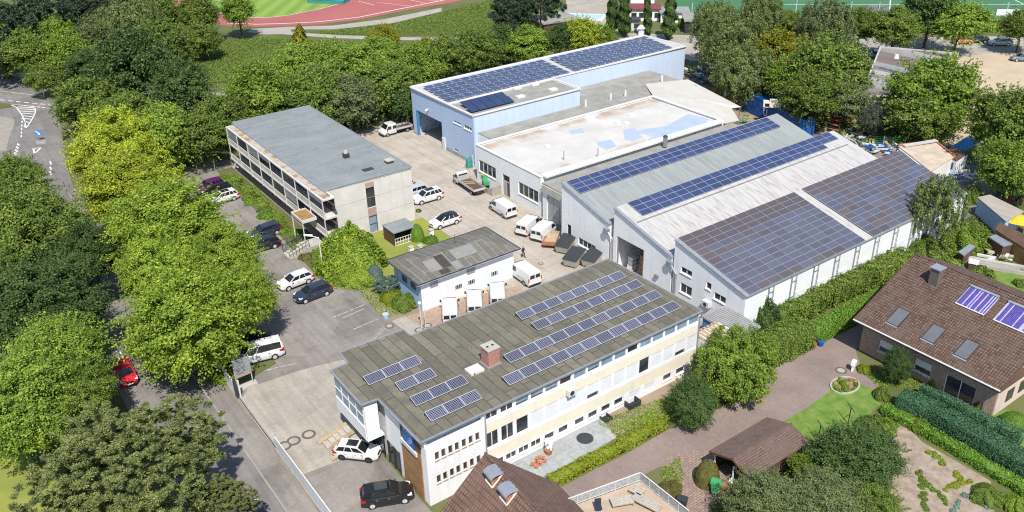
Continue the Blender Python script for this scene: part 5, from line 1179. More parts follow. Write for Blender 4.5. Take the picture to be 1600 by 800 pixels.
# ------------------------------------------------------------------ brown tiled garden shed / carport
sd_ = thing('garden_shed', 'low carport shed with a worn brown tiled roof beside the driveway', 'shed', (54.5, 38.6, 0), world=True)
e0 = 2.3; x0, x1, y0, y1 = 50.6, 58.7, 36.2, 41.0; ry = 38.3; rzz = 3.25
b = MB(); tiled_plane(b, (x0, ry, rzz), (x1, ry, rzz), (x1, y1, e0), (x0, y1, e0), 12, 0.02); tiled_plane(b, (x0, ry, rzz), (x1, ry, rzz), (x1+0.3, y0, e0), (x0, y0, e0), 10, 0.02); b.build('roof', M['tile_shed'], sd_)
b = MB()
for k in range(20): b.tube((x0+k*0.405, ry, rzz+0.02), (x0+k*0.405+0.43, ry, rzz+0.05), 0.1, 0.12, 6)
b.build('ridge_tiles', M['tile_shed'], sd_, 40)
b = MB(); b.bar((x0-0.03, y1, e0-0.08), (x0-0.03, ry, rzz-0.08), 0.06, 0.2); b.bar((x0-0.03, y0, e0-0.08), (x0-0.03, ry, rzz-0.08), 0.06, 0.2); b.bar((x0, y1+0.04, e0-0.05), (x1, y1+0.04, e0-0.05), 0.06, 0.1); b.pieces('bargeboard', M['brown'], sd_)
b = MB(); b.box(x0+0.6, x1-0.3, y1-0.35, y1-0.25, 0, e0-0.1); b.box(x1-0.4, x1-0.3, y0+0.3, y1-0.36, 0, e0-0.1); b.box(x0+0.6, x1-0.5, y0+0.3, y0+0.4, 0, e0-0.1); b.build('wall', M['brown'], sd_)
for y in (y0+0.4, ry, y1-0.5): b = MB(); b.box(x0+0.25, x0+0.37, y-0.06, y+0.06, 0, e0-0.05); b.build('post', M['white_frame'], sd_)
# ------------------------------------------------------------------ vehicles
def paint(name, c, rough=0.25, metal=0.0):
    m = mat(name, c, None, rough, spec=0.5, metal=metal); b = m.node_tree.nodes['Principled BSDF']; b.inputs['Coat Weight'].default_value = 0.6; b.inputs['Coat Roughness'].default_value = 0.05; return m
for nm, c in (('paint_white', (0.64, 0.64, 0.635)), ('paint_black', (0.012, 0.013, 0.016)), ('paint_navy', (0.02, 0.03, 0.055)), ('paint_silver', (0.42, 0.46, 0.50)), ('paint_slate', (0.16, 0.19, 0.23)), ('paint_red', (0.55, 0.02, 0.02)), ('paint_purple', (0.10, 0.015, 0.11)), ('paint_orange', (0.5, 0.2, 0.05))): M[nm] = paint(nm, c)
M['carglass'] = mat('carglass', (0.012, 0.015, 0.018), None, 0.04, spec=0.8)
M['lamp_white'] = mat('lamp_white', (0.75, 0.78, 0.82), None, 0.1, spec=0.8)
M['lamp_red'] = mat('lamp_red', (0.40, 0.012, 0.012), None, 0.15, spec=0.7)
M['plastic'] = mat('plastic', (0.03, 0.03, 0.032), None, 0.6)
M['plate'] = mat('plate', (0.72, 0.72, 0.70), None, 0.5)
M['decal'] = mat('decal', (0.33, 0.40, 0.55), (0.55, 0.60, 0.68), 0.5, 5)

def wheels(root, L, W, xf, xr, r=0.33, lug=None, name='wheel'):
    for x in (xf, xr):
        for s in (-1, 1):
            y = s*(W/2-0.10)
            b = MB(); b.tube((x, y-s*0.11, r), (x, y+s*0.10, r), r, r, 18); t = b.build(name, M['rubber'], root, 40)
            b = MB(); b.tube((x, y+s*0.102, r), (x, y+s*0.115, r), r*0.70, r*0.62, 14)
            for k in range(5):
                a = 2*math.pi*k/5; b.bar((x, y+s*0.12, r), (x+math.cos(a)*r*0.62, y+s*0.12, r+math.sin(a)*r*0.62), 0.05, 0.02)
            b.build('rim', lug or M['alu'], t)
def ring(x, hw, zb, zt, cr=0.10, tuck=0.06):
    return [(x, -hw+tuck, zb), (x, -hw, zb+0.18), (x, -hw+0.005, zt-cr), (x, -hw+cr*0.7, zt), (x, hw-cr*0.7, zt), (x, hw-0.005, zt-cr), (x, hw, zb+0.18), (x, hw-tuck, zb)]
def car(label, cat, loc, rz, L=4.3, W=1.8, H=1.47, p='paint_white', style='hatch', roofp=None, sunroof=False, group=None, name=None, rims=None):
    root = thing(name or 'parked_car', label, cat, loc, rz, group); k_ = 1.02 if loc[1] < 82 else 1.10; root.scale = (k_, k_, k_)
    h = L/2; P = M[p]
    hood, belt = 0.62*H, 0.665*H
    if style == 'suv': hood, belt = 0.62*H, 0.66*H
    if style == 'mpv': hood, belt = 0.56*H, 0.60*H
    xw = {'hatch': 0.24, 'suv': 0.23, 'mpv': 0.30, 'estate': 0.22}[style]*L      # windscreen foot
    xt = xw-{'hatch': 0.19, 'suv': 0.16, 'mpv': 0.16, 'estate': 0.18}[style]*L   # windscreen top
    xb = -h+0.03*L; xbt = -h+{'hatch': 0.13, 'suv': 0.10, 'mpv': 0.05, 'estate': 0.11}[style]*L
    w2 = W/2
    st = [(-h, w2*0.84, 0.36, belt*0.88), (-h+0.08*L, w2*0.96, 0.26, belt), (-h+0.25*L, w2, 0.22, belt), (0.05*L, w2, 0.22, belt), (xw, w2*0.985, 0.22, hood+0.04), (h-0.14*L, w2*0.96, 0.24, hood-0.03), (h-0.045*L, w2*0.86, 0.28, hood*0.86), (h, w2*0.66, 0.34, hood*0.66)]
    b = MB(); b.loft([ring(*s) for s in st]); b.build('body', P, root, 38)
    # greenhouse glass, roof and pillars
    ib, it = w2*0.90, w2*0.72
    zb = belt-0.02; zr = H-0.03
    low = [(xw, -ib*0.92, hood+0.02), (xw, ib*0.92, hood+0.02), (xb+0.05, ib*0.93, zb), (xb+0.05, -ib*0.93, zb)]
    up = [(xt, -it*0.95, zr-0.02), (xt, it*0.95, zr-0.02), (xbt, it*0.92, zr-0.03), (xbt, -it*0.92, zr-0.03)]
    b = MB(); b.hull8([low[3], low[0], low[1], low[2], up[3], up[0], up[1], up[2]]); b.build('windows', M['carglass'], root)
    rm = M[roofp] if roofp else P
    b = MB(); xs = [xt+0.06, xt-0.12*L, (xt+xbt)/2, xbt+0.1*L, xbt-0.06]; cz = [zr-0.03, zr+0.02, zr+0.03, zr+0.015, zr-0.04]
    b.loft([[(x, -it*0.99, z-0.05), (x, -it*0.97, z-0.005), (x, -it*0.55, z+0.022), (x, it*0.55, z+0.022), (x, it*0.97, z-0.005), (x, it*0.99, z-0.05)] for x, z in zip(xs, cz)]); b.build('roof', rm, root, 40)
    b = MB()
    mixp = lambda k, t: Vector(low[k]).lerp(Vector(up[k]), t)
    for s, kf, kb in ((-1, 0, 3), (1, 1, 2)):
        o = Vector((0, s*0.018, 0.012))
        b.bar(mixp(kf, 0)+o, mixp(kf, 1)+o, 0.09, 0.07)
        b.bar(mixp(kb, 0)+o, mixp(kb, 1)+o, 0.15 if style != 'mpv' else 0.12, 0.09)
        for t in {'hatch': (0.40, 0.70), 'mpv': (0.33,)}.get(style, (0.34, 0.62, 0.84)):
            pb = Vector(low[kf]).lerp(Vector(low[kb]), t); pt = Vector(up[kf]).lerp(Vector(up[kb]), t*0.9)
            if t < 0.8: b.bar(pb+o, pt+o, 0.075, 0.03)
            else: b.bar(pb+o*1.2, pt+o*1.2, 0.16, 0.05)
    b.pieces('pillar', P, root)
    if sunroof:
        b = MB(); b.box(xt-0.62*abs(xt-xbt), xt-0.10, -it*0.68, it*0.68, zr+0.056, zr+0.066); b.build('glass_roof', M['carglass'], root)
    for s in (-1, 1):
        b = MB(); b.hull8([(h-0.16*L, s*w2*0.72, hood*0.80), (h-0.045*L, s*w2*0.60, hood*0.78), (h-0.045*L, s*w2*0.90, hood*0.78), (h-0.13*L, s*w2*0.975, hood*0.84)][::s]+[(h-0.16*L, s*w2*0.72, hood*0.93), (h-0.05*L, s*w2*0.60, hood*0.885), (h-0.055*L, s*w2*0.90, hood*0.885), (h-0.13*L, s*w2*0.975, hood*0.95)][::s]); b.build('headlight', M['lamp_white'], root)
        b = MB(); b.box(-h-0.004, -h+0.10*L, *sorted((s*w2*0.62, s*w2*0.972)), belt*0.74, belt*0.92); b.build('tail_light', M['lamp_red'], root)
        b = MB(); b.ball((xw-0.28, s*(w2+0.10), belt+0.07), (0.10, 0.11, 0.075), 8, 4); b.build('mirror', P, root, 60)
        b = MB(); b.box(-0.30*L, 0.30*L, *sorted((s*(w2-0.03), s*(w2+0.008))), 0.20, 0.30); b.build('sill', M['plastic'], root)
    for s in (-1, 1):
        b = MB()
        for x in (0.185*L, -0.035*L, -0.235*L): b.box(x-0.010, x+0.010, *sorted((s*(w2-0.03), s*(w2+0.004))), 0.42, belt-0.10)
        b.pieces('door_gap', M['black'], root)
        b = MB()
        for x in (0.02*L, -0.20*L): b.box(x-0.09, x+0.09, *sorted((s*(w2-0.01), s*(w2+0.03))), belt-0.22, belt-0.18)
        b.pieces('door_handle', M['grey_metal'], root)
    b = MB(); b.box(h-0.045*L, h+0.006, -w2*0.5, w2*0.5, 0.30, 0.48); b.box(h-0.03*L, h-0.002, -w2*0.42, w2*0.42, hood*0.70-0.02, hood*0.70+0.08); b.build('grille', M['plastic'], root)
    b = MB(); b.box(h+0.007, h+0.02, -0.26, 0.26, 0.42, 0.53); b.box(-h-0.03, -h-0.005, -0.26, 0.26, 0.55, 0.66); b.build('number_plate', M['plate'], root)
    b = MB(); b.box(-h-0.012, -h+0.03, -w2*0.8, w2*0.8, 0.30, 0.45); b.build('rear_bumper', M['plastic'], root)
    r = 0.335 if style in ('suv',) else 0.315
    b = MB()
    for x in (0.305*L, -0.295*L):
        for s in (-1, 1): b.tube((x, s*(w2-0.12), r+0.02), (x, s*(w2+0.006), r+0.02), r*1.17, seg=20)
    b.pieces('wheel_arch', M['plastic'] if style == 'suv' else M['black'], root)
    wheels(root, L, W+0.03, 0.305*L, -0.295*L, r, rims)
    return root
def two(a, c, W, L, off=0.0):
    """Centre and heading of a car from the ground contacts of its rear and front wheel on the side we see."""
    r, f = G(*a), G(*c); d = (f-r).normalized(); n = Vector((-d.y, d.x, 0)); m = (r+f)/2
    if n.dot(Vector((m.x, m.y, 0))) < 0: n = -n
    return m+n*(W/2-0.05)+d*off, math.atan2(d.y, d.x), (f-r).length
def van(label, loc, rz, L=4.5, W=1.82, H=1.92, side_windows=False, group=None, cat='van', name='panel_van', high=False):
    root = thing(name, label, cat, loc, rz, group); root.scale = (1.09, 1.09, 1.09); h = L/2; w2 = W/2; P = M['paint_white']
    st = [(-h, w2*0.93, 0.34, H*0.93), (-h+0.12, w2*0.97, 0.26, H*0.985), (-h+0.5, w2, 0.22, H), (0.12*L, w2, 0.22, H*0.99), (0.19*L, w2, 0.22, H*0.95), (0.33*L, w2*0.98, 0.22, H*0.60), (h-0.09*L, w2*0.94, 0.24, H*0.52), (h-0.02*L, w2*0.84, 0.28, H*0.42), (h, w2*0.7, 0.34, H*0.30)]
    def rg(x, hw, zb, zt):
        t = max(0.0, min(1.0, (zt-H*0.55)/(H*0.45))); sh = hw*(1-0.13*t)
        return [(x, -hw+0.06, zb), (x, -hw, zb+0.2), (x, -hw, min(zt-0.08, H*0.52)), (x, -sh, zt-0.10), (x, -sh+0.12, zt), (x, sh-0.12, zt), (x, sh, zt-0.10), (x, hw, min(zt-0.08, H*0.52)), (x, hw, zb+0.2), (x, hw-0.06, zb)]
    b = MB(); b.loft([rg(*s) for s in st]); b.build('body', P, root, 35)
    b = MB(); b.hull8([(0.205*L, -w2*0.80, H*0.905), (0.325*L, -w2*0.88, H*0.605), (0.325*L, w2*0.88, H*0.605), (0.205*L, w2*0.80, H*0.905), (0.222*L, -w2*0.80, H*0.93), (0.34*L, -w2*0.88, H*0.63), (0.34*L, w2*0.88, H*0.63), (0.222*L, w2*0.80, H*0.93)]); b.build('windscreen', M['carglass'], root)
    for s in (-1, 1):
        b = MB(); ya, yb = s*(w2*0.985+0.012), s*(w2*0.915+0.012)
        b.poly([(0.29*L, ya, H*0.59), (0.05*L, ya, H*0.57), (0.05*L, yb, H*0.86), (0.17*L, yb, H*0.86)][::s]); b.poly([(0.29*L, ya-s*0.03, H*0.59), (0.05*L, ya-s*0.03, H*0.57), (0.05*L, yb-s*0.03, H*0.86), (0.17*L, yb-s*0.03, H*0.86)][::-s]); b.build('side_window', M['carglass'], root)
        if side_windows:
            b = MB(); b.poly([(0.02*L, ya, H*0.57), (-0.43*L, ya, H*0.57), (-0.41*L, yb, H*0.86), (0.02*L, yb, H*0.86)][::s]); b.poly([(0.02*L, ya-s*0.03, H*0.57), (-0.43*L, ya-s*0.03, H*0.57), (-0.41*L, yb-s*0.03, H*0.86), (0.02*L, yb-s*0.03, H*0.86)][::-s]); b.build('rear_side_window', M['carglass'], root)
        else:
            b = MB(); b.box(-0.30*L, -0.02*L, *sorted((s*(w2+0.002), s*(w2+0.008))), H*0.36, H*0.48); b.build('lettering_patch', M['decal'], root)
        b = MB(); b.box(-h-0.012, -h+0.06, *sorted((s*w2*0.86, s*w2*0.99)), H*0.42, H*0.66); b.build('tail_light', M['lamp_red'], root)
        b = MB(); b.hull8([(h-0.13*L, s*w2*0.70, H*0.36), (h-0.03*L, s*w2*0.60, H*0.36), (h-0.03*L, s*w2*0.88, H*0.36), (h-0.12*L, s*w2*0.965, H*0.36)][::s]+[(h-0.13*L, s*w2*0.70, H*0.50), (h-0.05*L, s*w2*0.60, H*0.455), (h-0.05*L, s*w2*0.88, H*0.455), (h-0.12*L, s*w2*0.965, H*0.49)][::s]); b.build('headlight', M['lamp_white'], root)
        b = MB(); b.box(0.27*L, 0.31*L, *sorted((s*(w2+0.02), s*(w2+0.2))), H*0.58, H*0.70); b.build('mirror', M['plastic'], root)
        b = MB(); b.box(-0.44*L, 0.42*L, *sorted((s*(w2-0.02), s*(w2+0.012))), 0.30, 0.38); b.build('rubbing_strip', M['plastic'], root)
        b = MB(); b.hull8([(-h-0.006, s*0.07, H*0.60), (-h+0.05, s*0.07, H*0.60), (-h+0.05, s*w2*0.78, H*0.60), (-h-0.006, s*w2*0.78, H*0.60), (-h-0.002, s*0.07, H*0.84), (-h+0.05, s*0.07, H*0.84), (-h+0.05, s*w2*0.72, H*0.84), (-h-0.002, s*w2*0.72, H*0.84)]); b.build('rear_window', M['carglass'], root)
    b = MB(); b.box(-h-0.02, -h+0.04, -w2*0.9, w2*0.9, 0.28, 0.46); b.build('rear_bumper', M['plastic'], root)
    b = MB(); b.box(h-0.03*L, h+0.01, -w2*0.62, w2*0.62, 0.28, 0.46); b.build('front_bumper', M['plastic'], root)
    b = MB(); b.box(-h-0.028, -h-0.02, -0.26, 0.26, 0.52, 0.63); b.build('number_plate', M['plate'], root)
    b = MB()
    for x in (0.305*L, -0.295*L):
        for s in (-1, 1): b.tube((x, s*(w2-0.12), 0.335), (x, s*(w2+0.004), 0.335), 0.37, seg=20)
    b.pieces('wheel_arch', M['black'], root)
    wheels(root, L, W+0.03, 0.305*L, -0.295*L, 0.32, M['grey_metal'])
    return root

p, a, wb = two((535, 718.5), (575.5, 723), 1.8, 4.3); car('small white hatchback with a dark glass roof beside the office entrance stair', 'car', p, a, 4.4, 1.8, 1.48, style='hatch', sunroof=True, rims=M['dark_metal'])
CHK = [('white hatch', wb)]
p, a, wb = two((582, 795), (632.6, 786.5), 1.85, 4.6); car('black sport utility car parked in front of the timber clad office corner', 'car', p, a, 4.75, 1.9, 1.68, 'paint_black', 'suv', sunroof=True); CHK.append(('suv', wb))
p, a, wb = two((429.3, 561), (383, 573), 1.93, 5.2); mv, mva = p, a; car('long white minivan with dark side windows parked behind the sign board', 'minivan', p, a, 5.3, 1.95, 1.93, 'paint_white', 'mpv'); CHK.append(('mpv', wb))
p, a, wb = two((484, 442), (450, 455), 1.8, 4.3); hw, hwa = p, a; car('white hatchback parked next to the black hatchback under the lamp post', 'car', p, a, 4.35, 1.8, 1.48); CHK.append(('wh', wb))
p, a, wb = two((511, 461.7), (477.3, 474.3), 1.8, 4.3); car('black hatchback standing in the sun beside the faded parking lines', 'car', p, a, 4.5, 1.83, 1.5, 'paint_navy'); CHK.append(('bh', wb))
p, a, wb = two((367.5, 312.5), (336, 321.5), 1.82, 4.5); c8, a8 = p, a; car('white estate car with a black glass roof, front most of three below the gallery', 'car', p, a, 4.6, 1.84, 1.52, style='estate', sunroof=True); CHK.append(('c8', wb))
n8 = Vector((-math.sin(a8), math.cos(a8), 0)); n8 = n8 if n8.y > 0 else -n8
car('black car squeezed between the white estate and the purple car', 'car', c8+n8*2.75+Vector((0.3, 0, 0)), a8, 4.5, 1.83, 1.5, 'paint_black', 'estate', sunroof=True)
car('dark purple car parked furthest from the camera below the gallery', 'car', c8+n8*5.6+Vector((0.0, 0, 0)), a8, 4.4, 1.83, 1.6, 'paint_purple', 'suv')
q = G(410, 372); car('dark blue estate half hidden behind the lime green tree near the stairs', 'car', q+Vector((0.6, 0.6, 0)), a8, 4.7, 1.84, 1.5, 'paint_navy', 'estate')
p, a, wb = two((428.5, 388), (400, 396), 1.8, 4.3); car('black car nearest the railings, mostly covered by the lime green crown', 'car', p, a, 4.4, 1.83, 1.5, 'paint_black')
nm = Vector((-math.sin(mva), math.cos(mva), 0)); nm = nm if nm.y > 0 else -nm
car('black car in tree shade on the far side of the white minivan', 'car', mv+nm*2.7, mva, 4.5, 1.83, 1.5, 'paint_black', 'estate', sunroof=True)
car('dark car deep under the lime tree crown, its bonnet only just in view', 'car', mv+nm*6.6+Vector((-1.4, 0, 0)), mva, 4.4, 1.83, 1.5, 'paint_slate')
p, a, wb = two((713.5, 349.8), (687, 358.7), 1.8, 4.3); car('white compact car with a black roof standing alone in the beige yard', 'car', p, a, 4.4, 1.8, 1.5, roofp='paint_black', sunroof=True); CHK.append(('c11', wb))
p, a, wb = two((685.4, 312.4), (659, 320), 1.85, 4.5); cs, cas = p, a; car('white sport utility car with a black glass roof against the beige concrete block', 'car', p, a, 4.6, 1.86, 1.66, style='suv', sunroof=True); CHK.append(('c12', wb))
ns = Vector((-math.sin(cas), math.cos(cas), 0)); ns = ns if ns.y > 0 else -ns
car('silver hatchback between the white sport utility car and the slate estate', 'car', cs+ns*3.0+Vector((-0.9, 0, 0)), cas, 4.4, 1.82, 1.5, 'paint_silver')
car('grey blue estate, furthest of the cars beside the beige concrete block', 'car', cs+ns*6.4+Vector((-1.7, 0, 0)), cas, 4.7, 1.84, 1.52, 'paint_silver', 'estate')
for k, (dx_, lab) in enumerate(((9.9, 'white car mostly hidden behind the gallery roof corner near the roof vent'), (15.5, 'white car mostly hidden behind the middle of the grey roof edge'))):
    car(lab, 'car', cs+ns*(dx_+6)+Vector((-1.4, 0, 0)), cas, 4.6, 1.9, 1.9, 'paint_white', 'mpv')
p, a, wb = two((787.5, 341), (767.6, 328), 1.82, 4.5); van('white panel van heading up the yard past the workshop door', p, a, 4.9, 1.85, 1.95, group='white panel vans'); CHK.append(('van', wb))
def axis(rear, front, L):
    r, f = G(*rear), G(*front); d = (f-r).normalized(); return r+d*(L/2), math.atan2(d.y, d.x)
p, a = axis((815.5, 369), (837, 351), 4.6); van('white van with rear window, left of the pair near the grey sliding door', p, a, 4.7, 1.85, 1.9, group='white panel vans')
p, a = axis((839, 377.7), (861, 360), 4.6); van('white van with rear window, parked right beside the wooden trailer', p, a, 4.7, 1.85, 1.9, group='white panel vans')
p, a = axis((834.5, 447), (808, 428), 4.9); van('white van standing off the right corner of the small white house', p, a, 5.0, 1.9, 2.0, group='white panel vans')
for px, py, lab in ((702.5, 474, 'white van against the small white house, leftmost of three'), (741, 461, 'white van against the small white house, middle one of three'), (777, 449, 'white van against the small white house, nearest its right end')):
    q = G(px, py, 1.9); d = (G(px-1, py-30)-G(px, py)); d.z = 0
    van(lab, (q.x, q.y, 0), math.atan2(d.y, d.x), 4.9, 1.86, 2.0, group='white panel vans')
# trucks with flat beds
def truck(label, loc, rz, L, crew, bedm, load=False):
    root = thing('flatbed_truck', label, 'truck', loc, rz); h = L/2; W = 2.0; w2 = W/2; P = M['paint_white']; cl = 2.9 if crew else 1.9; H = 2.25
    xc = h-cl
    st = [(xc, w2*0.95, 0.5, H*0.97), (xc+0.2, w2, 0.45, H), (h-1.35, w2, 0.45, H*0.99), (h-0.75, w2*0.98, 0.42, H*0.62), (h-0.25, w2*0.94, 0.42, H*0.52), (h, w2*0.78, 0.45, H*0.36)]
    b = MB(); b.loft([ring(x, w, zb, zt, 0.16) for x, w, zb, zt in st]); b.build('cab', P, root, 35)
    b = MB(); b.hull8([(h-1.28, -w2*0.80, H*0.92), (h-0.78, -w2*0.88, H*0.64), (h-0.78, w2*0.88, H*0.64), (h-1.28, w2*0.80, H*0.92), (h-1.2, -w2*0.80, H*0.96), (h-0.7, -w2*0.88, H*0.67), (h-0.7, w2*0.88, H*0.67), (h-1.2, w2*0.80, H*0.96)]); b.build('windscreen', M['carglass'], root)
    for s in (-1, 1):
        for k in range(2 if crew else 1):
            x1 = h-1.05-k*1.05; b = MB(); b.box(x1-0.78, x1-(0 if k else 0.05), *sorted((s*(w2-0.02), s*(w2+0.008))), H*0.58, H*0.86); b.build('side_window', M['carglass'], root)
        b = MB(); b.box(h-0.95, h-0.85, *sorted((s*(w2+0.02), s*(w2+0.25))), H*0.55, H*0.74); b.build('mirror', M['plastic'], root)
        b = MB(); b.box(h-0.22, h-0.02, *sorted((s*w2*0.62, s*w2*0.92)), H*0.36, H*0.46); b.build('headlight', M['lamp_white'], root)
    if not crew: b = MB(); b.box(xc-0.008, xc+0.02, -w2*0.8, w2*0.8, H*0.56, H*0.88); b.build('rear_window', M['carglass'], root)
    b = MB(); b.box(-h, xc-0.08, -w2-0.05, w2+0.05, 0.85, 0.95); b.build('bed', bedm, root)
    b = MB(); b.box(-h, -h+0.05, -w2-0.05, w2+0.05, 0.953, 1.3); b.build('tailboard', M['alu'], root)
    for s in (-1, 1): b = MB(); b.box(-h+0.06, xc-0.14, *sorted((s*(w2+0.0), s*(w2+0.05))), 0.953, 1.3); b.build('sideboard', M['alu'], root)
    b = MB(); b.box(xc-0.135, xc-0.08, -w2, w2, 0.953, 1.75); b.build('headboard', M['alu'], root)
    b = MB(); b.box(-h+0.1, h-0.3, -0.5, 0.5, 0.45, 0.84); b.build('chassis', M['dark_metal'], root)
    b = MB(); b.box(h-0.2, h+0.03, -w2*0.9, w2*0.9, 0.38, 0.62); b.build('front_bumper', M['plastic'], root)
    if load:
        b = MB(); b.bar((-0.2, -0.85, 1.0), (0.9, 0.9, 1.05), 0.14, 0.1); b.bar((-0.8, -0.8, 1.0), (-0.1, 0.85, 1.05), 0.12, 0.1); b.build('timber_load', M['pale_wood'], root)
    wheels(root, L, W, h-0.95, -h+1.15, 0.37, M['grey_metal']); return root
p, a, wb = two((638, 206), (606.5, 213.8), 2.0, 5.6); CHK.append(('crew', wb)); truck('white crew cab flatbed truck parked by the wire fence left of the blue hall', p, a, 6.3, True, M['brown'])
p, a, wb = two((738, 306), (711, 287.4), 2.0, 5.6); CHK.append(('flat', wb)); truck('white flatbed truck with brown empty bed in front of the workshop windows', p, a, 7.3, False, M['brown'], True)
# trailer with boards
p, a = axis((858, 388), (866, 366), 3.2); t = thing('box_trailer', 'low trailer with raw wooden side boards beside the white vans', 'trailer', (p.x, p.y, 0), a)
b = MB(); b.box(-1.7, 1.7, -0.95, 0.95, 0.5, 0.6); b.build('bed', M['pale_wood'], t)
for n_, bb in (('sideboard', (-1.7, 1.7, -0.95, -0.88, 0.603, 1.1)), ('sideboard', (-1.7, 1.7, 0.88, 0.95, 0.603, 1.1)), ('tailboard', (-1.76, -1.703, -0.95, 0.95, 0.5, 1.1)), ('headboard', (1.703, 1.76, -0.95, 0.95, 0.5, 1.1))): b = MB(); b.box(*bb); b.build(n_, M['pale_wood'] if n_ != 'tailboard' else M['terracotta'], t)
b = MB(); b.bar((1.7, 0, 0.5), (2.9, 0, 0.45), 0.1, 0.1); b.build('drawbar', M['dark_metal'], t); wheels(t, 3, 2.0, 0.1, -0.75, 0.3)
b = MB(); b.box(-1.8, -1.77, -0.9, 0.9, 0.35, 0.48); b.build('light_bar', M['black'], t)
# tipping skips with dark lids
for (px, py, rzz_, lab) in ((884, 391, 0.5, 'dark lidded tipping skip nearest the white hall side door'), (897, 412, 0.45, 'dark lidded tipping skip standing in front of the other two'), (926, 413, 0.4, 'dark lidded tipping skip partly hidden by the office roof edge')):
    q = G(px, py); t = thing('tipping_skip', lab, 'skip', (q.x, q.y, 0), rzz_, 'lidded skips by the white hall')
    b = MB(); b.hull8([(-1.3, -0.9, 0.25), (0.8, -0.9, 0.25), (0.8, 0.9, 0.25), (-1.3, 0.9, 0.25), (-1.6, -1.0, 1.25), (1.6, -1.0, 1.7), (1.6, 1.0, 1.7), (-1.6, 1.0, 1.25)]); b.build('body', M['concrete'], t)
    b = MB(); b.hull8([(-1.65, -1.05, 1.27), (1.65, -1.05, 1.72), (1.65, 1.05, 1.72), (-1.65, 1.05, 1.27), (-1.65, -1.05, 1.33), (1.65, -1.05, 1.78), (1.65, 1.05, 1.78), (-1.65, 1.05, 1.33)]); b.build('lid', M['dark_metal'], t)
    b = MB()
    for y in (-0.7, 0.7): b.bar((-1.4, y, 0.1), (1.2, y, 0.1), 0.16, 0.2); b.bar((1.2, y, 0.2), (1.5, y, 1.5), 0.1, 0.1)
    b.build('skid', M['grey_metal'], t)
# street cars
def lane(px, py, z=0.0): return G(px, py, z)
q = G(198, 590); car('red convertible on the street, half hidden under the yellow green crown', 'car', (q.x, q.y, 0.01), rad(-92), 4.2, 1.75, 1.38, 'paint_red', 'hatch')
q = G(306, 704); car('white car on the street almost hidden behind the big pine', 'car', (q.x, q.y, 0.01), rad(-90), 4.4, 1.8, 1.5)
q = G(414, 812); car('black car at the bottom edge, its windscreen showing past the pine branches', 'car', (q.x-0.6, q.y, 0.01), rad(90), 4.5, 1.82, 1.5, 'paint_black')
p, a, wb = two((1574, 72), (1553, 72), 1.85, 4.7); CHK.append(('far', wb)); car('silver estate car with roof bars on the road beyond the gravel lot', 'car', p, a, 4.9, 1.85, 1.55, 'paint_silver', 'estate')
q = G(1503, 68); car('orange car glimpsed under the street trees beside the silver estate', 'car', (q.x, q.y, 0.02), a, 4.4, 1.8, 1.5, 'paint_orange')
q = G(1517, 66); car('navy car glimpsed between the orange car and the silver estate', 'car', (q.x+1.0, q.y-1, 0.02), a, 4.4, 1.8, 1.5, 'paint_navy')
q = G(1596, 95); car('dark car in the tree shade at the right edge above the gravel lot', 'car', (q.x, q.y, 0.02), a, 4.4, 1.8, 1.5, 'paint_slate')
q = G(1366, 90); car('dark car nosing out left of the grey striped flat roof', 'car', (q.x, q.y, 0.02), a, 4.4, 1.8, 1.5, 'paint_slate')
q = G(1, 118); car('black car entering at the left edge on the main road', 'car', (q.x, q.y-2, 0.02), rad(-60), 4.4, 1.8, 1.5, 'paint_black')
for c in CHK: print('wheelbase', c[0], round(c[1], 2))

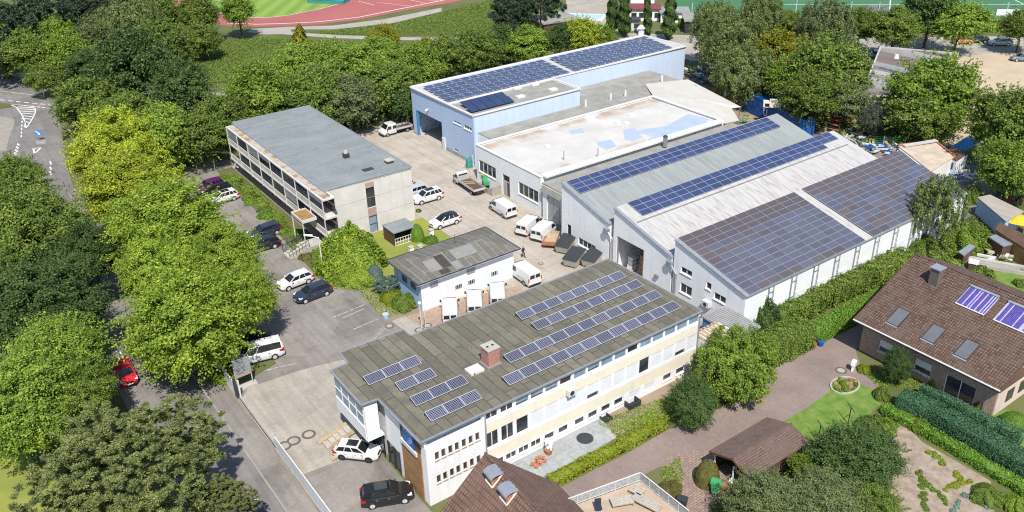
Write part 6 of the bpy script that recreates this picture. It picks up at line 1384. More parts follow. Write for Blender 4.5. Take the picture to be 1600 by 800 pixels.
# ------------------------------------------------------------------ person in the yard
def person(label, loc, rz, top, legs):
    root = thing('person', label, 'person', loc, rz)
    bm = bpy.data.meshes.new('figure')
    V = [(0, 0, 0.94), (0, 0, 1.18), (0, 0.01, 1.40), (0, 0.02, 1.52), (0, 0.05, 1.64), (0, 0.05, 1.76),
         (-0.19, 0.0, 1.40), (-0.26, 0.05, 1.13), (-0.22, 0.24, 1.05), (-0.19, 0.33, 1.08),
         (0.19, 0.0, 1.40), (0.25, -0.06, 1.13), (0.24, 0.10, 0.92), (0.23, 0.18, 0.88),
         (-0.10, 0.0, 0.88), (-0.11, 0.16, 0.50), (-0.11, 0.22, 0.09), (-0.11, 0.38, 0.05),
         (0.10, 0.0, 0.88), (0.11, 0.02, 0.49), (0.11, -0.26, 0.12), (0.11, -0.16, 0.05)]
    E = [(0, 1), (1, 2), (2, 3), (3, 4), (4, 5), (2, 6), (6, 7), (7, 8), (8, 9), (2, 10), (10, 11), (11, 12), (12, 13), (0, 14), (14, 15), (15, 16), (16, 17), (0, 18), (18, 19), (19, 20), (20, 21)]
    Rr = [(.155, .11), (.15, .105), (.17, .11), (.06, .06), (.095, .11), (.07, .08), (.075, .075), (.055, .055), (.045, .045), (.045, .03), (.075, .075), (.055, .055), (.045, .045), (.045, .03), (.10, .10), (.07, .07), (.05, .05), (.045, .04), (.10, .10), (.07, .07), (.05, .05), (.045, .04)]
    bm.from_pydata(V, E, [])
    o = bpy.data.objects.new('body', bm); COL.objects.link(o); o.parent = root
    for m_ in (legs, top, M['skin'], M['hair'], M['black']): bm.materials.append(m_)
    sk = o.modifiers.new('Skin', 'SKIN')
    layer = bm.skin_vertices[0] if bm.skin_vertices else None
    if layer is None:
        import bmesh
        t = bmesh.new(); t.from_mesh(bm); t.verts.layers.skin.verify(); t.to_mesh(bm); t.free(); layer = bm.skin_vertices[0]
    for i, r in enumerate(Rr): layer.data[i].radius = r
    layer.data[0].use_root = True
    s = o.modifiers.new('Sub', 'SUBSURF'); s.levels = 2; s.render_levels = 2
    dg = bpy.context.evaluated_depsgraph_get(); me = bpy.data.meshes.new_from_object(o.evaluated_get(dg))
    o.modifiers.clear(); o.data = me
    for f in me.polygons:
        c = f.center; hx = abs(c.x)
        f.material_index = 3 if (c.z > 1.72 or (c.z > 1.60 and c.y < 0.02)) else 2 if c.z > 1.52 else (2 if (c.x < -0.15 and c.y > 0.20 and c.z > 1.0) or (c.x > 0.17 and c.z < 0.98) else (1 if c.z > 0.96 else (4 if c.z < 0.10 else 0)))
    me.shade_smooth()
    return root
q = G(817.5, 402.5); person('person in dark clothes walking across the beige yard past the small white house', (q.x, q.y, 0.012), rad(200), M['cloth_dark'], M['cloth_dark'])
# ------------------------------------------------------------------ fences, gate, signs, small things
M['fence_white'] = corrmat('fence_white', (0.62, 0.64, 0.68), (0.52, 0.54, 0.58), 'Y', 0.14, 0.6, 0.6, 0.5)
def white_fence(label, y0, y1, x=19.2):
    t = thing('white_fence', label, 'fence', (x, (y0+y1)/2, 0), world=True)
    b = MB(); b.box(x-0.03, x+0.03, y0, y1, 0.25, 1.85); b.build('panel', M['fence_white'], t)
    b = MB(); b.box(x-0.12, x+0.12, y0, y1, 0, 0.247); b.build('plinth', M['kerb'], t)
    n_ = max(2, int((y1-y0)/2.6))
    for i in range(n_+1): y = y0+(y1-y0)*i/n_; b = MB(); b.box(x+0.035, x+0.12, y-0.05, y+0.05, 0, 1.95); b.build('post', M['grey_metal'], t)
    b = MB(); b.box(x-0.05, x+0.05, y0, y1, 1.853, 1.91); b.build('top_rail', M['white_metal'], t); return t
white_fence('white sheet metal fence above the sign board, north of the gate opening', 79.4, 92)
white_fence('white slatted sliding gate and fence south of the gate opening', 48, 68.3)
gp = thing('gate_post', 'dark blue grey gate post at the end of the north fence', 'gate post', (19.4, 78.9, 0), world=True)
b = MB(); b.box(19.1, 19.3, 78.8, 79.3, 0, 2.3); b.build('post', M['dark_metal'], gp); b = MB(); b.box(19.45, 19.6, 78.8, 79.0, 0, 2.2); b.build('guide_post', M['white_metal'], gp); b = MB(); b.box(19.3, 19.45, 78.85, 78.95, 1.9, 2.1); b.build('bracket', M['grey_metal'], gp)
sg = thing('sign_board', 'tall grey company sign board on two posts beside the gate', 'sign', (20.8, 80.2, 0), world=True)
a_, c_ = G(372, 610), G(396, 600); d_ = (c_-a_).normalized()
for s_ in (a_, c_): b = MB(); b.tube(s_, s_+Vector((0, 0, 3.9)), 0.06); b.build('post', M['alu'], sg)
for k in range(7):
    z = 1.55+k*0.33; b = MB(); b.bar(a_+Vector((0, -0.08, z+0.15)), c_+Vector((0, -0.08, z+0.15)), 0.04, 0.29); b.build('name_strip', M['zinc'] if k else M['pinkish'], sg)
    if k:
        g = MB(); m0, m1 = a_.lerp(c_, 0.15), a_.lerp(c_, 0.30+0.08*((k*3) % 5)); g.bar(m0+Vector((0, -0.105, z+0.15)), m1+Vector((0, -0.105, z+0.15)), 0.006, 0.07); g.build('lettering_patch', M['dark_metal'], sg)
b = MB(); b.hull8([a_+d_*-0.3+Vector((0, -0.4, 0)), c_+d_*0.4+Vector((0, -0.4, 0)), c_+d_*0.4+Vector((0, 0.5, 0)), a_+d_*-0.3+Vector((0, 0.5, 0)), a_+d_*-0.3+Vector((0, -0.4, 0.2)), c_+d_*0.4+Vector((0, -0.4, 0.2)), c_+d_*0.4+Vector((0, 0.5, 0.2)), a_+d_*-0.3+Vector((0, 0.5, 0.2))]); b.build('plinth', M['concrete'], sg)
# lamp post
q = G(507, 436); lp = thing('lamp_post', 'white lamp post standing behind the black hatchback', 'street lamp', (q.x, q.y, 0))
b = MB(); b.tube((0, 0, 0), (0, 0, 6.2), 0.11, 0.07, 10); b.build('pole', M['white_metal'], lp); b = MB(); b.tube((0, 0, 6.15), (-0.9, 0.5, 6.5), 0.05); b.build('arm', M['white_metal'], lp)
b = MB(); b.hull8([(-0.7, 0.25, 6.42), (-0.55, 0.5, 6.42), (-1.5, 1.05, 6.62), (-1.65, 0.8, 6.62), (-0.7, 0.25, 6.58), (-0.55, 0.5, 6.58), (-1.5, 1.05, 6.74), (-1.65, 0.8, 6.74)]); b.build('lantern', M['white_frame'], lp)
b = MB(); b.box(-0.14, 0.14, -0.14, 0.14, 0.4, 1.0); b.build('base_cover', M['grey_metal'], lp)
q = G(659, 515); lp2 = thing('lamp_post', 'thin white post rising beside the pale garage house corner', 'post', (q.x, q.y, 0)); b = MB(); b.tube((0, 0, 0), (0, 0, 3.6), 0.06); b.build('pole', M['white_metal'], lp2); b = MB(); b.ball((0, 0, 3.7), 0.22, 10, 6); b.build('lantern', M['white_frame'], lp2, 60); b = MB(); b.tube((0.55, 0, 0), (0.55, 0, 3.4), 0.04); b.build('second_pole', M['white_metal'], lp2)
# manholes
ringm = MB(); ringm.tube((0, 0, 0), (0, 0, 0.022), 0.72, seg=28); lidm = MB(); lidm.tube((0, 0, 0.023), (0, 0, 0.028), 0.46, seg=24)
def manhole(px, py, lab, r=1.0):
    q = G(px, py); t = thing('manhole_cover', lab, 'manhole cover', (q.x, q.y, 0.016), group='manhole covers')
    a = bpy.data.objects.new('ring', MH[0]); c = bpy.data.objects.new('lid', MH[1])
    for o in (a, c): COL.objects.link(o); o.parent = t; o.scale = (r, r, 1)
MH = (ringm.mesh('manhole_ring', M['dirt']), lidm.mesh('manhole_lid', M['yard_beige']))
M['mh_dark'] = mat('mh_dark', (0.10, 0.085, 0.07), (0.14, 0.12, 0.10), 0.8, 4); MH[0].materials[0] = M['mh_dark']; MH[1].materials[0] = M['entrance']
for px, py, lab, r in ((444.5, 697, 'manhole ring nearest the white sliding gate', 1), (459, 689, 'manhole ring in the middle of the three at the entrance', 1), (482.5, 679, 'manhole ring nearest the wooden stair boards', 1), (655, 516, 'manhole cover half under the thin white post', .8), (668, 509, 'manhole cover on the reddish paving below the garage house', .8), (608.5, 509.5, 'manhole cover beside the small plant tub', .8), (322, 653, 'small brown drain cover on the street edge by the pavement', .5), (1314, 579, 'dark drain cover on the driveway near the white letter box', .9), (845, 412, 'dark drain slot in the yard beyond the walking person', .5)): manhole(px, py, lab, r)
q = G(603, 497); t = thing('plant_tub', 'small plant in a pale blue tub at the end of the shrub bed', 'potted plant', (q.x, q.y, 0)); b = MB(); b.tube((0, 0, 0), (0, 0, 0.6), 0.35, 0.42, 12); b.build('tub', M['pale_blue'], t)
q = G(847, 700, 0.06); t = thing('flower_pot', 'white flowering plant in a red pot on the grey garden patio', 'potted plant', (q.x, 51.8, 0.06)); b = MB(); b.tube((0, 0, 0), (0, 0, 0.6), 0.3, 0.42, 12); b.build('pot', M['terracotta'], t)
b = MB(); rr2 = random.Random(5)
for k in range(26): a = rr2.uniform(0, 6.28); b.ball((0.38*math.cos(a)*rr2.random(), 0.38*math.sin(a)*rr2.random(), 0.75+0.9*rr2.random()), 0.13, 6, 3)
b.build('blossoms', M['white_wall'], t)
q = G(830, 728, 0.06); t = thing('terracotta_heap', 'heap of red tiles on the grey garden patio by the house ridge', 'tiles', (38.5, 51.0, 0.06), 0.4)
b = MB()
for k in range(14): x, y = rr2.uniform(-0.7, 0.7), rr2.uniform(-0.5, 0.5); b.hull8([(x, y, .1*(k % 3)), (x+.4, y+.1, .1*(k % 3)+.05), (x+.35, y+.4, .1*(k % 3)), (x-.05, y+.3, .1*(k % 3)), (x, y, .05+.1*(k % 3)), (x+.4, y+.1, .1+.1*(k % 3)), (x+.35, y+.4, .05+.1*(k % 3)), (x-.05, y+.3, .05+.1*(k % 3))])
b.build('tiles', M['terracotta'], t)
# annex with ribbed roof and blue cladding between office and hall
an = thing('ribbed_annex', 'small annex with ribbed grey roof and blue cladding behind the office', 'building', (67, 51.5, 0), world=True)
b = MB(); b.slab([(65.6, 51.0, 3.5), (69.3, 50.9, 3.5), (69.3, 53.3, 3.56), (69.3, 56.4, 3.6), (65.6, 56.4, 3.6)], 0.14)
for k in range(18): y = 51.1+k*0.29; b.bar((65.6, y, 3.60+0.005*k), (69.3, y, 3.60+0.005*k), 0.12, 0.1)
b.build('roof', mat('annex_roof', (0.33, 0.33, 0.33), (0.26, 0.26, 0.26), 0.7, 1), an)
b = MB(); b.box(65.9, 69.0, 51.3, 56.2, 0, 3.34); b.build('wall', M['white_wall'], an)
b = MB(); b.box(65.72, 65.898, 51.3, 56.2, 0.6, 3.33); b.build('blue_cladding', corrmat('clad_blue', (0.10, 0.24, 0.50), (0.08, 0.2, 0.44), 'Y', 0.3), an)
b = MB(); b.box(65.66, 65.715, 51.6, 53.0, 1.4, 2.4); b.build('window', M['glass'], an)
ca = thing('carport_canopy', 'low canopy of pale boards against the east end of the office', 'canopy', (62.8, 54, 0), world=True)
for k in range(7): b = MB(); b.bar((61.75+k*0.55, 50.6, 4.2), (61.75+k*0.55, 54.0, 4.2), 0.36, 0.06); b.build('board', M['pale_wood'], ca)
b = MB(); b.box(61.6, 65.5, 50.9, 53.7, 0, 4.15); b.build('wall', M['white_wall'], ca); b = MB(); b.box(62.0, 63.3, 50.82, 50.897, 0, 2.6); b.build('door', M['concrete'], ca)
# wire fences along the wood
M['wire'] = mat('wire', (0.06, 0.075, 0.06), None, 0.6)
def wire_fence(label, pts, h=1.9, step=2.6, m=None, mesh=0.25):
    P = [Vector((p.x, p.y, 0)) for p in pts]; t = thing('wire_fence', label, 'fence', P[0], world=True); b = MB(); pb = MB()
    for p, q in zip(P, P[1:]):
        n_ = max(1, int((q-p).length/step))
        for i in range(n_+1): c = p.lerp(q, i/n_); pb.tube(c, c+Vector((0, 0, h+0.15)), 0.05, seg=6)
        k = int(h/mesh)
        for i in range(k+1): b.bar(p+Vector((0, 0, 0.1+i*mesh)), q+Vector((0, 0, 0.1+i*mesh)), 0.015, 0.018)
        n2 = int((q-p).length/mesh/1.2)
        for i in range(n2): c = p.lerp(q, i/n2); b.bar(c+Vector((0, 0, 0.05)), c+Vector((0, 0, h)), 0.012, 0.012)
    pb.build('post', M['concrete'], t); b.build('wire_mesh', m or M['wire'], t); return t
wire_fence('dark wire mesh fence behind the cars below the gallery block', [G(250, 290), G(310, 275), G(362, 258)])
wire_fence('dark wire mesh fence running behind the crew cab truck', [G(548, 210), G(600, 194), G(648, 178)])
wire_fence('green mesh fence in front of the storage yard behind the halls', [G(1235, 197), G(1345, 232), G(1480, 235), G(1530, 232)], 2.2, 3.5, M['green_paint'], 0.35)
# teal thing, green machine and wall by the blue hall
q = G(733, 262); t = thing('covered_machine', 'tall machine under a teal cover at the corner of the blue hall', 'machine', (q.x, q.y, 0)); b = MB(); b.hull8([(-0.5, -0.5, 0.1), (0.5, -0.45, 0.1), (0.45, 0.5, 0.1), (-0.5, 0.45, 0.1), (-0.4, -0.2, 1.5), (0.3, -0.35, 1.9), (0.35, 0.3, 1.8), (-0.3, 0.35, 1.6)]); b.build('cover', M['teal'], t); b = MB(); b.bar((0.5, -0.7, 0), (0.4, -0.6, 2.3), 0.12, 0.12); b.build('pole', M['white_metal'], t); b = MB(); b.box(-0.7, 0.7, -0.7, 0.7, 0, 0.09); b.build('pallet', M['pale_wood'], t)
q = G(759, 291); t = thing('green_machine', 'green yard machine with yellow hopper between truck and workshop', 'machine', (q.x, q.y, 0), rad(65))
b = MB(); b.box(-0.9, 0.9, -0.45, 0.45, 0.5, 1.1); b.hull8([(-0.1, -0.4, 1.103), (0.8, -0.4, 1.103), (0.8, 0.4, 1.103), (-0.1, 0.4, 1.103), (0.1, -0.3, 1.7), (0.6, -0.3, 1.7), (0.6, 0.3, 1.7), (0.1, 0.3, 1.7)]); b.build('body', M['green_paint'], t)
b = MB(); b.tube((1.3, 0, 0.9), (1.3, 0, 1.6), 0.25, 0.55, 10); b.build('hopper', M['yellow_paint'], t); b = MB(); b.bar((0.9, 0, 0.8), (1.35, 0, 0.9), 0.15, 0.15); b.bar((1.3, 0, 0.0), (1.3, 0, 0.9), 0.1, 0.1); b.build('support', M['dark_metal'], t); wheels(t, 2, 1.0, 0.6, -0.6, 0.34)
t = thing('ramp_wall', 'low concrete ramp wall below the left workshop window', 'wall', (70, 107.5, 0), world=True); p0, p1, p2 = G(767, 305), G(782, 314), G(782, 300); b = MB(); b.hull8([(70.2, 104.8, 0), (71.9, 104.8, 0), (71.9, 105.05, 0), (70.2, 105.05, 0), (70.2, 104.8, 1.5), (71.9, 104.8, 1.5), (71.9, 105.05, 1.5), (70.2, 105.05, 1.5)]); b.box(70.2, 70.4, 105.053, 110.5, 0, 0.9); b.build('wall', M['entrance'], t); b = MB(); b.bar((70.3, 105, 1.0), (70.3, 110.5, 1.0), 0.05, 0.05); b.build('handrail', M['dark_metal'], t)
for k in range(4):
    q = G(716+k*5, 277-k*1.2); b = MB(); b.box(q.x-0.15, q.x+0.15, q.y-0.9, q.y+0.9, 0.02, 0.12); tag(b.build('concrete_beam', M['pale_wood']), 'pale beam lying on the yard behind the flatbed truck cab', 'beam', 'beams behind the truck')
# blue containers with a white letter, sheds in the rear storage yard
def container(label, p0, p1, h, m, w=2.5, letter=None, name='container'):
    a, c = G(*p0), G(*p1); d = (c-a).normalized(); n_ = Vector((-d.y, d.x, 0)); n_ = n_ if n_.x > 0 else -n_
    t = thing(name, label, 'container', (a+c)/2, world=True); b = MB()
    P = lambda s, o, z: a+d*s+n_*o+Vector((0, 0, z)); L_ = (c-a).length
    b.hull8([P(0, 0, 0.1), P(L_, 0, 0.1), P(L_, w, 0.1), P(0, w, 0.1), P(0, 0, h), P(L_, 0, h), P(L_, w, h), P(0, w, h)]); b.build('body', m, t)
    r = MB(); k = int(L_/0.4)
    for i in range(k): s = (i+0.3)*L_/k; r.hull8([P(s, -0.04, 0.2), P(s+0.18, -0.04, 0.2), P(s+0.18, -0.002, 0.2), P(s, -0.002, 0.2), P(s, -0.04, h-0.15), P(s+0.18, -0.04, h-0.15), P(s+0.18, -0.002, h-0.15), P(s, -0.002, h-0.15)])
    r.build('ribs', m, t)
    e = MB()
    for s in (0, L_): e.bar(P(s, 0, 0.05), P(s, 0, h+0.02), 0.14, 0.14)
    e.bar(P(0, 0, h), P(L_, 0, h), 0.12, 0.12); e.build('corner_frame', m, t)
    if letter:
        cu = bpy.data.curves.new('letter', 'FONT'); cu.body = letter; cu.size = 2.0; cu.extrude = 0.01; cu.align_x = 'CENTER'
        o = bpy.data.objects.new('lettering', cu); COL.objects.link(o); pos = P(L_*0.38, -0.06, 1.0)
        xx = d if (ray(*p1).cross(ray(*p0))).z*0+ (Q2(P(1, 0, 0))[0] < Q2(P(2, 0, 0))[0]) else -d
        yy = Vector((0, 0, 1)); zz = xx.cross(yy)
        mw = Matrix((xx, yy, zz)).transposed().to_4x4(); mw.translation = pos
        dg = bpy.context.evaluated_depsgraph_get(); o.matrix_world = mw; dg.update(); me = bpy.data.meshes.new_from_object(o.evaluated_get(dg)); me.transform(mw); me.transform(Matrix.Translation(-t.location)); bpy.data.objects.remove(o)
        me.materials.clear(); me.materials.append(M['white_frame']); ob = bpy.data.objects.new('lettering', me); COL.objects.link(ob); ob.parent = t
    return t
def Q2(p): v = Vector(p)-Vector((0, 0, CAM_H)); return (800+FPX*v.dot(AX)/v.dot(AF), 400-FPX*v.dot(AY)/v.dot(AF))
container('long blue container with a white letter U behind the cream canopy', (1162, 172), (1252, 218), 3.6, M['blue_paint'], 2.6, 'U')
container('grey weathered container standing on the lower blue one under the trees', (1160, 148), (1190, 163), 3.8, M['zinc'], 2.4)
q = G(1206, 168, 3.4); t = thing('rooftop_machine', 'beige machine casing on top of the long blue container', 'machine', (q.x, q.y, 3.62), rad(-50)); b = MB(); b.box(-1.6, 1.6, -0.8, 0.8, 0, 0.9); b.box(-0.5, 0.9, -0.5, 0.5, 0.903, 1.3); b.build('casing', M['cream'], t); b = MB(); b.box(-1.3, -0.5, -0.82, -0.803, 0.15, 0.75); b.build('grille', M['black'], t)
q = G(1127, 142); 
def pile(label, px, py, cols, n_, sx, sy, name='material_pile', seed=1):
    q = G(px, py); t = thing(name, label, 'pile', (q.x, q.y, 0)); r = random.Random(seed)
    for ci, cm in enumerate(cols):
        b = MB()
        for k in range(n_):
            x, y = r.uniform(-sx, sx), r.uniform(-sy, sy); a = r.uniform(0, 3.14); l = r.uniform(0.5, 2.4); z = r.uniform(0.05, 0.9)
            b.bar((x, y, z), (x+math.cos(a)*l, y+math.sin(a)*l, z+r.uniform(-0.1, 0.3)), r.uniform(0.1, 0.4), r.uniform(0.1, 0.4))
        b.pieces('board' if ci == 0 else 'scrap', cm, t)
pile('jumble of pale pipes and teal scrap behind the end of the blue hall', 1100, 122, [M['white_metal'], M['teal'], M['dark_metal']], 16, 4, 5, seed=2)
pile('dark scrap heap under the willow beyond the cream canopy', 1140, 150, [M['brown'], M['dark_metal'], M['terracotta']], 14, 4, 4, seed=3)
pile('rusty red steel racks full of bars behind the grey hall roof', 1280, 192, [M['terracotta'], M['brown'], M['dark_metal']], 26, 6, 4, seed=4)
pile('pale bundles and boxes beside the far corner of the pale streaked roof', 1352, 236, [M['pale_wood'], M['white_metal'], M['blue_paint']], 12, 3, 2, seed=6)
pile('timber and pale sheets stacked at the left end of the torn roof shed', 1392, 236, [M['pale_wood'], M['white_metal'], M['blue_paint']], 14, 2.5, 2, seed=11)
pile('mixed scrap in front of the green mesh fence below the grey shrub', 1330, 222, [M['brown'], M['concrete'], M['white_metal']], 16, 5, 2.5, seed=12)
pile('blue sheeting and barrels near the white hut', 1512, 278, [M['zinc'], M['blue_paint'], M['white_metal']], 12, 2.5, 2, seed=13)
pile('white furniture and planks on the terrace of the brown felt hut', 1575, 402, [M['white_metal'], M['pale_wood'], M['concrete']], 12, 2.5, 1.6, seed=14)
pile('brown roof sheets leaning behind the glazed garden hut', 1580, 318, [M['brown'], M['terracotta'], M['dark_metal']], 10, 3, 1.5, seed=15)
pile('green netting heap at the foot of the blue container', 1176, 192, [M['green_paint'], M['pale_wood']], 8, 2, 1.5, seed=7)
t = thing('steel_rack', 'long dark red cantilever rack under the trees behind the halls', 'rack', (132, 93, 0), world=True); a_, c_ = G(1265, 195), G(1310, 208)
for z in (0.6, 1.5, 2.4, 3.2): b = MB(); b.bar(a_+Vector((0, 0, z)), c_+Vector((0, 0, z)), 1.3, 0.12); b.build('shelf', M['terracotta'], t)
for k in range(5): p = a_.lerp(c_, k/4); b = MB(); b.bar(p, p+Vector((0, 0, 3.5)), 0.2, 0.2); b.build('upright', M['brown'], t)
t = thing('storage_shed', 'shed with a pale torn flat roof and white front beyond the panels', 'shed', (118, 60, 0), world=True)
zz = 3.2; c4 = [G(1403, 228, zz), G(1463, 222, zz), G(1492, 245, zz), G(1455, 268, zz)]
b = MB(); b.slab(c4[::-1], 0.2); b.build('roof', mat('torn_roof', (0.55, 0.46, 0.36), (0.40, 0.33, 0.27), 0.9, 0.7, 7), t)
b = MB(); b.prism([(p.x+(118-p.x)*0.04, p.y+(62-p.y)*0.04) for p in c4[::-1]], 0, zz-0.21); b.build('wall', M['render_white'], t)
b = MB(); b.bar(c4[0]+Vector((0, 0, 0.1)), c4[1]+Vector((0, 0, 0.1)), 0.5, 0.3); b.bar(c4[1]+Vector((0, 0, 0.08)), c4[2]+Vector((0, 0, 0.08)), 0.3, 0.2); b.build('roof_edge', M['terracotta'], t)
b = MB(); b.bar(c4[0].lerp(c4[2], 0.1)+Vector((0, 0, 0.2)), c4[1]+Vector((0, 0, 0.3)), 0.8, 0.2); b.build('loose_sheet', M['roof_pale'], t)
t = thing('white_hut', 'small white hut with a dark window at the end of the torn roof shed', 'hut', G(1478, 275), world=True)
a_, c_, e_ = G(1466, 268), G(1488, 280), G(1506, 268); f_ = a_+(e_-c_); hz = 3.0
b = MB(); b.prism([(p.x, p.y) for p in (a_, c_, e_, f_)], 0, hz); b.build('wall', M['white_wall'], t)
b = MB(); b.slab([Vector((p.x, p.y, hz+0.15)) for p in (a_, c_, e_, f_)], 0.14); b.build('roof', M['brown'], t)
dd = (c_-a_).normalized(); nn = Vector((dd.y, -dd.x, 0)); nn = nn if nn.x < 0 else -nn
for k in (0.15, 0.55):
    p = a_+dd*(c_-a_).length*k+nn*0.03; b = MB(); b.bar(p+Vector((0, 0, 2.0)), p+dd*1.0+Vector((0, 0, 2.0)), 0.04, 1.1); b.build('window', M['glass'], t)
t = thing('blue_tarp_shelter', 'shelter with a bright blue tarpaulin roof next to the big right tree', 'shelter', G(1510, 235), world=True)
zz = 2.4; c4 = [G(1482, 232, zz), G(1513, 212, zz+0.4), G(1535, 219, zz+0.4), G(1508, 236, zz)]
b = MB(); b.slab(c4[::-1], 0.06); b.build('tarpaulin', mat('tarp_blue', (0.03, 0.26, 0.60), (0.025, 0.22, 0.52), 0.45, 0.8), t)
b = MB(); b.slab([c4[0]+Vector((0.05, 0, -0.1)), c4[3]+Vector((0.05, 0, -0.1)), c4[3]+Vector((0.1, 0.05, -2.2)), c4[0]+Vector((0.1, 0.05, -2.2))], 0.05) if False else b.bar(c4[0]+Vector((0.1, 0, -1.2)), c4[3]+Vector((0.1, 0, -1.2)), 0.05, 2.2); b.build('front_sheet', M['blue_paint'], t)
for p in c4: b = MB(); b.tube((p.x, p.y, 0), (p.x, p.y, p.z-0.07), 0.05, seg=6); b.build('post', M['grey_metal'], t)
# garden sheds in the neighbouring plot, upper right
def hut(name, label, cat, corners, z, roofm, wallm, drop=0.0):
    c = [G(px, py, z) for px, py in corners]; ctr = sum(c, Vector())/len(c); t = thing(name, label, cat, (ctr.x, ctr.y, 0), world=True)
    a2 = sum(c[i].x*c[(i+1) % len(c)].y-c[(i+1) % len(c)].x*c[i].y for i in range(len(c)))
    if a2 < 0: c = c[::-1]
    b = MB(); b.slab([Vector((p.x, p.y, z+drop*(i in (0, 1)))) for i, p in enumerate(c)], 0.15); b.build('roof', roofm, t)
    b = MB(); b.prism([(p.x+(ctr.x-p.x)*0.06, p.y+(ctr.y-p.y)*0.06) for p in c], 0, z-0.16); b.build('wall', wallm, t); return t, c
t, c = hut('garden_hut', 'garden hut with a pale flat roof and glazed white door in the upper right plot', 'hut', ((1527, 308), (1547, 304), (1600, 330), (1572, 346)), 2.8, M['entrance'], M['pale_blue'])
a_, c_ = G(1548, 352), G(1568, 362); dd = (c_-a_).normalized()
b = MB(); b.bar(a_+Vector((0, 0, 1.1))+dd*-0.3, c_+Vector((0, 0, 1.1)), 0.1, 2.2); fo = b.build('door_frame', M['white_frame'], t); b = MB(); b.bar(a_+Vector((-0.1, -0.1, 1.1)), c_-dd*0.3+Vector((-0.1, -0.1, 1.1)), 0.06, 1.7); b.build('pane', M['glass'], fo)
t, c = hut('brown_hut', 'hut with a dark brown felt roof below the yellow parasol', 'hut', ((1554, 358), (1562, 347), (1640, 385), (1620, 400)), 2.6, M['brown'], M['wood'])
t, c = hut('lean_to', 'grey corrugated lean to roof attached below the brown felt roof', 'shelter', ((1545, 370), (1556, 366), (1583, 381), (1568, 385)), 2.2, M['zinc'], M['brown'])
t, c = hut('tool_shed', 'little grey tool shed roof among bushes above the tiled house ridge', 'shed', ((1497, 393), (1516, 381), (1524, 385), (1506, 399)), 2.0, M['zinc'], M['brown'])
q = G(1560, 415, 0.5); t = thing('raised_bed', 'pale stepped planter edge in front of the brown felt hut', 'planter', (q.x, q.y, 0), rad(-62)); b = MB(); b.box(-4, 4, -0.6, 0.0, 0, 0.5); b.box(-4, 4, 0.003, 0.6, 0, 0.9); b.build('edging', M['concrete'], t); b = MB(); b.box(-3.8, 3.8, -0.45, -0.15, 0.503, 0.55); b.build('slab', M['zinc'], t)
q = G(1592, 342, 2.2); t = thing('parasol', 'yellow garden parasol at the right edge of the picture', 'parasol', (q.x, q.y, 0)); b = MB(); n_ = 8
for k in range(n_): a0, a1 = 2*math.pi*k/n_, 2*math.pi*(k+1)/n_; b.poly([(2.1*math.cos(a0), 2.1*math.sin(a0), 2.1), (2.1*math.cos(a1), 2.1*math.sin(a1), 2.1), (0, 0, 2.8)])
b.build('canopy', M['yellow_paint'], t); b = MB(); b.tube((0, 0, 0), (0, 0, 2.9), 0.04); b.build('pole', M['pale_wood'], t); b = MB(); b.tube((0, 0, 0), (0, 0, 0.12), 0.4, seg=14); b.build('foot', M['concrete'], t)
q = G(1519, 420); t = thing('white_cabinet', 'white topped garden box behind the tiled house ridge', 'box', (q.x, q.y, 0), 0.4); b = MB(); b.box(-0.6, 0.6, -0.5, 0.5, 0, 1.0); b.build('body', M['brown'], t); b = MB(); b.box(-0.68, 0.68, -0.58, 0.58, 1.003, 1.1); b.build('lid', M['white_frame'], t)
# grey striped flat-roofed building beyond the trees
t = thing('flat_roofed_building', 'low building with a brown and grey striped flat roof between tall trees', 'building', (176, 103, 0), world=True)
zz = 4.5; c4 = [G(1345, 150, zz), G(1376, 74, zz), G(1497, 84, zz), G(1480, 152, zz)]
M['roof_stripe'] = brickmat('roof_stripe', (0.135, 0.105, 0.095), (0.33, 0.33, 0.33), (0.2, 0.18, 0.17), 30, 2.6, 0.02, axis='YX', stain=(0.19, 0.16, 0.15), sscale=0.12, offset=0.4)
b = MB(); b.slab(c4[::-1], 0.3); b.build('roof', M['roof_stripe'], t)
b = MB(); b.prism([(p.x, p.y) for p in [q.lerp(sum(c4, Vector())/4, 0.03) for q in c4][::-1]], 0, zz-0.31); b.build('wall', M['render_white'], t)
b = MB()
for p, q in zip(c4, c4[1:]+c4[:1]): b.bar(p+Vector((0, 0, 0.05)), q+Vector((0, 0, 0.05)), 0.3, 0.3)
b.build('roof_edge', M['roof_pale'], t)
p, q, r_ = G(1385, 107, zz), G(1418, 110, zz), G(1400, 91, zz)
b = MB(); b.box(p.x-1, p.x+1, p.y-5, p.y+1, zz+0.003, zz+0.35); b.build('rooflight', M['felt_blue'], t); b = MB(); b.tube((r_.x, r_.y, zz), (r_.x, r_.y, zz+0.8), 0.6, 0.4, 10); b.build('roof_vent', M['white_metal'], t)
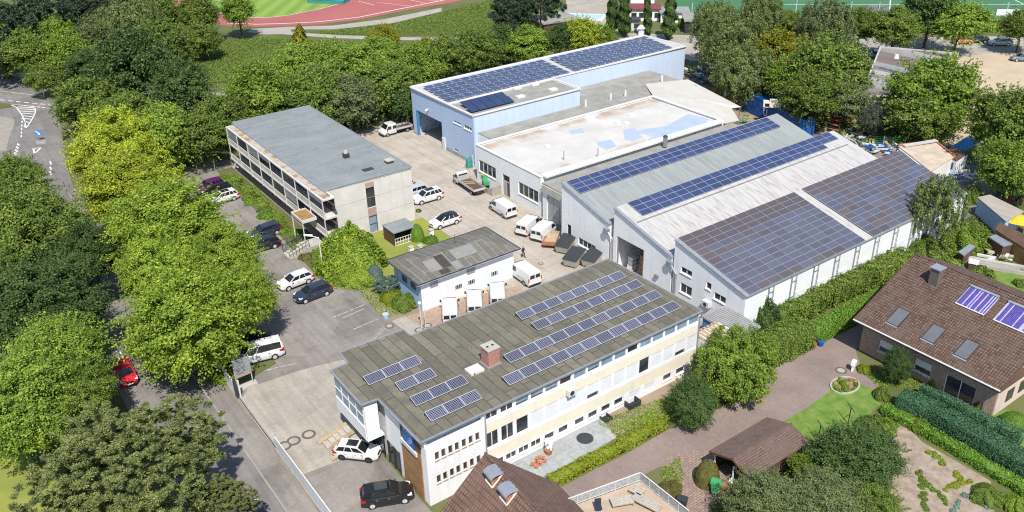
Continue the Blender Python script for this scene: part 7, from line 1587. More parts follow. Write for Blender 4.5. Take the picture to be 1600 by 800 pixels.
# forecourt buildings, far
def block(name, label, base, h, depth, wallm, roofm, cat='building', win=0):
    a, c = G(*base[0]), G(*base[1]); d = (c-a).normalized(); n_ = Vector((-d.y, d.x, 0)); n_ = n_ if n_.dot(a) > 0 else -n_
    t = thing(name, label, cat, ((a+c)/2), world=True); P = lambda s, o, z: a+d*s+n_*o+Vector((0, 0, z)); L_ = (c-a).length
    b = MB(); b.hull8([P(0, 0, 0), P(L_, 0, 0), P(L_, depth, 0), P(0, depth, 0), P(0, 0, h), P(L_, 0, h), P(L_, depth, h), P(0, depth, h)]); b.build('wall', wallm, t)
    b = MB(); b.hull8([P(-.4, -.4, h+0.003), P(L_+.4, -.4, h+0.003), P(L_+.4, depth+.4, h+0.003), P(-.4, depth+.4, h+0.003), P(-.4, -.4, h+0.35), P(L_+.4, -.4, h+0.35), P(L_+.4, depth+.4, h+0.35), P(-.4, depth+.4, h+0.35)]); b.build('roof', roofm, t)
    for k in range(win):
        s = L_*(k+0.35)/win; f = MB(); f.hull8([P(s, -0.06, h*0.3), P(s+1.4, -0.06, h*0.3), P(s+1.4, -0.003, h*0.3), P(s, -0.003, h*0.3), P(s, -0.06, h*0.75), P(s+1.4, -0.06, h*0.75), P(s+1.4, -0.003, h*0.75), P(s, -0.003, h*0.75)]); f.build('window', M['glass'], t)
    return t
M['maroon'] = mat('maroon', (0.20, 0.06, 0.06), (0.16, 0.05, 0.05), 0.8, 0.5)
block('clubhouse', 'white clubhouse with a maroon roof behind the slim poplars', ((958, 33), (1030, 33)), 3.0, 6, M['white_wall'], M['maroon'], win=6)
block('white_building', 'tall white building cut by the top edge above the maroon roof', ((985, 14), (1022, 12)), 9.0, 14, M['white_wall'], M['roof_pale'], win=2)
block('market_shed', 'grey roofed shed right of the maroon roofed clubhouse', ((1032, 36), (1075, 36)), 2.6, 6, M['render_white'], M['roof_grey'], win=3)
block('garage_block', 'dark fronted flat roofed garage at the end of the forecourt', ((1070, 52), (1105, 52)), 3.0, 8, M['dark_metal'], M['roof_gravel'], win=0)
block('pavilion', 'flat roofed dark edged pavilion beside the forecourt', ((850, 54), (905, 46)), 2.6, 9, M['brown'], M['roof_gravel'], win=0)
block('small_booth', 'white and dark booth at the foot of the poplars', ((986, 48), (998, 48)), 2.5, 3, M['white_metal'], M['dark_metal'], win=1)
q = G(908, 27); t = thing('water_basin', 'shallow pale blue basin on the forecourt', 'basin', (q.x, q.y, 0), rad(-52)); b = MB(); b.box(-6.5, 6.5, -3, 3, 0.0, 0.35); b.build('rim', M['white_wall'], t); b = MB(); b.box(-6, 6, -2.5, 2.5, 0.353, 0.37); b.build('water_surface', mat('pool', (0.30, 0.50, 0.60), (0.38, 0.56, 0.64), 0.2, 0.5), t)
# stadium: turquoise mat and pitch fence
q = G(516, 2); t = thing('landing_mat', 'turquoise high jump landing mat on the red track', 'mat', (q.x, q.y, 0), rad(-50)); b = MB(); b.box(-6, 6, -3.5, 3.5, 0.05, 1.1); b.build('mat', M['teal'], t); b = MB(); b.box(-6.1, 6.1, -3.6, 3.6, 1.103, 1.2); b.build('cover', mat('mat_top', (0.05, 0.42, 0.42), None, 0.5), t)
t = thing('pitch_fence', 'tall pale post fence along the green sports pitch', 'fence', G(1200, 28), world=True)
FP = [G(1080, 34), G(1200, 29), G(1370, 33), G(1610, 34)]
for p, q in zip(FP, FP[1:]):
    n_ = int((q-p).length/6)
    for k in range(n_): c = p.lerp(q, k/n_); b = MB(); b.tube(c, c+Vector((0, 0, 5.0)), 0.09, seg=6); b.build('post', M['white_metal'], t)
b = MB()
for p, q in zip(FP, FP[1:]):
    for z in (0.1, 1.1, 2.5, 3.8, 5.0): b.bar(p+Vector((0, 0, z)), q+Vector((0, 0, z)), 0.03, 0.05)
b.build('rails', M['grey_metal'], t)
for a_, c_, lab in (((1215, 29), (1236, 30), 'white advertising board along the pitch beside the willow top'), ((1352, 32), (1386, 33), 'pale mesh goal cage beside the pitch fence'), ((1556, 24), (1610, 24), 'long white board on the pitch edge at the right border')):
    p, q = G(*a_), G(*c_); t = thing('pitch_board', lab, 'board', p, world=True); b = MB(); h = 4.0 if 'cage' in lab else 1.6; b.bar(p+Vector((0, 0, h/2)), q+Vector((0, 0, h/2)), 0.12, h); b.build('panel', M['zinc'] if 'cage' in lab else M['white_wall'], t)
    b = MB()
    for k in range(4): c = p.lerp(q, k/3); b.tube(c+Vector((0.2, 0.2, 0)), c+Vector((0.2, 0.2, h+.1)), 0.06, seg=6)
    b.build('post', M['grey_metal'], t)
# traffic island sign
q = G(63, 219); t = thing('keep_sign', 'round blue arrow sign on the traffic island at the junction', 'sign', (q.x, q.y, 0), rad(-115)); b = MB(); b.tube((0, 0, 0), (0, 0, 1.4), 0.05); b.build('post', M['grey_metal'], t)
b = MB(); b.tube((0.06, 0, 1.5), (0.09, 0, 1.5), 0.62, seg=24); b.build('disc', M['blue_door'], t); b = MB(); b.bar((0.1, -0.35, 1.85), (0.1, 0.3, 1.2), 0.02, 0.16); b.bar((0.1, 0.3, 1.2), (0.1, -0.1, 1.2), 0.02, 0.14); b.bar((0.1, 0.3, 1.2), (0.1, 0.3, 1.6), 0.14, 0.02) if False else b.bar((0.1, 0.25, 1.22), (0.1, 0.25, 1.62), 0.14, 0.02); b.build('arrow', M['white_frame'], t)
b = MB(); b.prism([G(*p).xy for p in ((57, 221), (72, 220), (72, 225), (57, 226))][::-1], 0.0, 0.12); tag(b.build('traffic_island', M['kerb']), 'small raised traffic island under the blue arrow sign', 'traffic island')
# south gardens: clothes poles, letter box, bins, furniture
for (a_, c_, lab) in (((1278, 690), (1283, 664), 'dark clothes line post nearer the brown shed'), ((1325, 662), (1329, 643), 'dark clothes line post nearer the tall hedge')):
    p = G(*a_); t = thing('clothes_post', lab, 'clothes post', (p.x, p.y, 0), rad(60)); b = MB(); b.tube((0, 0, 0), (0, 0, 2.0), 0.05); b.build('pole', M['dark_metal'], t); b = MB(); b.bar((-0.8, 0, 2.02), (0.8, 0, 2.02), 0.06, 0.06); b.build('crossbar', M['dark_metal'], t); b = MB(); b.tube((0.9, 0, 0), (0, 0, 1.2), 0.03, seg=6); b.build('brace', M['dark_metal'], t)
p = G(1332, 579); t = thing('letter_box', 'white letter box pillar at the garden path', 'letter box', (p.x, p.y, 0), rad(20)); b = MB(); b.box(-0.35, 0.35, -0.22, 0.22, 0.75, 1.25); b.build('box', M['white_frame'], t)
for s in (-0.22, 0.22): b = MB(); b.box(s-0.06, s+0.06, -0.1, 0.1, 0, 0.747); b.build('leg', M['white_frame'], t)
def wbin(px, py, m, lab, s=1.0):
    p = G(px, py); t = thing('wheelie_bin', lab, 'bin', (p.x, p.y, 0), rad(30)); t.scale = (s, s, s)
    b = MB(); b.hull8([(-0.25, -0.3, 0.1), (0.25, -0.3, 0.1), (0.25, 0.25, 0.1), (-0.25, 0.25, 0.1), (-0.3, -0.36, 0.95), (0.3, -0.36, 0.95), (0.3, 0.34, 0.95), (-0.3, 0.34, 0.95)]); b.build('body', m, t); b = MB(); b.hull8([(-0.32, -0.38, 0.955), (0.32, -0.38, 0.955), (0.32, 0.4, 0.955), (-0.32, 0.4, 0.955), (-0.3, -0.34, 1.05), (0.3, -0.34, 1.05), (0.3, 0.4, 1.1), (-0.3, 0.4, 1.1)]); b.build('lid', m, t)
    for sx in (-0.27, 0.27): b = MB(); b.tube((sx-0.03, 0.3, 0.1), (sx+0.03, 0.3, 0.1), 0.1, seg=10); b.build('wheel', M['rubber'], t)
wbin(1118, 770, M['green_paint'], 'green bin with open top beside the clipped hedge column', 1.3); wbin(1132, 772, M['terracotta'], 'red bin beside the white garden chairs', 1.1); wbin(1065, 795, M['dark_metal'], 'dark grey bin behind the terrace railing', 1.2)
p = G(1160, 765); t = thing('garden_table', 'round white garden table tipped on edge under the shed eave', 'table', (p.x, p.y, 0), rad(40)); b = MB(); b.tube((0, 0, 0.75), (0.06, 0, 0.78), 0.7, seg=20); b.build('table_top', M['white_frame'], t)
for k in range(3): b = MB(); b.tube((0.05, 0, 0.7), (0.7, -0.3+0.3*k, 0.1), 0.03, seg=6); b.build('leg', M['white_frame'], t)
p = G(1147, 768); t = thing('garden_chair', 'white slatted garden chair between the red bin and the tipped table', 'chair', (p.x, p.y, 0), rad(10))
for k in range(5): b = MB(); b.box(-0.4, 0.4, -0.4+k*0.17, -0.3+k*0.17, 0.42, 0.45); b.build('slat', M['white_frame'], t)
b = MB(); b.hull8([(-0.4, 0.42, 0.45), (0.4, 0.42, 0.45), (0.4, 0.46, 0.45), (-0.4, 0.46, 0.45), (-0.4, 0.6, 1.0), (0.4, 0.6, 1.0), (0.4, 0.64, 1.0), (-0.4, 0.64, 1.0)]); b.build('backrest', M['white_frame'], t)
for sx in (-0.36, 0.36):
    for sy in (-0.36, 0.4): b = MB(); b.box(sx-0.03, sx+0.03, sy-0.03, sy+0.03, 0, 0.418); b.build('leg', M['white_frame'], t)
p = G(1497, 612); t = thing('patio_cabinet', 'white upright cabinet on the terracotta terrace under the eave', 'cabinet', (80.2, 33.3, 0.06), 0); b = MB(); b.box(-0.3, 0.3, -0.6, 0.6, 0, 1.7); b.build('body', M['white_frame'], t)
for k in range(3): b = MB(); b.box(-0.33, -0.303, -0.52, 0.52, 0.1+k*0.53, 0.55+k*0.53); b.build('drawer', M['white_frame'], t)
t = thing('swing_seat', 'green canopied garden swing in the shade of the eave', 'swing seat', (80.3, 31.2, 0.06), 0); b = MB(); b.box(-0.5, 0.4, -1.2, 1.2, 0.45, 0.6); b.build('seat', M['teal'], t); b = MB(); b.box(0.42, 0.55, -1.2, 1.2, 0.6, 1.3); b.build('backrest', M['teal'], t); b = MB(); b.box(-0.9, 0.9, -1.4, 1.4, 2.0, 2.08); b.build('canopy', M['teal'], t)
for y in (-1.35, 1.35): b = MB(); b.bar((-0.8, y, 0), (0, y, 2.0), 0.06, 0.06); b.bar((0.8, y, 0), (0, y, 2.0), 0.06, 0.06); b.build('leg', M['white_metal'], t)
for px, py, m_, lab in ((1270, 543, 'terracotta', 'orange flower pot at the end of the light green hedge'), (1282, 540, 'blue_paint', 'blue flower pot at the end of the light green hedge'), (1464, 598, 'terracotta', 'terracotta tub at the left end of the brick terrace'), (1526, 640, 'terracotta', 'terracotta tub at the right end of the brick terrace')):
    p = G(px, py); t = thing('flower_pot', lab, 'flower pot', (p.x, p.y, 0.02)); b = MB(); b.tube((0, 0, 0), (0, 0, 0.55), 0.28, 0.4, 12); b.build('pot', M[m_], t)
p = G(1535, 648); t = thing('porch_post', 'slim pale post holding the eave above the terrace', 'post', (p.x, p.y, 0)); b = MB(); b.tube((0, 0, 0), (0, 0, 2.6), 0.05); b.build('pole', M['zinc'], t); b = MB(); b.box(-0.12, 0.12, -0.12, 0.12, 0, 0.08); b.build('foot', M['concrete'], t)
# ------------------------------------------------------------------ trees and plants
LEAF = {}
for nm, c, c2, tr in (('lime', (0.140, 0.241, 0.020), (0.347, 0.431, 0.056), 0.27), ('yellow_lime', (0.235, 0.319, 0.020), (0.470, 0.515, 0.056), 0.27),
                      ('mid', (0.066, 0.125, 0.02), (0.235, 0.30, 0.055), 0.27), ('dark', (0.034, 0.085, 0.024), (0.13, 0.19, 0.05), 0.27),
                      ('fresh', (0.106, 0.202, 0.022), (0.291, 0.381, 0.056), 0.27), ('olive', (0.084, 0.129, 0.045), (0.224, 0.252, 0.101), 0.27),
                      ('pine', (0.09, 0.128, 0.035), (0.30, 0.32, 0.12), 0.27), ('birch', (0.095, 0.146, 0.039), (0.263, 0.314, 0.106), 0.27), ('blue_conifer', (0.075, 0.13, 0.11), (0.16, 0.22, 0.19), 0.15),
                      ('spruce', (0.034, 0.069, 0.039), (0.112, 0.157, 0.084), 0.27), ('golden', (0.30, 0.26, 0.015), (0.14, 0.18, 0.022), 0.3), ('grey_leaf', (0.13, 0.14, 0.10), (0.08, 0.10, 0.06), 0.25),
                      ('laurel', (0.04, 0.115, 0.052), (0.10, 0.20, 0.095), 0.2), ('thuja', (0.085, 0.185, 0.02), (0.19, 0.31, 0.04), 0.2), ('yellow_hedge', (0.30, 0.32, 0.02), (0.19, 0.26, 0.03), 0.3),
                      ('brown_bush', (0.20, 0.155, 0.05), (0.13, 0.15, 0.04), 0.2), ('meadow', (0.115, 0.195, 0.028), (0.21, 0.275, 0.055), 0.25), ('flower', (0.55, 0.30, 0.20), (0.45, 0.42, 0.16), 0.2), ('kale', (0.14, 0.24, 0.18), (0.22, 0.32, 0.26), 0.2)):
    LEAF[nm] = leafmat('leaf_'+nm, c, c2, tr)
M['bark'] = mat('bark', (0.10, 0.075, 0.055), (0.06, 0.045, 0.035), 0.9, 4, 6, 0.3)
M['birch_bark'] = mat('birch_bark', (0.45, 0.43, 0.40), (0.12, 0.11, 0.10), 0.8, 3, 4, contrast=(0.5, 0.6))
def unit(a): return a/np.maximum(np.linalg.norm(a, axis=1, keepdims=True), 1e-9)
def leaf_mesh(name, C, N, S, rng, aspect=0.62, U=None, core=None):
    """Diamond-shaped leaf sprays: centre, facing and size for each."""
    n = len(C); N = unit(N)
    if U is None: U = rng.normal(size=(n, 3))
    U = unit(U-N*np.sum(U*N, axis=1, keepdims=True)); V = np.cross(N, U)
    s = S.reshape(-1, 1); asp = aspect
    bend = N*(s*0.18)
    P = np.stack([C-U*s-bend, C-V*s*asp, C+U*s-bend, C+V*s*asp], axis=1).reshape(-1, 3)
    nv = len(P); F = np.arange(nv, dtype=np.int32)
    if core is not None:
        cv, cf = core; extra = np.array(cv, dtype=float)
    else: extra = np.zeros((0, 3)); cf = []
    me = bpy.data.meshes.new(name); P2 = np.vstack([P, extra]); me.vertices.add(len(P2)); me.vertices.foreach_set('co', P2.astype(np.float32).ravel())
    li = np.concatenate([F]+[np.array(f, dtype=np.int32)+nv for f in cf]) if cf else F
    tot = [4]*n+[len(f) for f in cf]; st = np.concatenate([[0], np.cumsum(tot)[:-1]]).astype(np.int32)
    me.loops.add(len(li)); me.loops.foreach_set('vertex_index', li); me.polygons.add(len(tot)); me.polygons.foreach_set('loop_start', st)
    me.update(calc_edges=True); me.validate(); return me
def crown_broad(seed, n, size, lobes=70, lobe_r=(0.16, 0.32), gaps=0.0, big=13):
    rng = np.random.default_rng(seed)
    # lobes: an uneven shell of branch ends, some reaching out, some drawn in
    L = unit(rng.normal(size=(lobes, 3))); keep = L[:, 2] > -0.75; L = L[keep]; k = len(L)
    BL = unit(rng.normal(size=(big, 3))+np.array([0, 0, 0.25])); amp = rng.uniform(0.12, 0.42, big)       # main limbs push the outline out
    push = np.max(amp[None, :]*np.clip((L@BL.T-0.62)/0.38, 0, 1)**0.6, axis=1)
    rad_ = 0.55+push+rng.uniform(-0.12, 0.06, k); inner = rng.random(k) < 0.22; rad_[inner] *= rng.uniform(0.5, 0.85, inner.sum())
    R = rng.uniform(*lobe_r, k); Cn = L*rad_[:, None]
    w = R**2*rng.uniform(1-gaps, 1, k); idx = rng.choice(k, size=n, p=w/w.sum())
    off = rng.normal(size=(n, 3))*np.array([0.58, 0.58, 0.38])*R[idx][:, None]      # flat, loose sprays rather than balls
    C = Cn[idx]+off; C = C*(1+0.04*rng.normal(size=(n, 1)))
    tw = unit(rng.normal(size=(150, 3))+np.array([0, 0, 0.3])); q = rng.random(n) < 0.07; ti = rng.integers(0, 150, q.sum()); C[q] = tw[ti]*rng.uniform(0.75, 1.16, (q.sum(), 1))+rng.normal(size=(q.sum(), 3))*0.022
    N = L[idx]*0.45+np.array([0, 0, 0.55])+unit(off)*0.35+rng.normal(size=(n, 3))*0.6
    S = size*rng.uniform(0.6, 1.35, n)
    return leaf_mesh('crown_broad', C, N, S, rng)
def crown_pine(seed, n, size, k, lr):
    rng = np.random.default_rng(seed)
    L = unit(rng.normal(size=(k, 3))); L = L[L[:, 2] > -0.55]; k = len(L)
    Cn = L*rng.uniform(0.45, 0.95, k)[:, None]*(1+0.15*np.sin(4*np.arctan2(L[:, 1], L[:, 0])))[:, None]; R = rng.uniform(*lr, k)
    idx = rng.integers(0, k, n); d = unit(rng.normal(size=(n, 3))+L[idx]*0.4+np.array([0, 0, 0.45])); C = Cn[idx]+d*(R[idx]*rng.uniform(0.3, 1.0, n))[:, None]
    N = np.cross(d, rng.normal(size=(n, 3)))+d*0.3+np.array([0, 0, 0.3]); S = size*rng.uniform(0.7, 1.4, n)
    return leaf_mesh('crown_pine', C, N, S, rng, 0.28, U=d)
def crown_cone(seed, n, size, tiers=11, sharp=1.0):
    rng = np.random.default_rng(seed); t = rng.beta(1.0, 1.6, n); tier = np.floor(t*tiers)/tiers; fr = (t*tiers) % 1.0
    az = rng.uniform(0, 2*np.pi, n); az = az+0.25*np.sin(az*7+tier*20)
    rm = (1-t)**sharp*(0.72+0.28*(1-fr)); r = rm*np.sqrt(rng.uniform(0.35, 1, n))*(0.85+0.15*np.sin(az*6+tier*30))
    C = np.stack([r*np.cos(az), r*np.sin(az), -1+2*t-0.10*r], axis=1); o = np.stack([np.cos(az), np.sin(az), np.full(n, -0.15)], axis=1)
    N = np.array([0, 0, 0.9])+o*0.7+rng.normal(size=(n, 3))*0.35
    return leaf_mesh('crown_cone', C, N, size*rng.uniform(0.6, 1.3, n), rng, 0.4, U=o)
def crown_weep(seed, n, size, strands=260):
    rng = np.random.default_rng(seed); L = unit(rng.normal(size=(strands, 3))+np.array([0, 0, 0.35])); rad_ = rng.uniform(0.45, 0.95, strands); A = L*rad_[:, None]; A[:, 2] += 0.12
    ln = rng.uniform(0.18, 0.55, strands); idx = rng.integers(0, strands, n); t = rng.uniform(0, 1, n)
    C = A[idx]+np.stack([rng.normal(size=n)*0.035, rng.normal(size=n)*0.035, -t*ln[idx]], axis=1)+L[idx]*(0.05*np.sin(t*3))[:, None]
    N = L[idx]*0.8+rng.normal(size=(n, 3))*0.7+np.array([0, 0, 0.3]); U = np.stack([rng.normal(size=n)*0.3, rng.normal(size=n)*0.3, np.ones(n)], axis=1)
    return leaf_mesh('crown_weep', C, N, size*rng.uniform(0.6, 1.3, n), rng, 0.45, U=U)
def crown_column(seed, n, size):
    rng = np.random.default_rng(seed); t = rng.uniform(0, 1, n); az = rng.uniform(0, 2*np.pi, n)
    env = np.minimum(1, t*6)*np.sqrt(np.maximum(0, 1-t**2.2))*(0.8+0.2*np.sin(t*26+az*2)); r = env*np.sqrt(rng.uniform(0.4, 1, n))
    C = np.stack([r*np.cos(az), r*np.sin(az), -1+2*t], axis=1); N = np.stack([np.cos(az), np.sin(az), np.full(n, 0.5)], axis=1)+rng.normal(size=(n, 3))*0.5
    return leaf_mesh('crown_column', C, N, size*rng.uniform(0.6, 1.3, n), rng, 0.6)
def crown_bush(seed, n, size, smooth=False):
    rng = np.random.default_rng(seed); d = unit(rng.normal(size=(n, 3))); d[:, 2] = np.abs(d[:, 2])*1.0-0.12
    az = np.arctan2(d[:, 1], d[:, 0]); w = 1.0 if smooth else 0.86+0.10*np.sin(3*az+seed)+0.08*np.sin(6*az+d[:, 2]*5)+0.06*np.sin(11*az+d[:, 2]*9)
    r = w*rng.uniform(0.90 if smooth else 0.72, 1.0, n); C = d*np.asarray(r).reshape(-1, 1)
    N = d+rng.normal(size=(n, 3))*(0.35 if smooth else 0.6)+np.array([0, 0, 0.25]); return leaf_mesh('crown_bush', C, N, size*rng.uniform(0.6, 1.3, n), rng)
PROTO = {'broad_near': [crown_broad(s, 105000, 0.021, 380, (0.06, 0.17), 0.5) for s in (1, 2, 3)], 'broad': [crown_broad(s, 34000, 0.034, 230, (0.07, 0.20), 0.5) for s in (11, 12, 13, 14)],
         'maple': [crown_broad(s, 36000, 0.032, 190, (0.06, 0.19), gaps=0.7, big=17) for s in (21, 22)], 'pine': [crown_pine(s, 210000, 0.017, 1500, (0.03, 0.062)) for s in (31, )], 'pine_far': [crown_pine(s, 26000, 0.045, 190, (0.07, 0.15)) for s in (33, 34)],
         'cone': [crown_cone(s, 7000, 0.10) for s in (41, 42)], 'cone_soft': [crown_cone(s, 8000, 0.10, 16, 0.6) for s in (43,)], 'weep': [crown_weep(s, 40000, 0.027, 420) for s in (51, 52)], 'column': [crown_column(s, 3500, 0.11) for s in (61, 62)],
         'bush': [crown_bush(s, 5000, 0.085) for s in (71, 72, 73)], 'bush_near': [crown_bush(s, 40000, 0.032) for s in (75, 76)], 'ball': [crown_bush(s, 34000, 0.028, True) for s in (81,)]}
def trunk_mesh(seed, limbs=6):
    r = random.Random(seed); b = MB(); b.tube((0, 0, 0), (0.01, 0.02, 0.55), 0.055, 0.042, 9); b.tube((0.01, 0.02, 0.55), (0.0, 0.0, 1.15), 0.042, 0.015, 8)
    for k in range(limbs):
        a = 6.28*k/limbs+r.uniform(-.4, .4); z0_ = 0.45+0.5*k/limbs; l = r.uniform(0.35, 0.6); p = (math.cos(a)*l, math.sin(a)*l, z0_+r.uniform(0.2, 0.4)); b.tube((0.01, 0.01, z0_), p, 0.026, 0.010, 6)
        b.tube(p, (p[0]*1.35+r.uniform(-.1, .1), p[1]*1.35+r.uniform(-.1, .1), p[2]+0.15), 0.010, 0.004, 5)
    return b.mesh('trunk', M['bark'], 60)
TRUNK = [trunk_mesh(s) for s in (1, 2, 3)]
NT = [0]
def plant(kind, leaf, label, cx, cy, zc, rpx, rzf=0.95, group=None, name='tree', cat='tree', rz=None, base=None, trunk=True, bark='bark', tone=None):
    """Crown centre seen at (cx, cy) at height zc; rpx is its half width in the photograph."""
    k = NT[0]; NT[0] += 1
    c = G(cx, cy, zc) if base is None else Vector((base[0], base[1], zc)); r = rpx*mpp(c); h = r*rzf if rz is None else rz
    if kind not in ('bush', 'bush_near', 'ball'): h = min(h, zc-0.3)
    else: h = max(1.7*zc, r*rzf) if rz is None else rz; zc = 0.10*h     # shrubs stand on the ground
    t = thing(name, label, cat, (c.x, c.y, 0), 0, group)
    me = PROTO[kind][k % len(PROTO[kind])]
    if not me.materials: me.materials.append(LEAF['mid'])
    o = bpy.data.objects.new('crown' if trunk else 'foliage', me); COL.objects.link(o); o.parent = t; o.location = (0, 0, zc); sq = 1+0.13*math.sin(k*2.3) if trunk else 1; o.scale = (r*1.05*sq, r*1.05/sq, h); o.rotation_euler = (0.10*math.sin(k*1.9), 0.10*math.cos(k*2.7), (k*2.399) % 6.283) if trunk else (0, 0, (k*2.399) % 6.283)
    o.material_slots[0].link = 'OBJECT'; o.material_slots[0].material = LEAF[leaf]
    if trunk:
        s = bpy.data.objects.new('trunk', TRUNK[k % 3]); COL.objects.link(s); s.parent = t; s.scale = (min(r, 6.5), min(r, 6.5), zc); s.rotation_euler = (0, 0, k*1.3)
        if bark != 'bark': s.material_slots[0].link = 'OBJECT'; s.material_slots[0].material = M[bark]
    else:
        st = MB()
        for q in range(3): a = q*2.1+k; st.tube((0, 0, 0), (math.cos(a)*r*0.3, math.sin(a)*r*0.3, max(0.2, zc+h*0.4)), 0.04*max(r, .5), 0.015, 5)
        st.build('stems', M['bark'], t)
    return t
B = 'broad'; BN = 'broad_near'
# street planes and limes on the left
plant(BN, 'yellow_lime', 'yellow green street tree, furthest up the street next to the junction', 182, 236, 7.5, 66, group='street trees')
plant(BN, 'yellow_lime', 'yellow green street tree in front of the parked purple car', 212, 300, 7.5, 70)
plant(BN, 'lime', 'bright lime green tree covering the parking places near the gallery', 264, 362, 8, 82)
plant(BN, 'lime', 'lime green tree whose crown hides the dark cars by the stairs', 352, 408, 7.5, 60)
plant(BN, 'lime', 'largest lime green tree, shading the black car and the street', 296, 500, 7.5, 94)
plant(BN, 'lime', 'lime green crown leaning over the parking lot beside the white hatchback', 385, 462, 7, 50)
plant(BN, 'lime', 'lime green crown directly behind the white sheet fence', 248, 425, 7, 58)
plant(BN, 'mid', 'mid green tree at the left edge below the traffic island', 22, 290, 7, 50)
plant(BN, 'mid', 'big dark green tree at the left edge across the street', 55, 368, 8.5, 86)
plant(BN, 'dark', 'very dark green tree at the left edge above the yellow green crown', 62, 480, 7.5, 82)
plant(BN, 'dark', 'dark green crown over the street between the two big left trees', 128, 400, 7.5, 52)
plant(BN, 'fresh', 'yellow green crown beside the red convertible', 95, 560, 6.5, 72)
plant(BN, 'fresh', 'light green tree at the left edge just above the dry lawn', 45, 625, 6.5, 85)
plant(BN, 'mid', 'olive green crown behind the pine on the street side', 125, 610, 5.5, 55)
plant(BN, 'mid', 'small dark crown tucked between the big left trees', 20, 430, 6, 45)
t = plant('pine', 'pine', 'huge spreading pine at the bottom left corner', 198, 735, 6.5, 152, 0.64, cat='pine tree', name='pine_tree')
plant('pine', 'pine', 'smaller pine crown at the bottom edge beside the black street car', 345, 785, 4.0, 50, 0.8, cat='pine tree', name='pine_tree')
plant('bush_near', 'lime', 'bright green bush behind the white sheet fence and sign board', 352, 585, 0.6, 22, 1.0, name='bush', cat='bush', trunk=False)
plant('bush_near', 'lime', 'round pale green bush along the white sheet fence', 335, 560, 0.6, 20, 1.0, name='bush', cat='bush', trunk=False)
# trees between street, junction and gallery
for k, a in enumerate(((B, 'mid', 'mid green tree right of the junction arrow sign', 135, 165, 6, 45), (B, 'dark', 'large dark tree above the yellow green street tree', 212, 105, 9.5, 62), (B, 'dark', 'dark tree right of the large dark crown near the junction', 285, 140, 8, 48),
    (B, 'mid', 'mid green tree behind the yellow green street tree', 205, 190, 7, 48), (B, 'fresh', 'fresh green tree left of the wire fence by the gallery', 255, 215, 6.5, 52), (B, 'mid', 'shady green tree next to the wire fence post', 310, 215, 6, 40), (B, 'mid', 'broad green tree behind the gallery roof corner', 345, 185, 6, 42),
    (B, 'fresh', 'yellowish green tree behind the gallery roof', 405, 150, 7, 52), (B, 'golden', 'small golden tipped tree just above the gallery roof ridge', 432, 140, 6, 28), (B, 'mid', 'dark green tree left of the truck fence behind the gallery', 500, 150, 7, 50), (B, 'dark', 'shaded tree directly behind the grey roof', 455, 165, 5, 42),
    (B, 'fresh', 'golden green tree above the white crew cab truck', 560, 118, 8, 50), (B, 'olive', 'dense green tree beside the crew cab truck', 545, 160, 6, 42), (B, 'mid', 'dark green tree touching the left end of the blue hall', 610, 140, 6.5, 42), (B, 'dark', 'dark tree between crew cab and blue hall', 640, 160, 4.5, 30),
    (B, 'fresh', 'tree in the row behind the blue hall, first from its left end', 655, 105, 6.5, 38), (B, 'mid', 'tree in the row behind the blue hall, second from its left end', 700, 92, 6.5, 38), (B, 'golden', 'tree with a golden top in the row behind the blue hall', 668, 80, 6, 22), (B, 'mid', 'tree in the row behind the middle of the blue hall', 745, 82, 6.5, 38), (B, 'dark', 'dark tree in the row near the gravel path behind the blue hall', 785, 68, 6, 30),
    (B, 'fresh', 'green tree behind the seam between the two panel fields', 825, 72, 6, 32), (B, 'dark', 'deep green tree right before the yellow green one by the forecourt', 875, 62, 7, 26), (B, 'yellow_lime', 'yellow green tree in front of the forecourt', 905, 60, 6.5, 34), (B, 'fresh', 'fresh green tree at the forecourt edge behind the far panels', 940, 62, 5, 24),
    ('cone_soft', 'golden', 'pointed pale green conifer beside the grey path', 468, 62, 7, 26), (B, 'fresh', 'leafy tree below the pointed pale conifer', 470, 108, 7, 42), (B, 'fresh', 'spreading tree between the pale conifer and the golden green tree', 515, 108, 7, 46), (B, 'golden', 'small golden tree beside the gravel path bend', 600, 62, 5, 24), (B, 'fresh', 'light bush like tree under the gravel path', 590, 92, 5, 35))):
    plant(*a, group='trees of the wood belt')
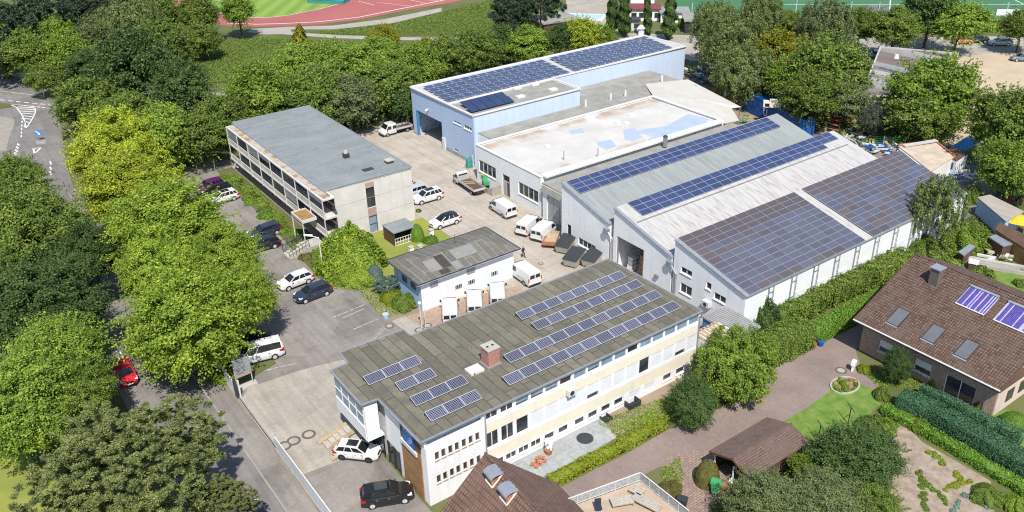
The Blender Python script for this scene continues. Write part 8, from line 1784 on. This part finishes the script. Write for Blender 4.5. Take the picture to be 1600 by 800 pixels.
# wood at the upper left
for a in ((('pine_far', 'spruce', 'dark spruce in the top left corner of the picture', 25, 45, 11, 52)), ('pine_far', 'spruce', 'dark spruce second from the top left corner', 85, 30, 11, 48), ('pine_far', 'spruce', 'dark pine with layered branches near the top edge', 140, 22, 11, 50), (B, 'fresh', 'yellow green tree between the dark top left conifers', 90, 62, 8, 35), (B, 'mid', 'green tree above the stone edged main road', 45, 85, 7, 40), (B, 'fresh', 'light green tree above the bend of the main road', 110, 90, 6.5, 40),
          (B, 'olive', 'dull olive crown behind the large dark tree', 150, 55, 8, 32), ('weep', 'birch', 'tall greyish birch in the wood above the large dark tree', 205, 40, 10, 48), (B, 'mid', 'green tree under the grey birch', 255, 75, 7.5, 45), (B, 'mid', 'tree at the left end of the red track', 245, 25, 8, 35), (B, 'mid', 'tree in front of the track left of the infield', 310, 22, 8, 32), (B, 'fresh', 'small tree standing before the striped infield', 372, 18, 7, 26), (B, 'mid', 'bushy tree below the track beside the meadow', 315, 62, 5, 30), (B, 'fresh', 'yellowish tree at the meadow edge left of the bank', 280, 92, 4, 24),
          (B, 'mid', 'low tree along the stone edge of the main road', 70, 125, 4, 25), (B, 'mid', 'leftmost low tree by the main road edge', 12, 100, 4, 22), ('pine_far', 'spruce', 'dark spruce cut by the top edge above the grey birch', 165, -15, 11, 45), (B, 'mid', 'green crown cut by the top edge near the track corner', 225, -8, 9, 34), ('pine_far', 'spruce', 'spruce at the left edge half out of the picture', -25, 75, 9, 45), (B, 'dark', 'dark tree filling the gap above the main road bend', 140, 110, 6, 35)):
    plant(*a, group='trees of the upper left wood')
# far middle: conifers, poplars
for a in ((('pine_far', 'spruce', 'dark conifer at the end of the meadow bank', 800, 22, 8, 38)), ('pine_far', 'spruce', 'dark conifer behind the flat pavilion', 845, 12, 9, 32), ('pine_far', 'spruce', 'black green conifer cut by the top edge', 815, -10, 10, 40)): plant(*a, group='conifers at the forecourt', name='conifer', cat='conifer')
for px, py, r, lab in ((957, 18, 11, 'slim poplar, leftmost in front of the clubhouse'), (976, 22, 12, 'slim poplar hiding the left end of the maroon roof'), (1012, 22, 9, 'slim poplar in the middle of the maroon roof'), (1047, 24, 13, 'broader poplar in front of the grey market shed')):
    plant('column', 'dark', lab, px, py, 6, r, name='poplar_tree', cat='poplar', group='poplars in front of the clubhouse', rz=5.8)
# right: birches, willow, maples
for a in ((('weep', 'birch', 'tall grey green birch at the right end of the blue hall', 1118, 40, 10, 42)), ('weep', 'birch', 'broad drooping birch left of the yellowing tree', 1150, 75, 9, 58), ('weep', 'birch', 'drooping birch crown above the scrap heap', 1165, 115, 7, 48), ('weep', 'birch', 'thin birch behind the drooping pair near the pitch', 1190, 25, 9, 40), (B, 'golden', 'yellowing tree above the blue container', 1218, 92, 8.5, 46), (B, 'fresh', 'green tree under the yellowing crown by the container', 1232, 122, 7.5, 36), ('weep', 'olive', 'tall weeping willow in front of the sports pitch', 1290, 45, 10, 50), ('maple', 'mid', 'large dull green tree behind the halls', 1290, 115, 9, 62), ('maple', 'mid', 'shaded green tree beside the red steel racks', 1265, 150, 7, 45), ('maple', 'olive', 'olive green tree right of the steel racks', 1318, 150, 6.5, 36), ('weep', 'grey_leaf', 'greyish shrub like tree left of the maple', 1362, 185, 4, 22), ('maple', 'fresh', 'large maple with reaching branches before the gravel lot', 1462, 150, 7.5, 68),
          ('maple', 'mid', 'darker lower half of the maple group above the green fence', 1440, 185, 5, 48), ('maple', 'mid', 'big tree at the right edge beside the blue tarpaulin', 1575, 195, 8.5, 62), ('maple', 'fresh', 'lower crown at the right edge above the garden hut', 1580, 262, 5.5, 52), (B, 'dark', 'dark tree in front of the pitch, biggest of the roadside row', 1455, 15, 9, 42), (B, 'mid', 'round tree in front of the pitch, left in the roadside row', 1398, 45, 7, 34), (B, 'fresh', 'light tree in front of the pitch, right in the roadside row', 1500, 40, 7, 38), (B, 'mid', 'tree at the top right edge beyond the silver estate', 1598, 42, 6, 32), (B, 'mid', 'roadside tree hiding the dark car by the striped roof', 1345, 40, 6, 28), (B, 'mid', 'tree between willow and birch near the pitch', 1232, 40, 6, 25)):
    plant(*a, group='trees on the storage yard side', bark='birch_bark' if 'birch' in a[2] else 'bark')
PROTO['wisp'] = [crown_weep(55, 17000, 0.034, 190)]
plant('wisp', 'birch', 'birch leaning over the brownish solar field', 1462, 325, 7, 46, 1.25, bark='birch_bark', cat='birch', name='birch_tree')
plant('bush_near', 'mid', 'dark bush at the foot of the leaning birch', 1450, 385, 2, 42, 0.9, name='bush', cat='bush', trunk=False)
plant('bush_near', 'fresh', 'light green bush right of the leaning birch', 1510, 365, 2, 42, 0.9, name='bush', cat='bush', trunk=False)
plant('bush_near', 'fresh', 'pale flowering shrub between leaning birch and house ridge', 1390, 405, 2, 25, 1.0, name='bush', cat='bush', trunk=False)
plant('bush_near', 'mid', 'leafy shrub against the white hut beside the panels', 1520, 300, 1.5, 18, 1.2, name='bush', cat='bush', trunk=False)
plant('bush', 'mid', 'green bush beside the tool shed roof', 1535, 425, 0.8, 22, 0.9, name='bush', cat='bush', trunk=False)
plant('bush', 'fresh', 'bush left of the white garden box', 1490, 410, 0.8, 18, 0.9, name='bush', cat='bush', trunk=False)
plant('bush', 'mid', 'small dark bush on the back lawn near the right edge', 1596, 440, 0.5, 12, 0.9, name='bush', cat='bush', trunk=False)
# centre of the site
plant('bush_near', 'lime', 'round lime green bush tree beside the beige concrete block', 547, 388, 3.0, 57, rz=6.6, name='bush_tree', trunk=False)
plant('bush_near', 'lime', 'lower skirt of the round lime green tree, by the lamp post', 560, 428, 0.8, 38, 0.8, name='bush', cat='bush', trunk=False)
plant('ball', 'blue_conifer', 'blue green rounded conifer left of the small white house', 586, 428, 1.2, 13, rz=2.6, name='conifer', cat='conifer', trunk=False)
plant('pine_far', 'blue_conifer', 'spreading blue grey juniper below the eave of the small white house', 606, 445, 1.2, 22, 0.7, name='juniper', cat='juniper', trunk=False)
plant('bush_near', 'yellow_hedge', 'yellow green shrub in the bed at the corner of the small white house', 612, 462, 0.7, 20, 0.9, name='shrub', cat='shrub', trunk=False)
plant('bush_near', 'mid', 'dark green shrub at the right end of the shrub bed', 632, 470, 0.7, 24, 0.9, name='shrub', cat='shrub', trunk=False)
plant('ball', 'thuja', 'egg shaped clipped bush beside the bin shelter', 651.5, 362, 1.3, 11, rz=2.6, name='clipped_bush', cat='bush', trunk=False)
plant('bush_near', 'thuja', 'light green loose shrub behind the ridge of the small white house', 673, 372, 0.6, 14, 0.8, name='shrub', cat='shrub', trunk=False)
plant('bush', 'mid', 'tiny bush at the foot of the white sport utility car', 654, 328, 0.3, 5, 1.0, name='shrub', cat='shrub', trunk=False)
for i in range(18):
    y = 103.5+i*2.1; plant('bush', ('mid', 'fresh', 'thuja')[i % 3], 'one of the low shrubs planted along the gallery block', 0, 0, 0.4, 12+3*math.sin(i*1.7), 0.6, base=(39.6+0.7*math.sin(i*2.1), y), name='shrub', cat='shrub', trunk=False, group='low shrubs along the gallery')
for i, (px, py, r) in enumerate(((463, 388, 12), (478, 400, 12), (495, 412, 10), (500, 398, 9))):
    plant('bush', ('fresh', 'brown_bush', 'mid', 'fresh')[i], ('fresh low shrub beside the blue stair railing', 'brownish low shrub between stairs and lamp post', 'green low shrub left of the lamp post', 'shrub at the edge of the round lime green tree')[i], px, py, 0.4, r, 0.8, name='shrub', cat='shrub', trunk=False)
# south gardens
plant('weep', 'fresh', 'dense green tree at the east end of the office', 1150, 568, 3.6, 72, rz=3.6)
plant(BN, 'dark', 'dark green shrub tree at the office corner beside the yellow hedge', 1082, 628, 2.6, 38, rz=2.6)
plant('bush_near', 'mid', 'green bush in front of the dense tree by the driveway', 1110, 600, 1.6, 30, 1.0, name='bush', cat='bush', trunk=False)
plant('bush_near', 'dark', 'dark clipped shrub against the panelled hall corner', 1185, 486, 2.6, 36, rz=5.0, name='bush', cat='bush', trunk=False)
plant(BN, 'dark', 'dark feathery tree in front of the tiled house wall', 1402, 572, 2.4, 19, rz=2.6)
plant('bush_near', 'yellow_hedge', 'yellow green shrub beside the white letter box', 1350, 574, 0.5, 11, 0.9, name='shrub', cat='shrub', trunk=False)
plant('bush_near', 'mid', 'low green shrub at the head of the blue green hedge', 1378, 612, 0.7, 14, 0.9, name='shrub', cat='shrub', trunk=False)
q = G(1320, 603); t = thing('flower_bed', 'round stone edged flower bed with pink and yellow blossoms on the lawn', 'flower bed', (q.x, q.y, 0)); b = MB()
for k in range(20): a0, a1 = 6.2832*k/20, 6.2832*(k+1)/20; b.bar((1.75*math.cos(a0), 1.25*math.sin(a0), 0.08), (1.75*math.cos(a1), 1.25*math.sin(a1), 0.08), 0.16, 0.18)
b.build('edging', M['concrete'], t); rb = random.Random(4)
for k in range(26):
    r0, a0 = math.sqrt(rb.random()), rb.uniform(0, 6.28); o = bpy.data.objects.new('plant', PROTO['bush'][k % 3]); COL.objects.link(o); o.parent = t; o.location = (1.5*r0*math.cos(a0), 1.0*r0*math.sin(a0), 0.1); s = rb.uniform(0.22, 0.4); o.scale = (s, s, s)
    lf = rb.choice(['mid', 'fresh', 'flower', 'yellow_hedge', 'thuja']); o.material_slots[0].link = 'OBJECT'; o.material_slots[0].material = LEAF[lf]
plant(BN, 'dark', 'dark bushy tree in the middle of the right garden', 1340, 715, 3.2, 66, rz=3.0)
plant('bush_near', 'mid', 'green shrub behind the clothes line post', 1365, 660, 1.2, 26, 0.9, name='bush', cat='bush', trunk=False)
plant('bush_near', 'fresh', 'lighter shrub at the corner of the vegetable bed', 1383, 660, 0.9, 20, 0.9, name='bush', cat='bush', trunk=False)
plant(BN, 'olive', 'olive green tree at the bottom edge below the brown shed', 1195, 785, 3.0, 58, rz=2.6)
plant(BN, 'olive', 'wide dull green tree at the bottom edge under the yucca', 1290, 790, 3.0, 62, rz=2.6)
plant(BN, 'mid', 'green tree at the bottom edge, right of the dull green ones', 1365, 800, 2.6, 40, rz=2.3)
plant('pine', 'fresh', 'spiky yucca like palm beside the right end of the shed', 1255, 725, 2.6, 24, 0.7, cat='palm', name='palm_tree')
plant('ball', 'brown_bush', 'clipped bushy column at the end of the shed', 1106, 738, 1.2, 19, rz=2.7, name='clipped_bush', cat='bush', trunk=False)
plant('bush_near', 'brown_bush', 'brownish green bush behind the terrace corner', 1047, 762, 0.8, 24, 0.8, name='bush', cat='bush', trunk=False)
plant('ball', 'thuja', 'clipped light green ball bush at the right edge', 1588, 655, 0.9, 24, 0.85, name='clipped_bush', cat='bush', trunk=False)
plant('bush_near', 'fresh', 'light leafy shrub between the two parallel hedges', 1438, 660, 0.8, 17, 1.0, name='shrub', cat='shrub', trunk=False)
plant('bush_near', 'mid', 'low green shrub at the end of the vegetable bed', 1545, 770, 0.6, 28, 0.7, name='shrub', cat='shrub', trunk=False)
plant('bush_near', 'fresh', 'bright shrub in the bottom right corner', 1590, 785, 0.6, 26, 0.8, name='shrub', cat='shrub', trunk=False)
plant('bush', 'fresh', 'potted plant bush at the left end of the brick terrace', 1462, 594, 0.8, 10, 1.0, name='potted_plant', cat='plant', trunk=False)
plant('bush', 'mid', 'potted plant bush at the right end of the brick terrace', 1530, 630, 0.8, 9, 1.0, name='potted_plant', cat='plant', trunk=False)
# hedges
def hedge(label, pts, w, h, leaf, dens=55, size=0.16, wob=0.12, px=True, z0=0.0, loose=0.5):
    P = [G(*p) if px else Vector((p[0], p[1], 0)) for p in pts]; rng = np.random.default_rng(len(label)); t = thing('hedge', label, 'hedge', P[0], world=True)
    C, N = [], []; core_v, core_f = [], []
    for p, q in zip(P, P[1:]):
        d = (q-p); L_ = d.length; d.normalize(); n_ = Vector((-d.y, d.x, 0)); k = int(L_*(w+2*h)*dens)
        u = rng.uniform(0, L_, k); s = rng.uniform(0, w+2*h, k)
        side = np.where(s < h, -1, np.where(s > h+w, 1, 0)); o = np.where(side == 0, s-h-w/2, side*w/2); z = np.where(side == -1, s, np.where(side == 1, 2*h+w-s, h))
        wv = wob*(np.sin(u*1.3+z*2)+np.sin(u*3.1+o*2+1)+rng.normal(size=k)*0.8)
        o2 = o*(1-0.08*(z/h))+np.where(side == 0, 0, side*wv); z2 = np.clip(z+np.where(side == 0, wv, 0), 0.05, None)
        D, NN = np.array(d), np.array(n_); c = np.array(p)-np.array(P[0])+np.outer(u, D)+np.outer(o2, NN); c[:, 2] = z2+z0; C.append(c)
        nn = np.outer(side, NN); nn[:, 2] = np.where(side == 0, 1, 0.25); N.append(nn+rng.normal(size=(k, 3))*loose)
        i = len(core_v)
        for (a, bb) in ((p, 0), (q, 0)):
            for sg_, zz_ in ((-1, 0), (1, 0), (1, 1), (-1, 1)): v = a-P[0]+n_*(sg_*w*0.42); core_v.append((v.x, v.y, z0+zz_*h*0.93))
        for f in ((0, 1, 2, 3), (7, 6, 5, 4), (0, 4, 5, 1), (1, 5, 6, 2), (2, 6, 7, 3), (3, 7, 4, 0)): core_f.append([i+x for x in f])
    C = np.vstack(C); N = np.vstack(N); me = leaf_mesh('hedge', C, N, size*rng.uniform(0.6, 1.3, len(C)), rng, core=(core_v, core_f)); me.materials.append(LEAF[leaf])
    o = bpy.data.objects.new('foliage', me); COL.objects.link(o); o.parent = t; return t
def gx(px, py, z): p = G(px, py, z); return (p.x, p.y)
hedge('long yellow green hedge between the office and the driveway', [tuple((G(*p)+Vector((0.1, 0.75, 0))).xy) for p in ((866, 767), (930, 733), (975, 711), (1042, 672))], 1.15, 0.95, 'yellow_hedge', 110, 0.10, 0.06, px=False)
hedge('tall blue green clipped hedge in front of the tiled house', [gx(1408, 612, 2.2), gx(1460, 634, 2.2), gx(1620, 722, 2.2)], 2.2, 2.2, 'laurel', 120, 0.085, 0.02, px=False, loose=0.35)
hedge('lower second row of the blue green hedge along the terrace', [gx(1440, 600, 1.5), gx(1600, 676, 1.5)], 0.8, 1.5, 'laurel', 110, 0.085, 0.03, px=False, loose=0.35)
hedge('low yellow green hedge below the tall blue green one', [gx(1383, 632, 0.9), gx(1440, 662, 0.9), gx(1620, 768, 0.9)], 1.3, 0.9, 'thuja', 120, 0.09, 0.04, px=False)
hedge('bright green clipped hedge in front of the house shadow', [gx(1276, 505, 2.6), gx(1345, 470, 2.6), gx(1400, 442, 2.6)], 1.5, 2.6, 'thuja', 110, 0.10, 0.03, px=False)
hedge('tall dark hedge along the driveway up to the flower pots', [gx(1180, 540, 3.2), gx(1215, 520, 3.2), gx(1262, 500, 3.2)], 3.0, 3.2, 'mid', 110, 0.10, 0.10, px=False)
hedge('wild tall hedge along the long white wall under the panels', [gx(1215, 480, 2.8), gx(1300, 440, 2.8), gx(1370, 412, 2.8), gx(1420, 392, 2.8)], 2.6, 2.8, 'mid', 100, 0.11, 0.15, px=False)
hedge('low green hedge under the palms of the neighbour plot', [(1560, 408), (1600, 428)], 0.8, 0.6, 'mid', 60, 0.13)
hedge('green hedge on the far side of the forecourt', [(1060, 42), (1110, 42)], 2, 2, 'mid', 20, 0.3)
hedge('hedge under the sports pitch fence', [(1340, 46), (1420, 50), (1540, 48), (1605, 48)], 2.5, 2.2, 'fresh', 18, 0.3, 0.3)
# vegetables: rows of individual plants
rng = random.Random(9); VEG = {'fresh': [], 'kale': []}
vb = crown_bush(91, 500, 0.22); vb.materials.append(LEAF['fresh'])
def veg(px, py, leaf, s, lab, grp):
    p = G(px, py); o = bpy.data.objects.new('vegetable_plant', vb); COL.objects.link(o); o.location = (p.x, p.y, 0.03); o.scale = (s, s, s*0.7); o.rotation_euler = (0, 0, rng.uniform(0, 6))
    o.material_slots[0].link = 'OBJECT'; o.material_slots[0].material = LEAF[leaf]; tag(o, lab, 'vegetable', grp)
for (a, c, n_, leaf, lab) in (((1438, 735), (1447, 800), 16, 'mid', 'one of the dark green bean plants in the long bed row'), ((1447, 752), (1482, 790), 9, 'mid', 'one of the dark green bean plants in the long bed row'), ((1452, 705), (1480, 728), 7, 'fresh', 'one of the small green plants near the low hedge'), ((1475, 765), (1515, 752), 11, 'yellow_hedge', 'one of the yellowing squash plants'), ((1490, 740), (1505, 750), 4, 'yellow_hedge', 'one of the yellowing squash plants'), ((1490, 800), (1500, 780), 6, 'kale', 'one of the pale blue green cabbages'), ((1505, 772), (1545, 792), 10, 'kale', 'one of the pale blue green cabbages')):
    for k in range(n_):
        t = (k+0.5)/n_; veg(a[0]+(c[0]-a[0])*t+rng.uniform(-3, 3), a[1]+(c[1]-a[1])*t+rng.uniform(-2, 2), leaf, rng.uniform(0.2, 0.42), lab, lab.replace('one of the ', ''))
# rough meadow, undergrowth and verge grass: nothing one could count
def in_poly(x, y, P):
    c = False; j = len(P)-1
    for i in range(len(P)):
        if (P[i][1] > y) != (P[j][1] > y) and x < (P[j][0]-P[i][0])*(y-P[i][1])/(P[j][1]-P[i][1])+P[i][0]: c = not c
        j = i
    return c
def stuff(name, polys, n, leaf, size, zmax, seed, upright=0.8):
    r = np.random.default_rng(seed); C = []
    W = [[tuple(G(*p).xy) for p in P] for P in polys]; ar = [abs(sum(a[0]*b_[1]-b_[0]*a[1] for a, b_ in zip(P, P[1:]+P[:1]))) for P in W]
    for P, A_ in zip(W, ar):
        xs = [p[0] for p in P]; ys = [p[1] for p in P]; want = int(n*A_/sum(ar)); got = 0; tries = 0
        while got < want and tries < want*8:
            tries += 1; x, y = r.uniform(min(xs), max(xs)), r.uniform(min(ys), max(ys))
            if in_poly(x, y, P): C.append((x, y, r.uniform(0.05, zmax)*(0.65+0.35*math.sin(x*0.31+2.1*math.sin(y*0.17))*math.sin(y*0.23+1.7*math.sin(x*0.13))))); got += 1
    C = np.array(C); N = r.normal(size=(len(C), 3))*0.5+np.array([0, 0, 1-upright*0.5]); me = leaf_mesh(name, C, N, size*r.uniform(0.5, 1.4, len(C)), r); me.materials.append(LEAF[leaf])
    o = bpy.data.objects.new(name, me); COL.objects.link(o); o['kind'] = 'stuff'; o['label'] = 'rough green ' + name.replace('_', ' '); return o
stuff('meadow_grass', [[(255, 130), (300, 70), (420, 58), (560, 66), (640, 72), (640, 90), (540, 90), (450, 90), (400, 130)], [(470, 52), (530, 46), (620, 36), (700, 16), (770, 0), (800, 40), (770, 54), (600, 56)]], 90000, 'meadow', 0.15, 0.28, 5, 0.4)
stuff('undergrowth', [[(100, 150), (260, 150), (330, 190), (330, 240), (245, 285), (150, 250)], [(330, 180), (480, 150), (640, 150), (645, 185), (550, 205), (490, 170), (365, 200), (350, 240)], [(560, 110), (760, 80), (900, 70), (640, 140)], [(0, 20), (240, 20), (260, 110), (130, 130), (60, 112), (0, 100)]], 26000, 'mid', 0.36, 1.6, 6)
stuff('yard_undergrowth', [[(1085, 90), (1200, 120), (1240, 180), (1340, 225), (1470, 228), (1500, 200), (1420, 175), (1360, 160), (1240, 90), (1120, 60)]], 9000, 'mid', 0.3, 0.9, 7)
stuff('garden_undergrowth', [[(1110, 790), (1180, 750), (1230, 735), (1280, 690), (1370, 680), (1385, 740), (1390, 800), (1380, 860), (1110, 860)], [(1420, 395), (1500, 350), (1530, 330), (1550, 360), (1500, 420), (1440, 420)]], 14000, 'mid', 0.15, 0.5, 8)
stuff('bed_plants', [[(441, 372), (453, 380), (520, 452), (560, 455), (600, 500), (640, 484), (620, 470), (560, 440), (520, 430)], [(365, 285), (385, 300), (440, 360), (450, 352), (400, 290)]], 6000, 'fresh', 0.10, 0.25, 9)
stuff('front_weeds', [[(965, 672), (1050, 620), (1062, 640), (1000, 668)], [(320, 565), (372, 615), (378, 606), (345, 560)], [(1345, 572), (1450, 598), (1442, 612), (1395, 602), (1370, 606)], [(1385, 622), (1420, 640), (1415, 660), (1375, 690), (1360, 660)], [(1030, 735), (1062, 715), (1070, 745), (1050, 790)], [(930, 660), (1055, 615), (1060, 650), (975, 690)]], 9000, 'fresh', 0.08, 0.22, 10)
